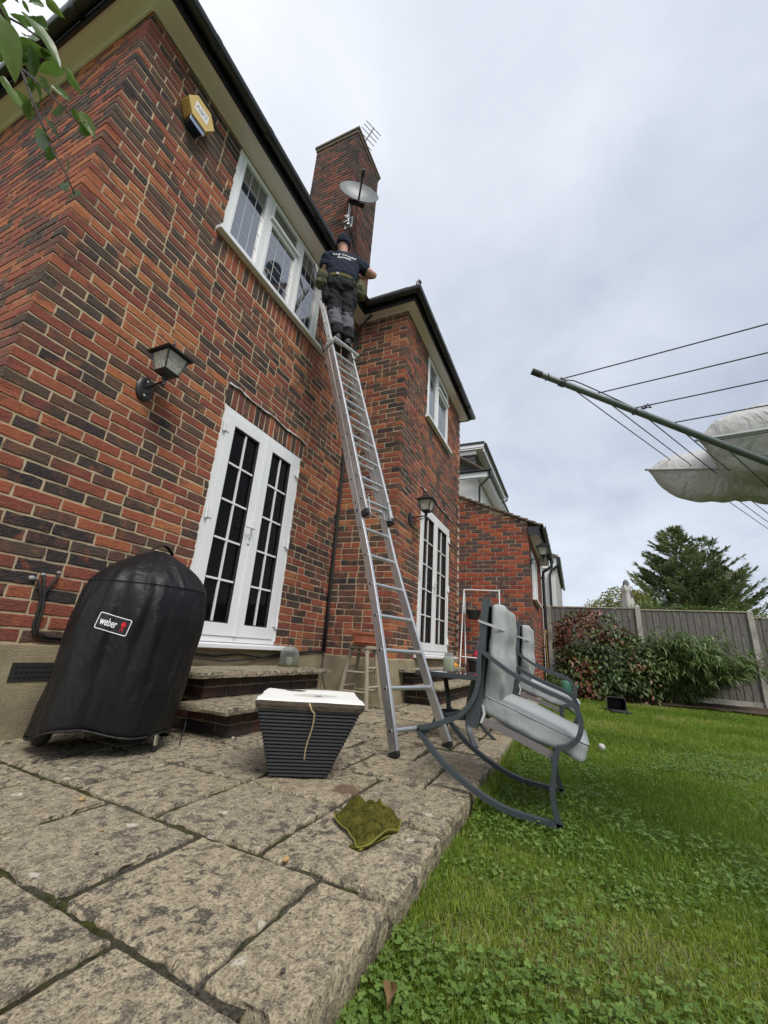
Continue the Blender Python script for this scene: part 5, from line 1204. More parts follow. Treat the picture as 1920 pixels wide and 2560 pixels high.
# ================================================================== covered barbecue
bq = thing('covered_barbecue', 'kettle barbecue under a fitted black fabric cover beside the steps', 'barbecue', (1.74, 2.40, GZ))
bx, by = 1.775, 2.385
prof = [(-.545,.312), (-.48,.319), (-.38,.324), (-.3,.328), (-.15,.336), (-.07,.34), (0,.342), (.07,.342), (.12,.338), (.20,.328), (.245,.318), (.258,.313), (.263,.319), (.270,.312), (.30,.294), (.34,.264), (.385,.218), (.425,.162), (.455,.112), (.48,.066), (.497,.032)]
nA = 160; rings = []
for z, r0 in prof:
    rg = []; dn = max(0, (.26-z)/.73)
    for k in range(nA):
        a = 2*math.pi*k/nA; fold = 0
        sagz = max(0, 1-abs(z+.02)/.3); fold -= .028*sagz*max(0, noise.noise(V(math.cos(a)*4.5, math.sin(a)*4.5, z*1.2+4)))*2
        fold += .016*dn**1.3*math.sin(a*4+.8+z*1.2+1.4*math.sin(a*2)) + .014*dn*noise.noise(V(math.cos(a)*3.4, math.sin(a)*3.4, z*.9+2)) + .020*dn*noise.noise(V(math.cos(a)*1.6, math.sin(a)*1.6, z*1.5))
        crease = max(0, 1-abs(((a-3.75+z*.12+math.pi) % (2*math.pi))-math.pi)/.10); fold -= .012*crease*(1 if z < .3 else .2)
        tent = max(0, noise.noise(V(math.cos(a)*3, math.sin(a)*3, z*4)))*.014*(1 if z > .27 else .5)
        zz = z - (.05*noise.noise(V(math.cos(a)*1.2, math.sin(a)*1.2, 7)) + .045*math.sin(a+.9)) * (dn if z < -.2 else 0) 
        lean = V(.018, -.01, 0)*max(0, z)*1.5 + V(-.05, .02, 0)*max(0, (.08-z)/.58)**1.3
        rr_ = (r0+fold+tent); rg.append(V(bx+math.cos(a)*rr_*1.04, by+math.sin(a)*rr_*.98, zz)+lean)
    rings.append(rg)
cvm = MB(); cvm.loft(rings, cap=False); e_ = len(rings)-1; cvm.f.append(tuple(e_*nA+k for k in range(nA))); cvm.mi.append(0)
for i_, v_ in enumerate(cvm.v):     # creased, slumped cloth
    p = Vector(v_); c_ = Vector((bx, by, p.z)); d_ = (p-c_); d_.z = 0
    if d_.length > .06:
        q_ = Vector((math.atan2(d_.y, d_.x)*2.2, p.z*3.2, 0)); rid_ = 1-abs(noise.noise(Vector((q_.x*1.6+q_.y*.7, q_.y*.9, 2))))*2.4
        cvm.v[i_] = tuple(p + d_.normalized()*(.010*max(0, rid_)**2 - .004 + .010*noise.noise(q_*2.6)))
cover = obj('cover', cvm, M['cover'], bq, smooth=True, subsurf=1)
sd2 = cover.modifiers.new('thick', 'SOLIDIFY'); sd2.thickness = .004
hm = MB(); hm.tube([p+V(0,0,.004) for p in rings[0]]+[rings[0][0]+V(0,0,.004)], .006, 6); obj('hem', hm, M['badge'], bq, smooth=True)
hs = MB(); hs.grid(lambda s_, t_: V(bx+.02+(s_-.5)*.15, by-.02-(t_-.5)*.03, .490+.045*math.sin(s_*math.pi)), 12, 1); ho = obj('carry_strap', hs, M['badge'], bq, recalc=False); q_ = ho.modifiers.new('s', 'SOLIDIFY'); q_.thickness = .004
lg = MB(); lg.tube([(1.862,2.165,-.40), (1.858,2.150,-.585)], .0125, 12); obj('leg', lg, M['chrome'], bq, smooth=50)
lf_ = MB(); lf_.lathe((1.858,2.150,-.61), [(.015,0), (.017,.004), (.0145,.03)], 14); obj('leg_foot', lf_, M['rubber'], bq, smooth=50)
for (x, y) in ((1.555, 2.66), (1.93, 2.72)):
    wh = MB(); wh.lathe((x-.02, y, -.525), [(.05,0), (.075,.0), (.083,.008), (.083,.03), (.075,.038), (.05,.038)], 24, ax=(1,0,0)); obj('wheel', wh, M['rubber'], bq, smooth=50)
    lg = MB(); lg.tube([(x+.03, y-.02, -.3), (x+.01, y, -.53)], .0125, 10); obj('leg', lg, M['chrome'], bq, smooth=50)
bw = MB(); bw.lathe((bx, by+.02, -.1), [(.02,-.22), (.16,-.16), (.25,-.02), (.27,.12), (.26,.2)], 24); obj('kettle_bowl', bw, M['badge'], bq, smooth=True)
st_ = MB(); pts = [V(2.02,2.22,-.40), V(2.06,2.19,-.42), V(2.075,2.185,-.49), V(2.055,2.17,-.56), V(2.02,2.14,-.60)]; st_.rect_tube(pts, V(.5,.8,0), .018, .003); obj('tie_strap', st_, M['badge'], bq)
# badge
dv = V(.60, .80, -.05).normalized(); ax_ = V(.80,-.60,-.24).normalized(); ay_ = V(.14,-.12,1).normalized()
def rrect(w_, h_, rad, n=5):
    p = []
    for cx_, cy_, a0 in ((w_/2-rad, h_/2-rad, 0), (-w_/2+rad, h_/2-rad, 90), (-w_/2+rad, -h_/2+rad, 180), (w_/2-rad, -h_/2+rad, 270)):
        for k in range(n+1): a = R(a0+90*k/n); p.append((cx_+rad*math.cos(a), cy_+rad*math.sin(a)))
    return p
def rgrid(w_, h_, nu, nv): 
    vs_ = [((i/nu-.5)*w_, (j/nv-.5)*h_) for j in range(nv+1) for i in range(nu+1)]; return vs_, [(j*(nu+1)+i, j*(nu+1)+i+1, (j+1)*(nu+1)+i+1, (j+1)*(nu+1)+i) for j in range(nv) for i in range(nu)]
BC = (1.465, 2.175, .035)
def dens(p, n=6): 
    o_ = []
    for a, b_ in zip(p, p[1:]+p[:1]):
        for k in range(n): o_.append((a[0]+(b_[0]-a[0])*k/n, a[1]+(b_[1]-a[1])*k/n))
    return o_
op, ip = dens(rrect(.158, .084, .009)), dens(rrect(.150, .076, .006)); nn = len(op)
depsg = bpy.context.evaluated_depsgraph_get()
class Tgt: pass
tg = Tgt(); tg.data = bpy.data.meshes.new_from_object(cover.evaluated_get(depsg)); tg.location = cover.location; tg.parent = bq
bdg = project('badge', tg, [rgrid(.154, .080, 16, 8)], BC, ax_, ay_, dv, .0025, M['badge'], bq)
def on_badge(nm, items, mat, lift): return project(nm, tg, items, BC, ax_, ay_, dv, lift, mat, bdg)
on_badge('badge_border', [(op+ip, [(k, (k+1) % nn, (k+1) % nn+nn, k+nn) for k in range(nn)])], M['text_white'], .0045)
A, F_ = text_mesh('weber', .05); A = [Vector((v.x*.62-.024, v.y*1.12-.017, 0)) for v in A]; on_badge('badge_lettering', [(A, F_)], M['text_white'], .0045)
ci = [(.047+.0125*math.cos(a), .010+.0125*math.sin(a)) for a in np.linspace(0, 6.283, 17)[:-1]]; lgz = [(.044,-.006), (.050,-.006), (.056,-.026), (.053,-.026), (.047,-.009), (.041,-.026), (.038,-.026)]; kn = [(.045,.022), (.049,.022), (.049,.026), (.045,.026)]
on_badge('kettle_emblem', [(ci, [tuple(range(16))]), (lgz, [(0,1,4), (1,2,3,4), (0,4,5,6)]), (kn, [(0,1,2,3)])], M['red'], .0047)
# ================================================================== planter
pu, pn_ = V(.538,-.843,0), V(.843,.538,0); pc3 = V(2.033,1.319,0)
plt = thing('planter', 'black ribbed tapering planter with a stained white foam top and dangling string', 'planter', (pc3.x, pc3.y, GZ))
def sq(h_, z, rad=.014, n=3, wob=0): 
    return [pc3 + pu*(.026*max(0, (z+.61)/.35)) + pu*x + pn_*y + V(0,0,z+wob*noise.noise(V(x*6, y*6, z*3))) for x, y in rrect(2*h_, 2*h_, rad, n)]
rg = []; nrib = 19; zt, zb_ = -.297, -.602; hA, hB = .243, .134
for k in range(nrib):
    z1 = zt+(zb_-zt)*k/nrib; z2 = zt+(zb_-zt)*(k+1)/nrib; h1 = hA+(hB-hA)*k/nrib; h2 = hA+(hB-hA)*(k+1)/nrib
    rg += [sq(h1, z1), sq(h1+.001, z1+(z2-z1)*.62), sq(h1-.011, z1+(z2-z1)*.66), sq(h2-.010, z2-.0005)]
pb = MB(); pb.loft(list(reversed(rg))); obj('pot_body', pb, M['ribbed'], plt, bevel=.0015)
fp = MB(); [fp.obox(pc3+pu*a*.1+pn_*b_*.1+V(0,0,-.606), pu*.02, pn_*.02, V(0,0,.006)) for a in (-1,1) for b_ in (-1,1)]; obj('pot_feet', fp, M['rubber'], plt)
rm = MB(); rm.loft([sq(.236, -.300), sq(.250, -.296, .014, 3, .004), sq(.257, -.275, .016, 3, .008), sq(.257, -.258, .016, 3, .012), sq(.247, -.256, .016, 3, .012)]); obj('pot_rim', rm, M['rim'], plt, bevel=.002)
fm = MB(); nF = 40
def foam(s_, t_):
    x, y = (s_-.5)*.512, (t_-.5)*.512; e_ = min(s_, 1-s_, t_, 1-t_); d_ = ((x-.03)**2/.19**2+(y+.02)**2/.15**2)
    w_ = .014*noise.noise(V(x*9, y*9, 2)) ; z = -.2535 + .006*noise.noise(V(x*6, y*6, -.258*3)) + (.0015*noise.noise(V(x*14, y*14, 4))) - .004*max(0, 1-d_) - (.006 if e_ < .01 else 0)
    ed = 1+ (w_ if e_ < .02 else 0); return pc3+pu*(x*ed+.026)+pn_*y*ed+V(0,0,z)
fm.grid(foam, nF, nF); fo = obj('foam_top', fm, mat_foam(((tuple(pu), .052, .15), (tuple(pn_), -.02, .105))), plt, smooth=True, recalc=False)
sg_ = MB(); c = pc3-pn_*.247+pu*.03; sp = [pc3-pn_*.2+pu*.0+V(0,0,-.262), c-pn_*.014+pu*-.01+V(0,0,-.268), c+pn_*.0-pn_*.016+V(0,0,-.29)]
for k in range(1, 15): q = k/14; sp.append(pc3-pn_*(.260-.094*q)+pu*(.045+.006*math.sin(q*6)-.02*q)+V(0,0,-.29-.235*q))
sg_.tube(sp, [.0035+.0012*(k % 2) for k in range(len(sp))], 6); obj('string', sg_, M['string'], plt, smooth=True)
# ================================================================== stool with trough
sx, sy = 4.375, 2.17
stl = thing('bar_stool', 'bleached wooden round stool standing behind the ladder', 'stool', (sx, sy, GZ))
q = MB(); q.lathe((sx,sy,0), [(.14,-.012), (.165,-.008), (.17,.006), (.165,.02), (.12,.024)], 28); obj('seat', q, M['oldwood'], stl, smooth=40)
fe = []; tp = []
for (a, b_) in ((-1,-1), (1,-1), (1,1), (-1,1)):
    f_ = V(sx+a*.175, sy+b_*.175, GZ); t_ = V(sx+a*.095, sy+b_*.095, -.01); fe.append(f_); tp.append(t_); q = MB(); q.bar(f_, t_, .036, .032, (0,1,0)); obj('leg', q, M['oldwood'], stl, bevel=.005)
for i in range(4):
    j = (i+1) % 4
    for s_ in ((.36, .68) if i % 2 == 0 else (.28, .60)):
        q = MB(); q.tube([fe[i].lerp(tp[i], s_), fe[j].lerp(tp[j], s_)], .0125, 8); obj('stretcher', q, M['oldwood'], stl, smooth=50)
q = MB(); [q.bar(tp[i]-V(0,0,.03), tp[(i+1)%4]-V(0,0,.03), .05, .018) for i in range(4)]; obj('apron', q, M['oldwood'], stl)
tg_ = thing('plant_trough', 'terracotta coloured plastic trough standing on the wooden stool', 'trough', (4.33, 2.12, .024))
q = MB(); cc3 = V(4.34,2.13,.024)
def trr(hx, hy, z): return [cc3+V(x,y,z) for x, y in rrect(2*hx, 2*hy, .02, 3)]
q.loft([trr(.175,.06,0), trr(.195,.075,.115), trr(.205,.085,.117), trr(.208,.088,.14), trr(.198,.078,.142), trr(.185,.066,.06)]); q.loft([trr(.205,.083,.03), trr(.209,.087,.035), trr(.205,.083,.04)])
obj('trough_body', q, M['terracotta'], tg_, bevel=.003)
# ================================================================== glass cloche with candle
cl = thing('candle_cloche', 'smoky glass dome lantern with a cream candle on the top step', 'lantern', (3.70, 2.66, -.225)); cx2, cy2, cz2 = 3.70, 2.66, -.225
q = MB(); q.lathe((cx2,cy2,cz2), [(.10,0), (.103,.006), (.10,.014), (.06,.016)], 28); obj('tray', q, M['belt'], cl, smooth=40)
q = MB(); q.lathe((cx2,cy2,cz2), [(.094,.016), (.096,.10), (.09,.14), (.072,.172), (.04,.19), (.012,.196)], 28); obj('glass_dome', q, M['clear'], cl, smooth=True)
q = MB(); q.lathe((cx2,cy2,cz2), [(.035,.016), (.035,.085), (.03,.088), (.004,.086), (.002,.10)], 18); obj('candle', q, M['wax'], cl, smooth=40)
q = MB(); q.tube([V(cx2-.05,cy2,cz2+.185), V(cx2-.03,cy2,cz2+.215), V(cx2,cy2,cz2+.225), V(cx2+.03,cy2,cz2+.215), V(cx2+.05,cy2,cz2+.185)], .0025, 6); obj('wire_handle', q, M['blackmetal'], cl)
# ================================================================== rocking chairs
def rbox(c, h_, rad, n=7, fn=None):
    """rounded cushion block, half sizes h_, edge radius rad"""
    mb = MB(); idx = {}; c = Vector(c); faces = []
    def pt(a, b_, f): 
        s_ = [(f, a, b_), (a, f, b_), (a, b_, f)]
        return s_
    for axis in range(3):
        for sgn in (-1, 1):
            g_ = {}
            for i in range(n+1):
                for j in range(n+1):
                    u_ = [0,0,0]; u_[axis] = sgn; u_[(axis+1)%3] = -1+2*i/n; u_[(axis+2)%3] = -1+2*j/n
                    key = tuple(round(x, 5) for x in u_)
                    if key not in idx:
                        p = Vector((u_[0]*h_[0], u_[1]*h_[1], u_[2]*h_[2])); core = Vector([max(-(h_[k]-rad), min(h_[k]-rad, p[k])) for k in range(3)]); d = p-core
                        if d.length > 1e-6: p = core+d.normalized()*min(d.length, rad)
                        if fn: p = fn(p, u_)
                        idx[key] = len(mb.v); mb.v.append(tuple(c+p))
                    g_[i, j] = idx[key]
            for i in range(n):
                for j in range(n):
                    q = (g_[i,j], g_[i+1,j], g_[i+1,j+1], g_[i,j+1]); mb.f.append(q if sgn > 0 else q[::-1]); mb.mi.append(0)
    return mb
def profile(pts, x): return [V(x, -f, z) for f, z in pts]
def smooth_pts(pts, n=5):
    P_ = [Vector((a, b_, 0)) for a, b_ in pts]; o_ = []
    for i in range(len(P_)-1):
        p0, p1, p2, p3 = P_[max(i-1,0)], P_[i], P_[i+1], P_[min(i+2,len(P_)-1)]
        for k in range(n):
            t_ = k/n; q = .5*((2*p1)+(-p0+p2)*t_+(2*p0-5*p1+4*p2-p3)*t_*t_+(-p0+3*p1-3*p2+p3)*t_**3); o_.append((q.x, q.y))
    o_.append((P_[-1].x, P_[-1].y)); return o_
CW_ = .565
def rocking_chair(label):
    t = thing('rocking_chair', label, 'chair', (0,0,0), 'rocking chairs at the edge of the lawn')
    L = dict(local=True)
    for x in (.0, CW_):
        q = MB(); q.rect_tube(profile(smooth_pts([(-.652,.300), (-.53,.177), (-.373,.081), (-.213,.024), (-.016,.006), (.002,.004)]), x), (1,0,0), .034, .022); obj('rocker', q, M['chair_metal'], t, smooth=40, **L)
        q = MB(); q.rect_tube(profile(smooth_pts([(.0,.0), (-.021,.07), (-.024,.139), (-.012,.22), (.007,.305)]), x), (1,0,0), .034, .022); obj('front_leg', q, M['chair_metal'], t, smooth=40, **L)
        q = MB(); q.rect_tube(profile(smooth_pts([(.004,.303), (.045,.312), (.088,.345), (.108,.396), (.104,.45), (.075,.49), (.03,.512), (-.05,.540), (-.169,.592), (-.26,.648), (-.352,.712)]), x), (1,0,0), .036, .020); obj('armrest', q, M['chair_metal'], t, smooth=40, **L)
        q = MB(); q.rect_tube(profile(smooth_pts([(-.333,.692), (-.338,.63), (-.343,.54), (-.374,.455), (-.443,.380), (-.54,.336), (-.648,.302)]), x), (1,0,0), .034, .022); obj('rear_arm', q, M['chair_metal'], t, smooth=40, **L)
        xi = x+.034 if x == 0 else x-.034
        q = MB(); q.rect_tube(profile(smooth_pts([(-.372,.36), (-.352,.45), (-.338,.6), (-.322,.8), (-.306,.955)]), xi), (1,0,0), .026, .036); obj('back_post', q, M['chair_metal'], t, smooth=40, **L)
        q = MB(); q.rect_tube(profile([(-.335,.372), (-.17,.318), (-.006,.258)], xi), (1,0,0), .022, .030); obj('seat_rail', q, M['taupe'], t, **L)
        q = MB(); q.obox(V(xi-.0, .365, .385), V(.016,0,0), V(0,.022,.006), V(0,-.010,.045)); [q.lathe(V(xi+(-.019 if x == 0 else .017), .365-d_*.3, .37+d_), [(.008,0), (.008,.004)], 10, ax=(1,0,0)) for d_ in (0,.035)]; obj('hinge_plate', q, M['chair_metal'], t, **L)
    q = MB(); q.rect_tube([V(x_, .306-.02*math.sin(math.pi*(x_-.03)/(CW_-.06)), .945-.045*math.sin(math.pi*(x_-.03)/(CW_-.06))) for x_ in np.linspace(.03, CW_-.03, 12)], (0,1,0), .022, .03); obj('top_rail', q, M['chair_metal'], t, smooth=40, **L)
    q = MB(); q.rect_tube([V(x_, .013+.045*0, .250-.03*math.sin(math.pi*(x_)/(CW_))) for x_ in np.linspace(.02, CW_-.02, 10)], (0,1,0), .03, .022); obj('front_rail', q, M['chair_metal'], t, **L)
    q = MB(); q.bar((.0,.62,.29), (CW_,.62,.29), .022, .022); q.bar((.01,.37,.35), (CW_-.01,.37,.35), .026, .026); obj('cross_rail', q, M['chair_metal'], t, **L)
    q = MB(); q.add([V(.04,.34,.372), V(CW_-.04,.34,.372), V(CW_-.04,.31,.93), V(.04,.31,.93), V(.04,.336,.372), V(CW_-.04,.336,.372), V(CW_-.04,.306,.93), V(.04,.306,.93)], [(0,1,2,3), (7,6,5,4), (0,4,5,1), (2,6,7,3), (1,5,6,2), (3,7,4,0)]); obj('sling', q, M['taupe'], t, **L)
    # cushions
    rr_ = random.Random(5)
    def seatf(p, u_):
        x, y, z = p; crown = .016*(1-u_[0]**2)*(1-u_[1]**2)*(1 if u_[2] > 0 else .2); wr = .006*noise.noise(V(x*11, y*11, z*11+2)) + .007*noise.noise(V(x*26, y*16, z*18)); tuck = .012*math.cos(u_[1]*math.pi*1.0)*(.5 if abs(u_[0]) > .9 else .2)
        pill = -.02*max(0, abs(u_[0])-.75)*4*.3
        return Vector((x+(wr if abs(u_[0]) > .9 else 0), y+(wr*1.2 if abs(u_[1]) > .9 else 0), z+crown+wr+pill*.0))
    sc = rbox((0,0,0), (CW_/2-.042, .245, .050), .03, 16, seatf); ang = math.atan2(.117, .33)
    Mx = Matrix.Translation(V(CW_/2, .105, .368)) @ Matrix.Rotation(ang, 4, 'X'); sc.v = [tuple(Mx @ Vector(v)) for v in sc.v]; sco = obj('seat_cushion', sc, M['cushion'], t, smooth=True, subsurf=1, **L)
    def pip(zz, hx, hy, mxx, rad=.004):
        pts = [mxx @ Vector((x, y, zz)) for x, y in dens(rrect(2*hx, 2*hy, .03, 3), 3)]; q = MB(); q.tube(pts+[pts[0]], rad, 6); return q
    obj('seat_piping', pip(.036, CW_/2-.045, .242, Mx), M['cushion'], sco, smooth=True, **L)
    def backf(p, u_):
        x, y, z = p; pillow = .018*math.cos((z+.02)*11)*(1 if u_[1] < 0 else .1)*(1-u_[0]**2*.6); wr = .010*noise.noise(V(x*9, y*9+5, z*13)) + .007*noise.noise(V(x*20, y*20, z*28)); dent = -.03*math.exp(-((z-.05)/.05)**2)*(1-u_[0]**2) if u_[1] < -.5 else 0
        return Vector((x+wr*(1.4 if abs(u_[0]) > .9 else .4), y-pillow-dent+wr, z+wr*.5))
    bc = rbox((0,0,0), (CW_/2-.045, .048, .268), .034, 16, backf); a2 = math.atan2(.05, .5)
    Mx2 = Matrix.Translation(V(CW_/2, .262, .668)) @ Matrix.Rotation(-a2*-1.0, 4, 'X'); bc.v = [tuple(Mx2 @ Vector(v)) for v in bc.v]; bco = obj('back_cushion', bc, M['cushion'], t, smooth=True, subsurf=1, **L)
    for zz in (.83,):
        q = MB(); q.rect_tube([V(.012,.345,zz+.012), V(.012,.29,zz-.005), V(.035,.235,zz-.022), V(.05,.215,zz-.03)], (0,0,1), .012, .004); q.rect_tube([V(CW_-.012,.345,zz+.012), V(CW_-.012,.29,zz-.005), V(CW_-.05,.215,zz-.03)], (0,0,1), .012, .004); obj('tie', q, M['cushion_trim'], bco, **L)
    q = MB(); q.rect_tube([V(.036,.33,.44), V(.028,.32,.40), V(.02,.335,.36)], (0,1,0), .012, .004); q.rect_tube([V(CW_-.036,.33,.44), V(CW_-.028,.32,.40), V(CW_-.02,.335,.36)], (0,1,0), .012, .004); obj('seat_tie', q, M['cushion_trim'], sco, **L)
    return t
ch1 = rocking_chair('nearest dark metal rocking chair with pale grey cushions, half on the lawn'); ch1.location = (2.235, .111, LZ+.012); ch1.rotation_euler = (0,0,R(1.0))
ch2 = copy_tree(ch1); ch2['label'] = 'further dark metal rocking chair with pale grey cushions behind the first'; ch2.location = (3.96, .122, LZ+.04); ch2.rotation_euler = (R(-1.5),0,R(2))
# ================================================================== glass table and jar
tbx, tby, tz = 3.50, .875, -.135
tb_ = thing('glass_table', 'small square black glass table with bowed metal legs between the rocking chairs', 'table', (tbx, tby, GZ), None, 0)
ra = R(-7); U1, U2 = V(math.cos(ra), math.sin(ra), 0), V(-math.sin(ra), math.cos(ra), 0); hs_ = .255; tc_ = V(tbx, tby, tz)
q = MB()
for (a, b_, ax_2) in ((V(0,-1,0), 0, U1), (V(0,1,0), 0, U1)): pass
for s_ in (-1, 1): q.obox(tc_+U2*s_*(hs_-.012)-V(0,0,.018), U1*hs_, U2*.012, V(0,0,.018)); q.obox(tc_+U1*s_*(hs_-.012)-V(0,0,.018), U1*.012, U2*(hs_-.0245), V(0,0,.018))
obj('table_rim', q, M['chair_metal'], tb_, bevel=.003)
q = MB(); q.obox(tc_-V(0,0,.008), U1*(hs_-.025), U2*(hs_-.025), V(0,0,.004)); obj('glass_top', q, M['tablegl'], tb_)
lgp = [(.93,-.037), (.80,-.10), (.66,-.20), (.60,-.30), (.66,-.38), (.95,-.46), (1.04,-.475)]
for a in (-1, 1):
    for b_ in (-1, 1):
        q = MB(); q.rect_tube([tc_+(U1*a*s_+U2*b_*s_)*.215*1.0+V(0,0,z) for s_, z in smooth_pts(lgp, 4)], (U1*a-U2*b_).normalized(), .035, .018); obj('leg', q, M['chair_metal'], tb_, smooth=40)
q = MB()
for k in range(2):
    pts = [tc_+V(0,0,-.30-.02*k)+U1*(.145-.02*k)*math.cos(a)+U2*(.145-.02*k)*math.sin(a) for a in np.linspace(0, 2*math.pi, 33)]; q.rect_tube(pts, (0,0,1), .03 if k == 0 else .012, .006)
obj('stretcher_ring', q, M['chair_metal'], tb_, smooth=40)
jx, jy, jz = 3.42, .93, tz+.0
jr = thing('candle_jar', 'square glass jar of white wax on the glass table', 'jar', (jx, jy, jz))
def jsq(h_, z): return [V(jx+x, jy+y, jz+z) for x, y in rrect(2*h_, 2*h_, .012, 3)]
q = MB(); q.loft([jsq(.033,.0045), jsq(.036,.008), jsq(.036,.095), jsq(.031,.108)]); obj('wax_fill', q, M['wax'], jr, smooth=40)
q = MB(); q.loft([jsq(.036,.001), jsq(.0395,.006), jsq(.0395,.10), jsq(.034,.113), jsq(.0305,.118), jsq(.0305,.143)], cap=False); obj('glass', q, M['clear'], jr, smooth=40)
q = MB(); [q.loft([jsq(.0315, z), jsq(.0325, z+.002), jsq(.0315, z+.004)], cap=False) for z in (.120,.127,.134,.140)]; obj('screw_thread', q, M['jarlid'], jr, smooth=40)
# ================================================================== wall lanterns
def wall_lamp(x, yw, z, label, scale=1.0, out_=.215, lift=.0):
    t = thing('wall_lamp', label, 'lamp', (x, yw, z), 'black coach lanterns on the house walls'); s = scale
    q = MB(); q.lathe((x,yw,z), [(.062*s,0), (.070*s,.006*s), (.070*s,.016*s), (.055*s,.028*s), (.02*s,.03*s)], 28, ax=(0,-1,0)); q.v = [(a, b_, z+(c-z)*1.42) for a, b_, c in q.v]; obj('back_plate', q, M['blackmetal'], t, smooth=40)
    q = MB(); [q.lathe((x+.0, yw-.024*s, z+d_*s), [(.010*s,0), (.010*s,.006*s), (.006*s,.009*s)], 10, ax=(0,-1,0)) for d_ in (-.06, .06)]; obj('screw', q, M['steel'], t)
    ly = yw-out_*s; az = z+.015*s
    q = MB(); q.tube([V(x,yw-.02,az-.01*s), V(x,ly,az+.01*s)], .0095*s, 10)
    q.tube([V(x,yw-.025,az-.055*s), V(x,yw-.07*s,az-.075*s), V(x,yw-.11*s,az-.055*s), V(x,yw-.10*s,az-.03*s), V(x,yw-.075*s,az-.038*s)], .0055*s, 8); q.tube([V(x,yw-.11*s,az-.055*s), V(x,ly+.03*s,az-.02*s), V(x,ly,az-.02*s)], .0055*s, 8)
    obj('bracket_arm', q, M['blackmetal'], t, smooth=50)
    b0 = az+.012*s
    q = MB(); q.lathe((x,ly,b0), [(.004*s,-.06*s), (.011*s,-.053*s), (.006*s,-.042*s), (.014*s,-.034*s), (.010*s,-.02*s), (.016*s,-.01*s), (.012*s,.002*s), (.019*s,.01*s), (.024*s,.022*s), (.014*s,.03*s), (.03*s,.045*s)], 16); obj('spindle', q, M['blackmetal'], t, smooth=50)
    def sq4(h_, zz): return [V(x+a*h_*s, ly+b_*h_*s, zz) for a, b_ in ((-1,-1),(1,-1),(1,1),(-1,1))]
    zb, zt = b0+.062*s, b0+.215*s; hb, ht_ = .056, .090
    q = MB(); q.loft([sq4(.034, zb-.02*s), sq4(.052, zb-.012*s), sq4(.060, zb), sq4(.064, zb+.001), sq4(.064, zb+.010*s)]); obj('lantern_base', q, M['blackmetal'], t, bevel=.002)
    q = MB()
    for a, b_ in ((-1,-1),(1,-1),(1,1),(-1,1)): q.bar((x+a*hb*s, ly+b_*hb*s, zb+.008*s), (x+a*ht_*s, ly+b_*ht_*s, zt), .011*s, .011*s, (a, b_, 0))
    q.loft([sq4(ht_+.004, zt-.008*s), sq4(ht_+.004, zt)]); obj('lantern_frame', q, M['blackmetal'], t)
    for a, b_ in ((0,-1),(1,0),(0,1),(-1,0)):
        tx, ty = -b_, a; g_ = MB(); k1, k2 = hb-.002, ht_-.002
        def gp(u_, v_, ins=0): 
            h_ = k1+(k2-k1)*v_; return V(x+(a*(h_-ins)+tx*h_*u_*.9)*s, ly+(b_*(h_-ins)+ty*h_*u_*.9)*s, zb+.01*s+(zt-.008*s-zb-.01*s)*v_)
        g_.grid(lambda u_, v_: gp(u_*2-1, v_), 1, 1); p_ = obj('lantern_pane', g_, M['lampglass'], t, recalc=False)
        lb = MB()
        for seg in (((0,1),(0,.78)), ((0,.78),(-.35,.5)), ((0,.78),(.35,.5)), ((-.35,.5),(0,.22)), ((.35,.5),(0,.22)), ((0,.22),(0,0)), ((-.35,.5),(-1,.62)), ((.35,.5),(1,.62)), ((-.35,.5),(-.75,0)), ((.35,.5),(.75,0))): lb.tube([gp(*seg[0], -.002), gp(*seg[1], -.002)], .0022*s, 4, cap=False)
        obj('pane_leading', lb, M['lead'], p_)
    q = MB(); q.loft([sq4(.118, zt+.0005), sq4(.120, zt+.008*s), sq4(.100, zt+.018*s), sq4(.066, zt+.045*s), sq4(.05, zt+.07*s), sq4(.028, zt+.085*s), sq4(.012, zt+.092*s)]); obj('lantern_roof', q, M['blackmetal'], t, bevel=.002)
    q = MB(); q.lathe((x,ly,zt+.088*s), [(.013*s,0), (.016*s,.006*s), (.008*s,.014*s), (.012*s,.024*s), (.006*s,.034*s), (.004*s,.062*s), (.001*s,.075*s)], 12); obj('finial', q, M['blackmetal'], t, smooth=50)
    q = MB(); q.lathe((x,ly,zb+.012*s), [(.012*s,0), (.012*s,.03*s), (.022*s,.06*s), (.026*s,.085*s), (.018*s,.108*s), (.004*s,.115*s)], 14); obj('bulb', q, M['foam'], t, smooth=True)
    return t
M['lampglass'] = mat_clear('rippled_lamp_glass', (.78,.77,.66), .38)
wall_lamp(1.715, YF, 1.775, 'black coach lantern on the brick wall left of the near french doors')
wall_lamp(5.215, YB, 1.775, 'black coach lantern beside the far french doors', 1.0, .24)
wall_lamp(8.22, YE, 1.79, 'black coach lantern on the extension corner under its gutter', 1.0, .24)
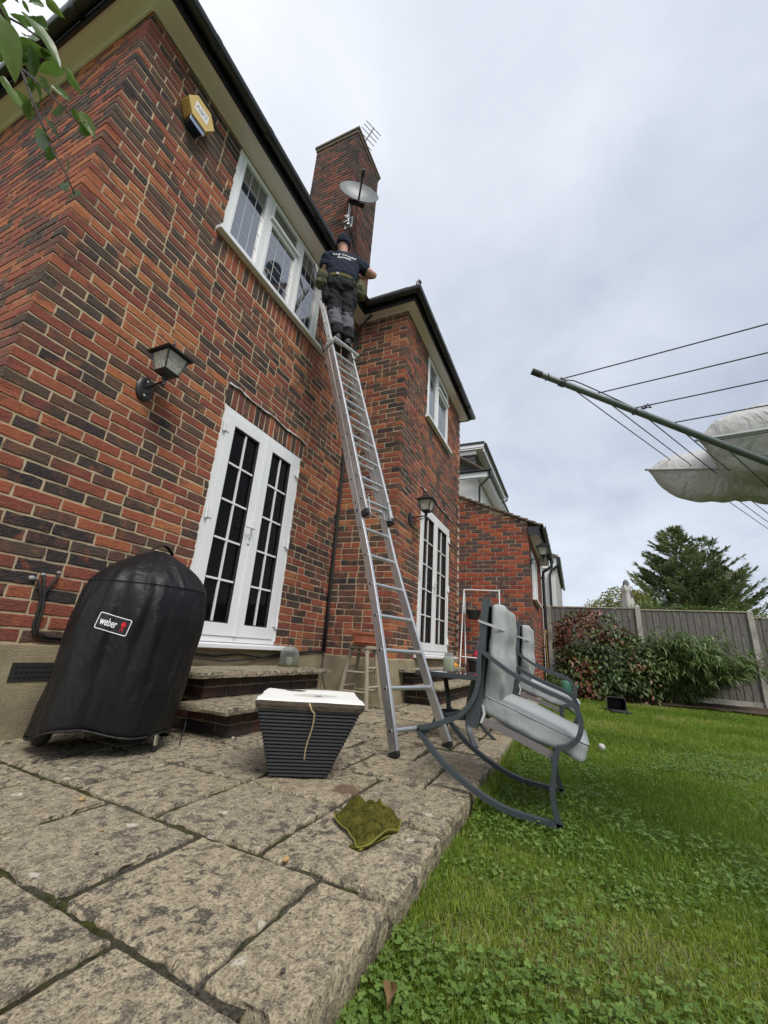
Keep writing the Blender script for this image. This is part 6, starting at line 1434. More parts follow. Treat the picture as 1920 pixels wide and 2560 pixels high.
# ================================================================== burglar alarm
al = thing('burglar_alarm', 'yellow hexagonal burglar alarm box with a dark blue strobe, high on the wall', 'alarm', (1.465, YF, 4.54))
hx = [(1.316,4.54), (1.389,4.665), (1.541,4.665), (1.613,4.543), (1.537,4.411), (1.389,4.408)]
hc = V(1.465, 0, 4.538)
def hexring(y, s_=1.0): return [V(hc.x+(a-hc.x)*s_, y, hc.z+(c-hc.z)*s_) for a, c in hx]
q = MB(); q.loft([hexring(YF-.002, .97), hexring(YF-.098, .985)]); body_ = obj('alarm_body', q, M['alarm_dark'], al, bevel=.003)
q = MB(); q.loft([hexring(YF-.0985, 1.0), hexring(YF-.110, 1.0), hexring(YF-.113, .985)]); obj('front_cover', q, M['alarm'], al, bevel=.002)
q = MB()
for (i, j) in ((5, 0), (0, 1), (3, 4), (2, 3)):
    a, b_ = V(hx[i][0], 0, hx[i][1]), V(hx[j][0], 0, hx[j][1]); nrm = ((a+b_)/2-hc).normalized()
    for k in range(7): c = a.lerp(b_, .10+.8*k/6); q.obox(V(c.x, YF-.05, c.z), (b_-a).normalized()*.005, V(0,.040,0), nrm*.003)
obj('louvres', q, M['alarm'], al)
q = MB(); q.box(1.40, 1.528, YF-.090, YF-.004, 4.362, 4.412); q.box(1.385, 1.542, YF-.098, YF-.0905, 4.355, 4.412, 1); obj('strobe', q, [M['strobe'], M['ltblue']], al, bevel=.004)
q = MB(); q.box(1.388, 1.532, YF-.1145, YF-.1132, 4.488, 4.594); obj('sign_plate', q, M['label'], al)
A, F_ = text_mesh('ADT', .066); q = MB(); q.add([V(1.46+v.x*.95, YF-.1155, 4.522+v.y) for v in A], F_); obj('sign_lettering', q, M['faded_ink'], al, recalc=False)
q = MB(); q.lathe((1.462,YF-.1150,4.536), [(.006,0), (.005,.003)], 10, ax=(0,-1,0)); obj('cover_screw', q, M['rubber'], al)
# ================================================================== satellite dish and aerial on the chimney
ds = thing('satellite_dish', 'grey oval satellite dish on a bracket in front of the brick chimney', 'satellite dish', (4.22, 3.0, 6.75))
dc = V(4.27, 2.88, 7.34); dn_ = V(-.76,-.62,.20).normalized(); dx_ = V(0,0,1).cross(dn_).normalized(); dy_ = dn_.cross(dx_)
q = MB(); nr = 40; rgs = []
for rr_, off in ((1, 0), (1.015, .004), (1.0, .012)): rgs.append([dc + dx_*.335*rr_*math.cos(a) + dy_*.30*rr_*math.sin(a) + dn_*(.085-off) for a in np.linspace(0, 2*math.pi, nr+1)[:-1]])
back = []
for rr_ in (.8, .6, .4, .2, .04): back.append([dc + dx_*.335*rr_*math.cos(a) + dy_*.30*rr_*math.sin(a) + dn_*(.085*rr_*rr_) for a in np.linspace(0, 2*math.pi, nr+1)[:-1]])
q.loft([[p-dn_*.012 for p in r_] for r_ in reversed(back)] + [rgs[2], rgs[1], rgs[0]] + back, cap=True); obj('reflector', q, M['grey_dish'] if 'grey_dish' in M else plain('grey_dish', (.23,.245,.255), .45, .1, .08, 5), ds, smooth=45)
q = MB(); lo = dc-dy_*.27+dn_*.09; ln_ = dc+dn_*.37-dy_*.05; q.rect_tube([lo-dn_*.06, lo, ln_], dx_, .03, .03); obj('feed_arm', q, M['rubber'], ds)
q = MB(); q.tube([ln_-dn_*-.02+dy_*.0, ln_-dn_*.07+dy_*.03], [.035,.03], 12); q.tube([ln_, ln_+dn_*.06+dy_*-.0], .028, 10); q.obox(ln_+dy_*.05, dx_*.02, dy_*.05, dn_*.018); obj('receiver', q, M['rubber'], ds, smooth=45)
q = MB(); q.tube([(4.235,3.0,6.70), (4.235,3.0,7.27)], .019, 10); obj('mast', q, M['steel'], ds, smooth=50)
q = MB(); q.rect_tube([dc-dn_*.03-dy_*.16-dx_*.16, dc-dn_*.03-dy_*.19+dx_*.12], dn_, .05, .05); q.bar((4.235,3.0,7.2), dc-dn_*.01-dy_*.12, .05, .06); obj('back_bracket', q, M['rubber'], ds)
q = MB(); q.box(4.20, 4.29, 2.98, 3.068, 6.74, 6.76); q.box(4.20, 4.29, 2.98, 3.068, 6.88, 6.90); q.box(4.286, 4.297, 2.95, 3.09, 6.70, 6.94); q.lathe((4.2,2.99,6.82), [(.03,0), (.03,.02)], 10, ax=(-1,0,0)); obj('wall_bracket', q, M['steel'], ds)
q = MB(); q.tube([lo, V(4.36,2.95,7.1), V(4.47,2.97,6.78), V(4.53,3.02,6.66), V(4.50,3.03,6.58), V(4.40,3.02,6.72), V(4.30,3.03,6.6), V(4.33,3.055,6.3), V(4.33,3.055,5.6)], .0055, 6); q.tube([V(4.28,3.05,6.8), V(4.315,3.058,6.45), V(4.36,3.058,6.2), V(4.34,3.058,5.7)], .005, 6); obj('cable', q, M['rubber'], ds, smooth=True)
ae = thing('tv_aerial', 'thin grey television aerial beside the chimney top', 'aerial', (5.30, 3.6, 9.3))
q = MB(); a, b_ = V(5.17,3.40,11.02), V(5.17,3.40,11.02)
p0, p1 = V(5.02,3.45,10.18), V(5.23,3.33,11.06)
q.tube([p0, p1], .012, 8); obj('boom', q, M['cord'], ae)
q = MB(); dr = V(.75,-.55,.0).normalized()
for s_ in (.2, .42, .62, .80, .985): c = p0.lerp(p1, s_); q.tube([c-dr*.19+V(0,0,.08), c+dr*.19-V(0,0,.08)], .008, 6)
obj('elements', q, M['cord'], ae)
q = MB(); q.tube([V(4.95,3.55,CT+.04), p0+V(0,.02,0)], .016, 8); obj('mast', q, M['steel'], ae)
hk_ = MB(); hk_.tube([(4.56,1.83,5.24), (4.57,1.82,5.36), (4.60,1.81,5.41), (4.65,1.80,5.41)], .02, 8); obj('vent_pipe', hk_, M['black'], house, smooth=50)
# ================================================================== cables
def cable(name, label, runs, mat='rubber', cat='cable', loc=None):
    q = MB(); 
    for pts, r_ in runs: q.tube(pts, r_, 7)
    return tag(obj(name, q, M[mat], smooth=True), label, cat)
yb = YF-.016
cable('cable_bundle', 'three black cables clipped down the brick wall left of the barbecue', [
    ([(1.40,YF,.262), (1.425,yb-.01,.245), (1.462,yb,.17), (1.474,yb,.10), (1.472,yb,.0), (1.487,yb,-.045), (1.53,yb,-.068), (1.75,yb,-.076), (2.2,yb,-.08), (2.44,yb,-.10)], .0085),
    ([(1.446,YF,.29), (1.45,yb-.008,.26), (1.474,yb-.012,.17), (1.488,yb-.012,.09), (1.486,yb-.012,.0), (1.503,yb-.01,-.04), (1.56,yb-.01,-.060), (1.9,yb-.01,-.066), (2.44,yb-.01,-.092)], .0085),
    ([(1.524,YF,.315), (1.515,yb-.008,.288), (1.49,yb,.22), (1.480,yb,.16)], .008)])
sd_ = MB(); 
for (x, z, s_) in ((1.395,.262,.019), (1.446,.292,.014), (1.526,.318,.012)): sd_.loft([ring(V(x, YF-.004-o_, z), s_*a, s_*a*.8, 12, 2, V(1,0,0), V(0,0,1)) for o_, a in ((-.004,1.1), (.006,.9), (.013,.4))])
tag(obj('sealant_blob', sd_, M['grey_paint'], smooth=True), 'grey sealant dabs where the cables enter the brickwork', 'sealant')
cable('door_cable', 'slack black cables running along the foot of the door sill', [
    ([(2.5,YF-.03,-.125), (2.9,YF-.035,-.15), (3.2,YF-.03,-.13), (3.5,YF-.05,-.155), (3.8,YF-.03,-.14), (4.15,YF-.025,-.105), (4.5,YF-.025,-.085), (4.69,YF-.03,-.07)], .008),
    ([(2.5,YF-.05,-.15), (3.0,YF-.06,-.19), (3.4,YF-.045,-.17), (3.75,YF-.03,-.13), (4.2,YF-.02,-.09), (4.69,YF-.02,-.06)], .007)])
cable('corner_cable', 'thick black cable running down the inner corner of the brick walls', [
    ([(4.62,2.60,ZS-.01), (4.68,2.80,4.92), (4.695,2.865,4.80), (4.695,2.868,3), (4.692,2.868,1.4), (4.69,2.866,.6), (4.688,2.862,-.08)], .017),
    ([(4.66,2.866,4.85), (4.665,2.87,2.0), (4.66,2.87,-.06)], .008), ([(4.69,2.862,-.06), (4.62,2.83,-.25), (4.56,2.75,-.42), (4.50,2.62,-.6)], .007)])
# ================================================================== cleaning cloth
c00, c10, c11, c01 = V(1.412,.676,0), V(1.650,.608,0), V(1.790,.752,0), V(1.592,.880,0)
def cloth_pt(s_, t_):
    p = (c00*(1-s_)+c10*s_)*(1-t_) + (c01*(1-s_)+c11*s_)*t_
    cn_ = V(1.612,.735,0); p = cn_+(p-cn_)*(1.12-.24*abs(2*s_-1)**1.5*abs(2*t_-1)**1.5)
    p += V(.022*noise.noise(V(s_*2.1, t_*2.1, 4)), .020*noise.noise(V(s_*2.3, t_*2.3, 9)), 0)
    if s_ < .3: p += V(.035,-.012,0)*math.sin(t_*math.pi)*(1-s_/.3)      # gathered left side
    rim = min(s_, 1-s_, t_, 1-t_)
    r1 = 1-abs(noise.noise(V(s_*2.6+t_*1.2, t_*2.2, 3)))*2.6; r2 = 1-abs(noise.noise(V(s_*4.4, t_*4.6+s_*2, 11)))*2.4
    h_ = .010 + .026*math.sin(math.pi*min(1, s_*1.1))**.6*math.sin(math.pi*min(1, .12+t_*.95))**.6*.9 + .020*max(0, r1)**1.5*(.4+t_) + .012*max(0, r2)*(t_+.2) + .004*noise.noise(V(s_*13, t_*13, 1))
    knot = math.exp(-((s_-.42)**2+(t_-.78)**2)/.012); h_ += .028*knot - .022*math.exp(-((s_-.48)**2+(t_-.84)**2)/.0016)
    if rim < .05: h_ *= .45+.55*rim/.05*(1) 
    if t_ < .10: h_ = h_*(.4+6*t_)+.016*(1-t_/.10)*math.sin(math.pi*min(1, max(0, (s_-.05)*1.2)))
    if s_ > .9: h_ += .018*max(0, math.sin(t_*9+.6))*(s_-.9)/.1
    p.z = GZ+.004+max(.002, h_); return p
q = MB(); q.grid(cloth_pt, 64, 56); clt = obj('cleaning_cloth', q, M['mosscloth'], smooth=True, recalc=False); tag(clt, 'crumpled mossy green cloth lying on the paving in the foreground', 'cloth')
q_ = clt.modifiers.new('s', 'SOLIDIFY'); q_.thickness = .004; q_.offset = -1
fo_ = MB(); fo_.grid(lambda s_, t_: cloth_pt(.10+.8*s_, 0)*(1-t_) + (V(*[(a_*(1-s_)+b_*s_) for a_, b_ in zip(V(1.45,.700,GZ+.003), V(1.62,.655,GZ+.003))]))*t_ - V(.0,.004,0)*math.sin(t_*3.14) + V(0,0,-.006*math.sin(t_*3.14)), 30, 6)
fo2 = obj('fold', fo_, M['mosscloth'], clt, smooth=True, recalc=False); q_ = fo2.modifiers.new('s', 'SOLIDIFY'); q_.thickness = .004
lp2 = MB(); lp2.grid(lambda s_, t_: V(1.43,.668,GZ+.0035).lerp(V(1.585,.632,GZ+.0035), s_)+V(.014,.045,0)*t_+V(0,0,.003*noise.noise(V(s_*8,t_*3,0))), 20, 5); lo3 = obj('lower_layer', lp2, M['mosscloth'], clt, smooth=True, recalc=False); q_ = lo3.modifiers.new('s', 'SOLIDIFY'); q_.thickness = .005
bd2 = [cloth_pt(k/40, 0) for k in range(40)]+[cloth_pt(1, k/30) for k in range(30)]+[cloth_pt(1-k/40, 1) for k in range(40)]+[cloth_pt(0, 1-k/30) for k in range(31)]
he = MB(); he.tube(bd2, .0028, 6); he.tube([V(1.43,.668,GZ+.0045).lerp(V(1.585,.632,GZ+.0045), s_) for s_ in np.linspace(0, 1, 12)], .003, 6); obj('hem', he, M['hem'], clt, smooth=True)
# ================================================================== rotary airer and what hangs on it
T1 = V(1.393,.075,1.019); AD = V(.255,-.702,-.346).normalized(); HB = T1+AD*1.45
ai = thing('rotary_airer', 'sage green rotary clothes airer with grey lines, reaching in from the right', 'airer', (HB.x, HB.y, LZ))
tips = [T1]; hv = V(T1.x-HB.x, T1.y-HB.y, 0)
for k in (1, 2): hv2 = Matrix.Rotation(R(120*k), 3, 'Z') @ hv; tips.append(V(HB.x+hv2.x, HB.y+hv2.y, T1.z))
tips[2] = V(4.3,-1.61,T1.z)
for tp_ in tips:
    q = MB(); n = 20; q.tube([tp_.lerp(HB, k/n) for k in range(n+1)], [.0108+.0022*k/n for k in range(n+1)], 14); ar = obj('arm', q, M['green_metal'], ai, smooth=50)
    q = MB(); d = (HB-tp_).normalized(); q.tube([tp_-d*.004, tp_+d*.035], .0122, 12); obj('arm_cap', q, M['rubber'], ar, smooth=50)
q = MB(); q.tube([(HB.x,HB.y,LZ), (HB.x,HB.y,HB.z+.35)], .0225, 14); q.lathe((HB.x,HB.y,HB.z-.05), [(.035,0), (.05,.02), (.05,.08), (.035,.1)], 16); obj('pole', q, M['green_metal'], ai, smooth=50)
fr_ = [.073, .168, .263, .355, .458, .56, .66, .76]
def onarm(i, f_, up=.012): return tips[i].lerp(HB, f_)+V(0,0,up)
q = MB()
for f_ in fr_:
    for i in range(3):
        a, b_ = onarm(i, f_), onarm((i+1) % 3, f_); sag = .012*(1-f_)
        q.tube([a.lerp(b_, s_)-V(0,0,sag*4*s_*(1-s_)) for s_ in np.linspace(0, 1, 9)], .0022, 6, cap=False)
q.tube([onarm(0,.073), onarm(0,.11,.03)-V(0,.0,0), onarm(0,.13,.03), onarm(0,.2,.022), onarm(0,.263)], .0022, 6)
for f_ in (.073, .078, .083, .263, .04): c = tips[0].lerp(HB, f_); q.tube([c+Matrix.Rotation(a, 3, AD) @ (AD.orthogonal().normalized()*.0135)+AD*.003*math.sin(a*2+f_*50) for a in np.linspace(0, 6.283, 13)], .0022, 5)
for (c, s_) in ((onarm(0,.275,.02)+V(.0,-.02,.004), .011), (onarm(0,.075,.014), .008)):
    r = random.Random(3); q.tube([c+V(r.gauss(0,s_), r.gauss(0,s_), r.gauss(0,s_*.7)) for k in range(9)], .0024, 5)
obj('line', q, M['cord'], ai, smooth=True)
hk2 = MB(); c = onarm(0,.585,-.03); hk2.tube([c+V(.0,-.0,.02), c, c+V(0,-.012,-.015), c+V(0,-.02,.0)], .005, 8); obj('hook', hk2, M['chrome'], ai, smooth=True)
def pillow(name, label, c, ax, ay, az, hw, hh, th, seed):
    t = MB(); n = 26; bot = []
    def sx_(u_, v_): 
        e_ = lambda s_: (1-abs(s_)**4.5); pin = 1-.10*(abs(u_)**2)*(1-abs(v_))-.0; return pin, max(0, e_(u_))**.36*max(0, e_(v_))**.42
    V_ = []
    def P(u_, v_, sg):
        pinu = 1-.09*(1-v_*v_); pinv = 1-.09*(1-u_*u_); _, b_ = sx_(u_, v_); wr = .040*noise.noise(V(u_*2.4+seed, v_*2.4, sg)) + .024*noise.noise(V(u_*7+seed, v_*4, sg*2)) + .012*noise.noise(V(u_*15+seed, v_*6, sg*3)); edge = min(1-abs(u_), 1-abs(v_)); wk = .009*math.sin((u_*1.0+v_*.6)*26+noise.noise(V(u_*3, v_*3, seed))*6)*max(0, 1-edge*2.6)*min(1, edge*12)
        return Vector(c)+ax*hw*u_*pinu+ay*hh*v_*pinv+az*sg*((th*1.9 if sg < 0 else th)*b_*(1+wr*6)+wk+.001)
    t.grid(lambda s_, t_: P(s_*2-1, t_*2-1, 1), n, n); t.grid(lambda s_, t_: P(s_*2-1, t_*2-1, -1), n, n)
    bm_pts = [P(a, b_, 0) for a, b_ in [(-1+2*k/20, -1) for k in range(20)]+[(1, -1+2*k/20) for k in range(20)]+[(1-2*k/20, 1) for k in range(20)]+[(-1, 1-2*k/20) for k in range(20)]]
    o = obj(name, t, M['pillow'], smooth=True, recalc=False, subsurf=1); tag(o, label, 'pillow', 'pillows drying on the airer')
    p_ = MB(); p_.tube(bm_pts+[bm_pts[0]], .006, 6); obj('piping', p_, M['piping'], o, smooth=True); return o
d1v = V(.865,-.50,0)
pax, pay = V(-.34,-.93,-.10).normalized(), V(.85,-.35,.36).normalized(); pay = (pay-pax*pay.dot(pax)).normalized(); paz = pax.cross(pay); paz = paz if paz.z > 0 else -paz
pillow('pillow', 'plump white piped pillow lying across the airer lines at the right edge', V(2.08,-1.02,1.00)+pax*.03, pax, pay, paz, .44, .30, .115, 2)
pillow('pillow', 'flatter off-white pillow lying behind the plump one on the lines', V(2.33,-.90,.93), V(-.30,-.93,-.22).normalized(), pay, V(-.25,-.15,.95).normalized(), .46, .26, .085, 7)
# ================================================================== overhanging branch
br_ = thing('overhanging_branch', 'leafy twig hanging down in front of the house at top left', 'branch', (.12,1.40,1.7))
q = MB(); q.tube([V(.10,1.42,1.72), V(.16,1.34,1.55), V(.197,1.261,1.424), V(.225,1.22,1.334), V(.264,1.197,1.258), V(.299,1.174,1.189), V(.327,1.15,1.144), V(.355,1.132,1.091)], [.006,.005,.0042,.0036,.0032,.0027,.0022,.0014], 7)
q.tube([V(.197,1.261,1.424), V(.22,1.204,1.368), V(.247,1.145,1.306), V(.274,1.10,1.258), V(.293,1.063,1.218)], [.0034,.003,.0027,.0022,.0014], 7)
q.tube([V(.16,1.34,1.55), V(.20,1.31,1.56), V(.24,1.25,1.53)], [.004,.003,.0015], 6); q.tube([V(.12,1.40,1.66), V(.17,1.33,1.63), V(.22,1.28,1.60)], [.004,.003,.0015], 6); q.tube([V(.10,1.2,1.46), V(.15,1.22,1.45), V(.197,1.261,1.424)], [.0045,.004,.003], 6)
obj('twig', q, plain('twig_bark', (.045,.03,.022), .7, 0, .3, 60, .4, 200), br_, smooth=True)
LV = [[0.128,1.059,1.328,0.205,0.995,1.257,.26],[0.104,1.046,1.251,0.165,1.043,1.145,.34],[0.147,1.06,1.434,0.183,1.043,1.419,.5],[0.206,1.203,1.249,0.177,1.257,1.326,.5],[0.23,1.221,1.319,0.217,1.296,1.33,.75],[0.231,1.227,1.31,0.25,1.254,1.292,.7],[0.287,1.177,1.219,0.268,1.249,1.25,.62],[0.293,1.175,1.205,0.304,1.213,1.195,.6],[0.214,1.175,1.359,0.25,1.173,1.33,.5],[0.235,1.147,1.336,0.278,1.124,1.317,.5],[0.23,1.078,1.342,0.276,1.06,1.305,.5],[0.226,1.121,1.393,0.216,1.195,1.394,.6],[0.271,1.08,1.26,0.298,1.086,1.243,.5],[0.282,1.06,1.253,0.325,1.056,1.208,.5],[0.298,1.069,1.2,0.312,1.052,1.25,.5],[0.254,1.182,1.27,0.299,1.164,1.239,.25],[0.318,1.143,1.177,0.341,1.162,1.16,.25],[0.343,1.142,1.109,0.335,1.194,1.134,.45],[0.356,1.132,1.086,0.364,1.139,1.126,.4],[0.186,1.209,1.454,0.221,1.228,1.405,.45],[0.259,1.15,1.264,0.27,1.142,1.315,.3],[0.221,1.207,1.363,0.25,1.214,1.343,.5],[0.134,1.265,1.525,0.155,1.282,1.516,.4],[0.145,1.277,1.64,0.167,1.288,1.639,.4],[0.174,1.301,1.53,0.232,1.236,1.527,.4],[0.187,1.329,1.555,0.216,1.326,1.552,.5],[0.208,1.254,1.528,0.25,1.228,1.519,.5],[0.182,1.261,1.401,0.202,1.28,1.391,.5],[0.213,1.215,1.374,0.23,1.242,1.36,.5],[0.234,1.215,1.315,0.254,1.22,1.324,.5],[0.357,1.132,1.084,0.357,1.166,1.109,.4],[0.217,1.194,1.452,0.254,1.173,1.45,.5],[0.206,1.328,1.568,0.179,1.395,1.633,.5],[0.208,1.328,1.627,0.187,1.386,1.686,.5]]
r = random.Random(6)
for k in range(26): a = V(.09+r.random()*.14, 1.22+r.random()*.12, 1.42+r.random()*.25); d = V(r.gauss(0,1), r.gauss(0,1), r.gauss(-.4,1)).normalized()*r.uniform(.04,.07); LV.append([*a, *(a+d), r.uniform(.35,.6)])
M['branch_leaf'] = mat_leafy('broad_green_leaf', [(0, (.045,.10,.016)), (.5, (.10,.19,.032)), (.8, (.20,.29,.06)), (1, (.36,.42,.22))], .3, .5)
P, D, N, L, Wd, C = [], [], [], [], [], []
q = MB()
for a0, a1, a2, b0_, b1, b2, wr in LV:
    a, b_ = V(a0,a1,a2), V(b0_,b1,b2); d = b_-a; vd = ((a+b_)/2).normalized(); n_ = (-vd + V(r.gauss(0,.45), r.gauss(0,.45), r.gauss(0,.45))).normalized()
    if wr < .3: n_ = d.cross(vd).normalized()+(-vd)*.35
    P.append(a); D.append(d); N.append(n_); L.append(d.length); Wd.append(d.length*max(wr, .42)); C.append(min(1, max(0, r.gauss(.5,.22))))
# each leaf is a small curved blade with a visible midrib
vs_, fs_, cs_ = [], [], []
for p, d, n_, l_, w_, c in zip(P, D, N, L, Wd, C):
    d = d.normalized(); s_ = d.cross(n_).normalized(); n_ = s_.cross(d); nu = 8; b0_ = len(vs_); cv = r.uniform(-.15,.3)
    for i in range(nu+1):
        t_ = i/nu; wid = w_*.5*(math.sin(math.pi*min(1, t_**.75))**.8)*(1.0-.15*t_) + .0004; cen = p+d*l_*t_-n_*l_*cv*t_*t_
        for j in (-1, -.5, 0, .5, 1): vs_.append(tuple(cen+s_*wid*j+n_*wid*.35*(abs(j)**1.3)+n_*.0012*math.sin(t_*19+j*3)))
    for i in range(nu):
        for j in range(4): k_ = b0_+i*5+j; fs_.append((k_, k_+1, k_+6, k_+5)); cs_.append(c*(.92 if j in (1,2) else 1.0))
off = root_loc(br_); np_mesh('foliage', np.array(vs_)-np.array(off), np.array(fs_), M['branch_leaf'], br_, {'leaf_rand': np.array(cs_)}, True)
# ================================================================== odds and ends of the garden
tu = thing('plastic_tub', 'black plastic tub with a flap lid tipped on its side on the lawn', 'tub', (8.2,-.55,LZ))
q = MB(); tc2 = V(8.0,-.52,LZ+.105)
def trect(x, hy, hz, rad=.03): return [V(x, tc2.y+a, tc2.z+b_) for a, b_ in rrect(2*hy, 2*hz, rad, 3)]
ax2 = [trect(8.34,.095,.072), trect(8.32,.105,.082), trect(8.0,.125,.098), trect(7.99,.137,.108), trect(7.972,.137,.108), trect(7.97,.122,.094), trect(8.02,.118,.09), trect(8.30,.096,.073)]
q.loft(ax2, cap=True); obj('tub_body', q, M['plastic_black'], tu, smooth=35)
q = MB(); q.hexa([(7.66,-.70,LZ+.012), (7.96,-.66,LZ+.018), (7.97,-.42,LZ+.018), (7.72,-.44,LZ+.012), (7.66,-.70,LZ+.028), (7.96,-.66,LZ+.034), (7.97,-.42,LZ+.034), (7.72,-.44,LZ+.028)]); obj('tub_lid', q, M['plastic_black'], tu, bevel=.006)
for k, o2 in enumerate([tu]): o2.rotation_euler = (0,0,0)
q = MB(); q.loft([[V(4.253+a*r_, -.138+b_*r_*.75, LZ+z)+V(noise.noise(V(a*3,b_*3,z*30))*.008, 0, noise.noise(V(a*2,b_*2,5))*.006) for a, b_ in [(math.cos(w_), math.sin(w_)) for w_ in np.linspace(0, 6.283, 15)[:-1]]] for r_, z in ((.024,.02), (.034,.03), (.036,.045), (.028,.058), (.010,.062))]); tag(obj('stone', q, plain('pale_stone', (.55,.52,.48), .9, 0, .2, 30, .5, 60), smooth=40), 'single pale stone lying on the lawn past the near chair', 'stone')
rf2 = thing('clothes_rail', 'narrow white tubular garment frame against the extension wall', 'rail', (7.78,1.52,GZ))
for y in (1.84, 1.20):
    for (x, dy) in ((7.60,.05), (7.86,-.02)):
        q = MB(); q.tube([(x,y+dy*(1 if y > 1.5 else -1),GZ), (7.75 if x < 7.7 else 7.79,y,1.16)], .0125, 8); obj('upright', q, M['white'], rf2, smooth=50)
q = MB(); q.tube([(7.77,1.84,1.162), (7.77,1.20,1.140)], .0125, 8); obj('top_bar', q, M['white'], rf2, smooth=50)
q = MB(); q.tube([(7.64,1.88,-.03), (7.64,1.17,-.05)], .010, 8); obj('lower_bar', q, M['white'], rf2, smooth=50)
hp = thing('hanging_pot', 'small black pot hanging on wires from the white frame', 'hanging pot', (7.72,1.66,.64))
q = MB(); q.lathe((7.74,1.665,.62), [(.085,0), (.10,.03), (.13,.14), (.14,.142), (.14,.162), (.125,.163), (.12,.13)], 20); obj('pot_body', q, M['plastic_black'], hp, smooth=40)
q = MB(); [q.tube([V(7.74+.12*math.cos(a), 1.665+.12*math.sin(a), .78), V(7.77,1.68,1.0), V(7.77,1.69,1.155)], .003, 5) for a in (0,2.1,4.2)]; obj('hanger_wire', q, M['cord'], hp)
r = random.Random(2); q = MB(); [q.tube([V(7.74+r.uniform(-.05,.05), 1.665+r.uniform(-.05,.05), .76), V(7.74+r.uniform(-.09,.09), 1.665+r.uniform(-.09,.09), .80+r.random()*.06)], .003, 4) for k in range(14)]; obj('dry_stems', q, M['string'], hp)
bi = thing('waste_bin', 'black bin beside the far steps', 'bin', (7.80,1.60,GZ))
q = MB(); q.lathe((7.80,1.60,GZ), [(.13,0), (.165,.50), (.185,.505), (.19,.53), (.175,.545), (.165,.52)], 24); obj('bin_body', q, M['plastic_black'], bi, smooth=40)
q = MB(); q.lathe((7.80,1.60,GZ), [(.17,.546), (.16,.57), (.03,.585)], 24); obj('bin_lid', q, M['plastic_black'], bi, smooth=40)
rd = thing('red_jug', 'small red plastic jug standing on the black bin', 'jug', (7.78,1.56,-.02)); q = MB(); q.loft([ring(V(7.78,1.57,z), a, b_, 14, 2.4, V(0,1,0), V(1,0,0)) for z, a, b_ in ((-.022,.10,.06), (.035,.105,.065), (.06,.06,.05), (.11,.045,.04), (.115,.05,.03))]); obj('jug_body', q, M['pinkred'], rd, smooth=40)
q = MB(); q.tube([V(7.77,1.50,.06), V(7.77,1.47,.03), V(7.77,1.475,-.01)], .010, 6); obj('jug_handle', q, M['pinkred'], rd, smooth=True)
oc = MB(); oc.grid(lambda s_, t_: V(7.05+.42*s_, 1.84+.12*t_, -.197+.045*abs(noise.noise(V(s_*5, t_*4, 2)))+.05*math.sin(s_*3.1)*math.sin(t_*3.1)), 18, 8); oo = obj('duster', oc, M['orange'], smooth=True, recalc=False); tag(oo, 'crumpled orange cloth on the far top step', 'cloth'); q_ = oo.modifiers.new('s', 'SOLIDIFY'); q_.thickness = .004
q = MB(); q.tube([(10.2,.56,-.66), (10.45,.61,.62)], .012, 7); q.lathe((10.45,.61,.58), [(.022,0), (.025,.05), (.012,.08)], 8); tag(obj('cane', q, M['cane'], smooth=50), 'yellow cane leaning beside the black downpipe', 'cane')
gc = thing('watering_can', 'faded teal green can standing in front of the shrub', 'can', (9.6,.24,LZ))
q = MB(); q.lathe((9.6,.245,LZ), [(.115,0), (.125,.01), (.118,.18), (.125,.30), (.11,.325), (.10,.30)], 20); obj('can_body', q, M['green_can'], gc, smooth=40)
q = MB(); q.tube([V(9.6,.36,LZ+.25), V(9.6,.44,LZ+.24), V(9.6,.45,LZ+.12), V(9.6,.365,LZ+.06)], .012, 7); q.tube([V(9.55,.14,LZ+.08), V(9.5,.0,LZ+.27)], .016, 7); obj('can_handle', q, M['green_can'], gc, smooth=True)
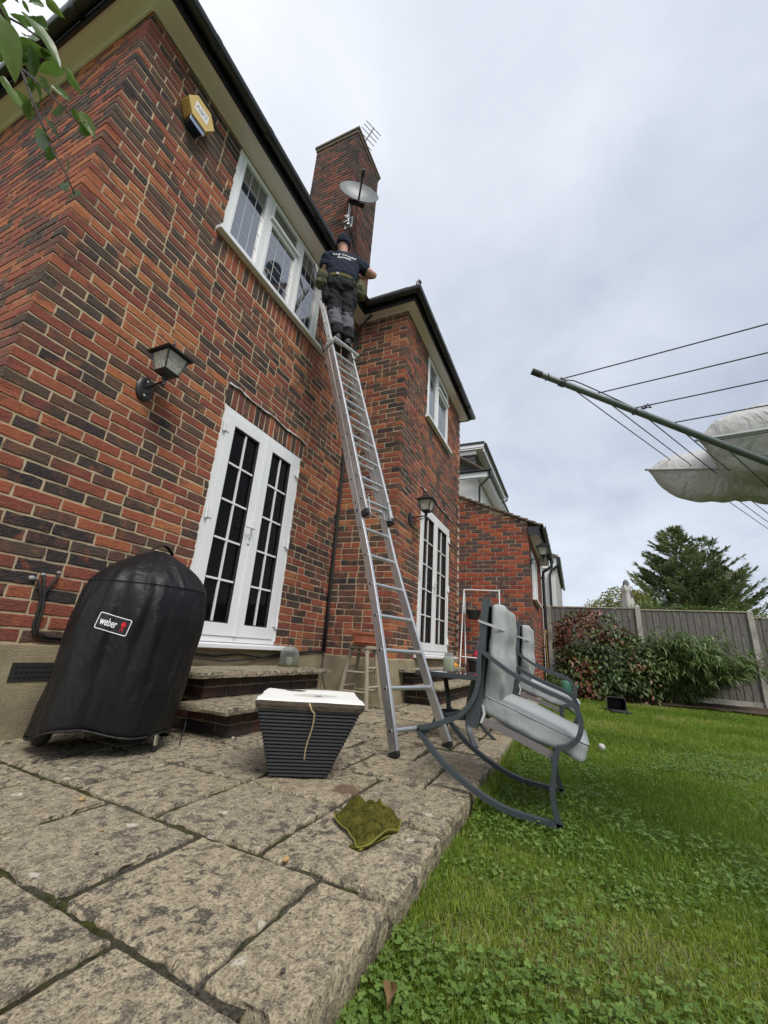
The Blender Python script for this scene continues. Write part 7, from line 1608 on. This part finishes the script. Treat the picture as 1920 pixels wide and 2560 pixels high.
pp2 = thing('potted_plant', 'leafy green plant in a terracotta pot at the extension corner', 'plant', (8.35,.42,GZ))
q = MB(); q.lathe((8.35,.42,LZ), [(.09,0), (.125,.2), (.14,.205), (.14,.24), (.12,.242)], 20); obj('pot_body', q, M['terracotta'], pp2, smooth=40)
g = np.random.default_rng(4); n = 150; u_ = unit(n, g); u_[:, 2] = np.abs(u_[:, 2]); pP = np.array([8.35,.42,LZ+.24])+u_*np.array([.14,.17,.26])*(.3+.7*g.random(n))[:, None]; leaves('foliage', pP, u_+unit(n, g)*.5, u_+np.array([0,0,.6]), g.uniform(.05,.09,n), g.uniform(.025,.04,n), np.clip(g.normal(.35,.15,n),0,.5), M['bamboo'], pp2)
# small litter on the paving: pebbles, one fallen leaf, scraps
r = random.Random(12); q = MB()
for k in range(60):
    x = r.uniform(.5, 4.5); y = r.uniform(edge_y(x)+.05, 2.3); s_ = r.choice([.003,.004,.005,.007,.010]); c = V(x+.045*(y-1.1), y, GZ+s_*.3); q.loft([[c+V(math.cos(a)*s_*w_*1.3, math.sin(a)*s_*w_, z*s_)+V(r.uniform(-1,1), r.uniform(-1,1), 0)*s_*.15 for a in np.linspace(0, 6.283, 9)[:-1]] for w_, z in ((.7,-.4), (1,.2), (.7,.7), (.2,.9))], r.choice([0,1,1,2]))
lo_ = obj('gravel', q, [plain('pale_grit', (.48,.42,.32), .9), plain('dark_grit', (.06,.05,.04), .9), plain('tan_grit', (.38,.24,.10), .9)], smooth=40); tag(lo_, 'loose grit and small pebbles scattered over the paving', 'gravel', kind='stuff')

lfm = MB(); lc = V(1.0,.38,LZ+.03); lfm.grid(lambda s_, t_: lc+V(.045*(s_-.5), .022*(t_-.5)*math.sin(math.pi*min(.97, max(.05, s_)))*1.4+.012*(s_-.5), .016*(t_-.5)**2*4+.008*math.sin(s_*4)+.012*(s_-.3)), 10, 6)
tag(obj('fallen_leaf', lfm, plain('dry_leaf', (.17,.10,.04), .8, 0, .3, 40), smooth=True, recalc=False), 'single dry brown leaf in the grass by the near slab edge', 'leaf')
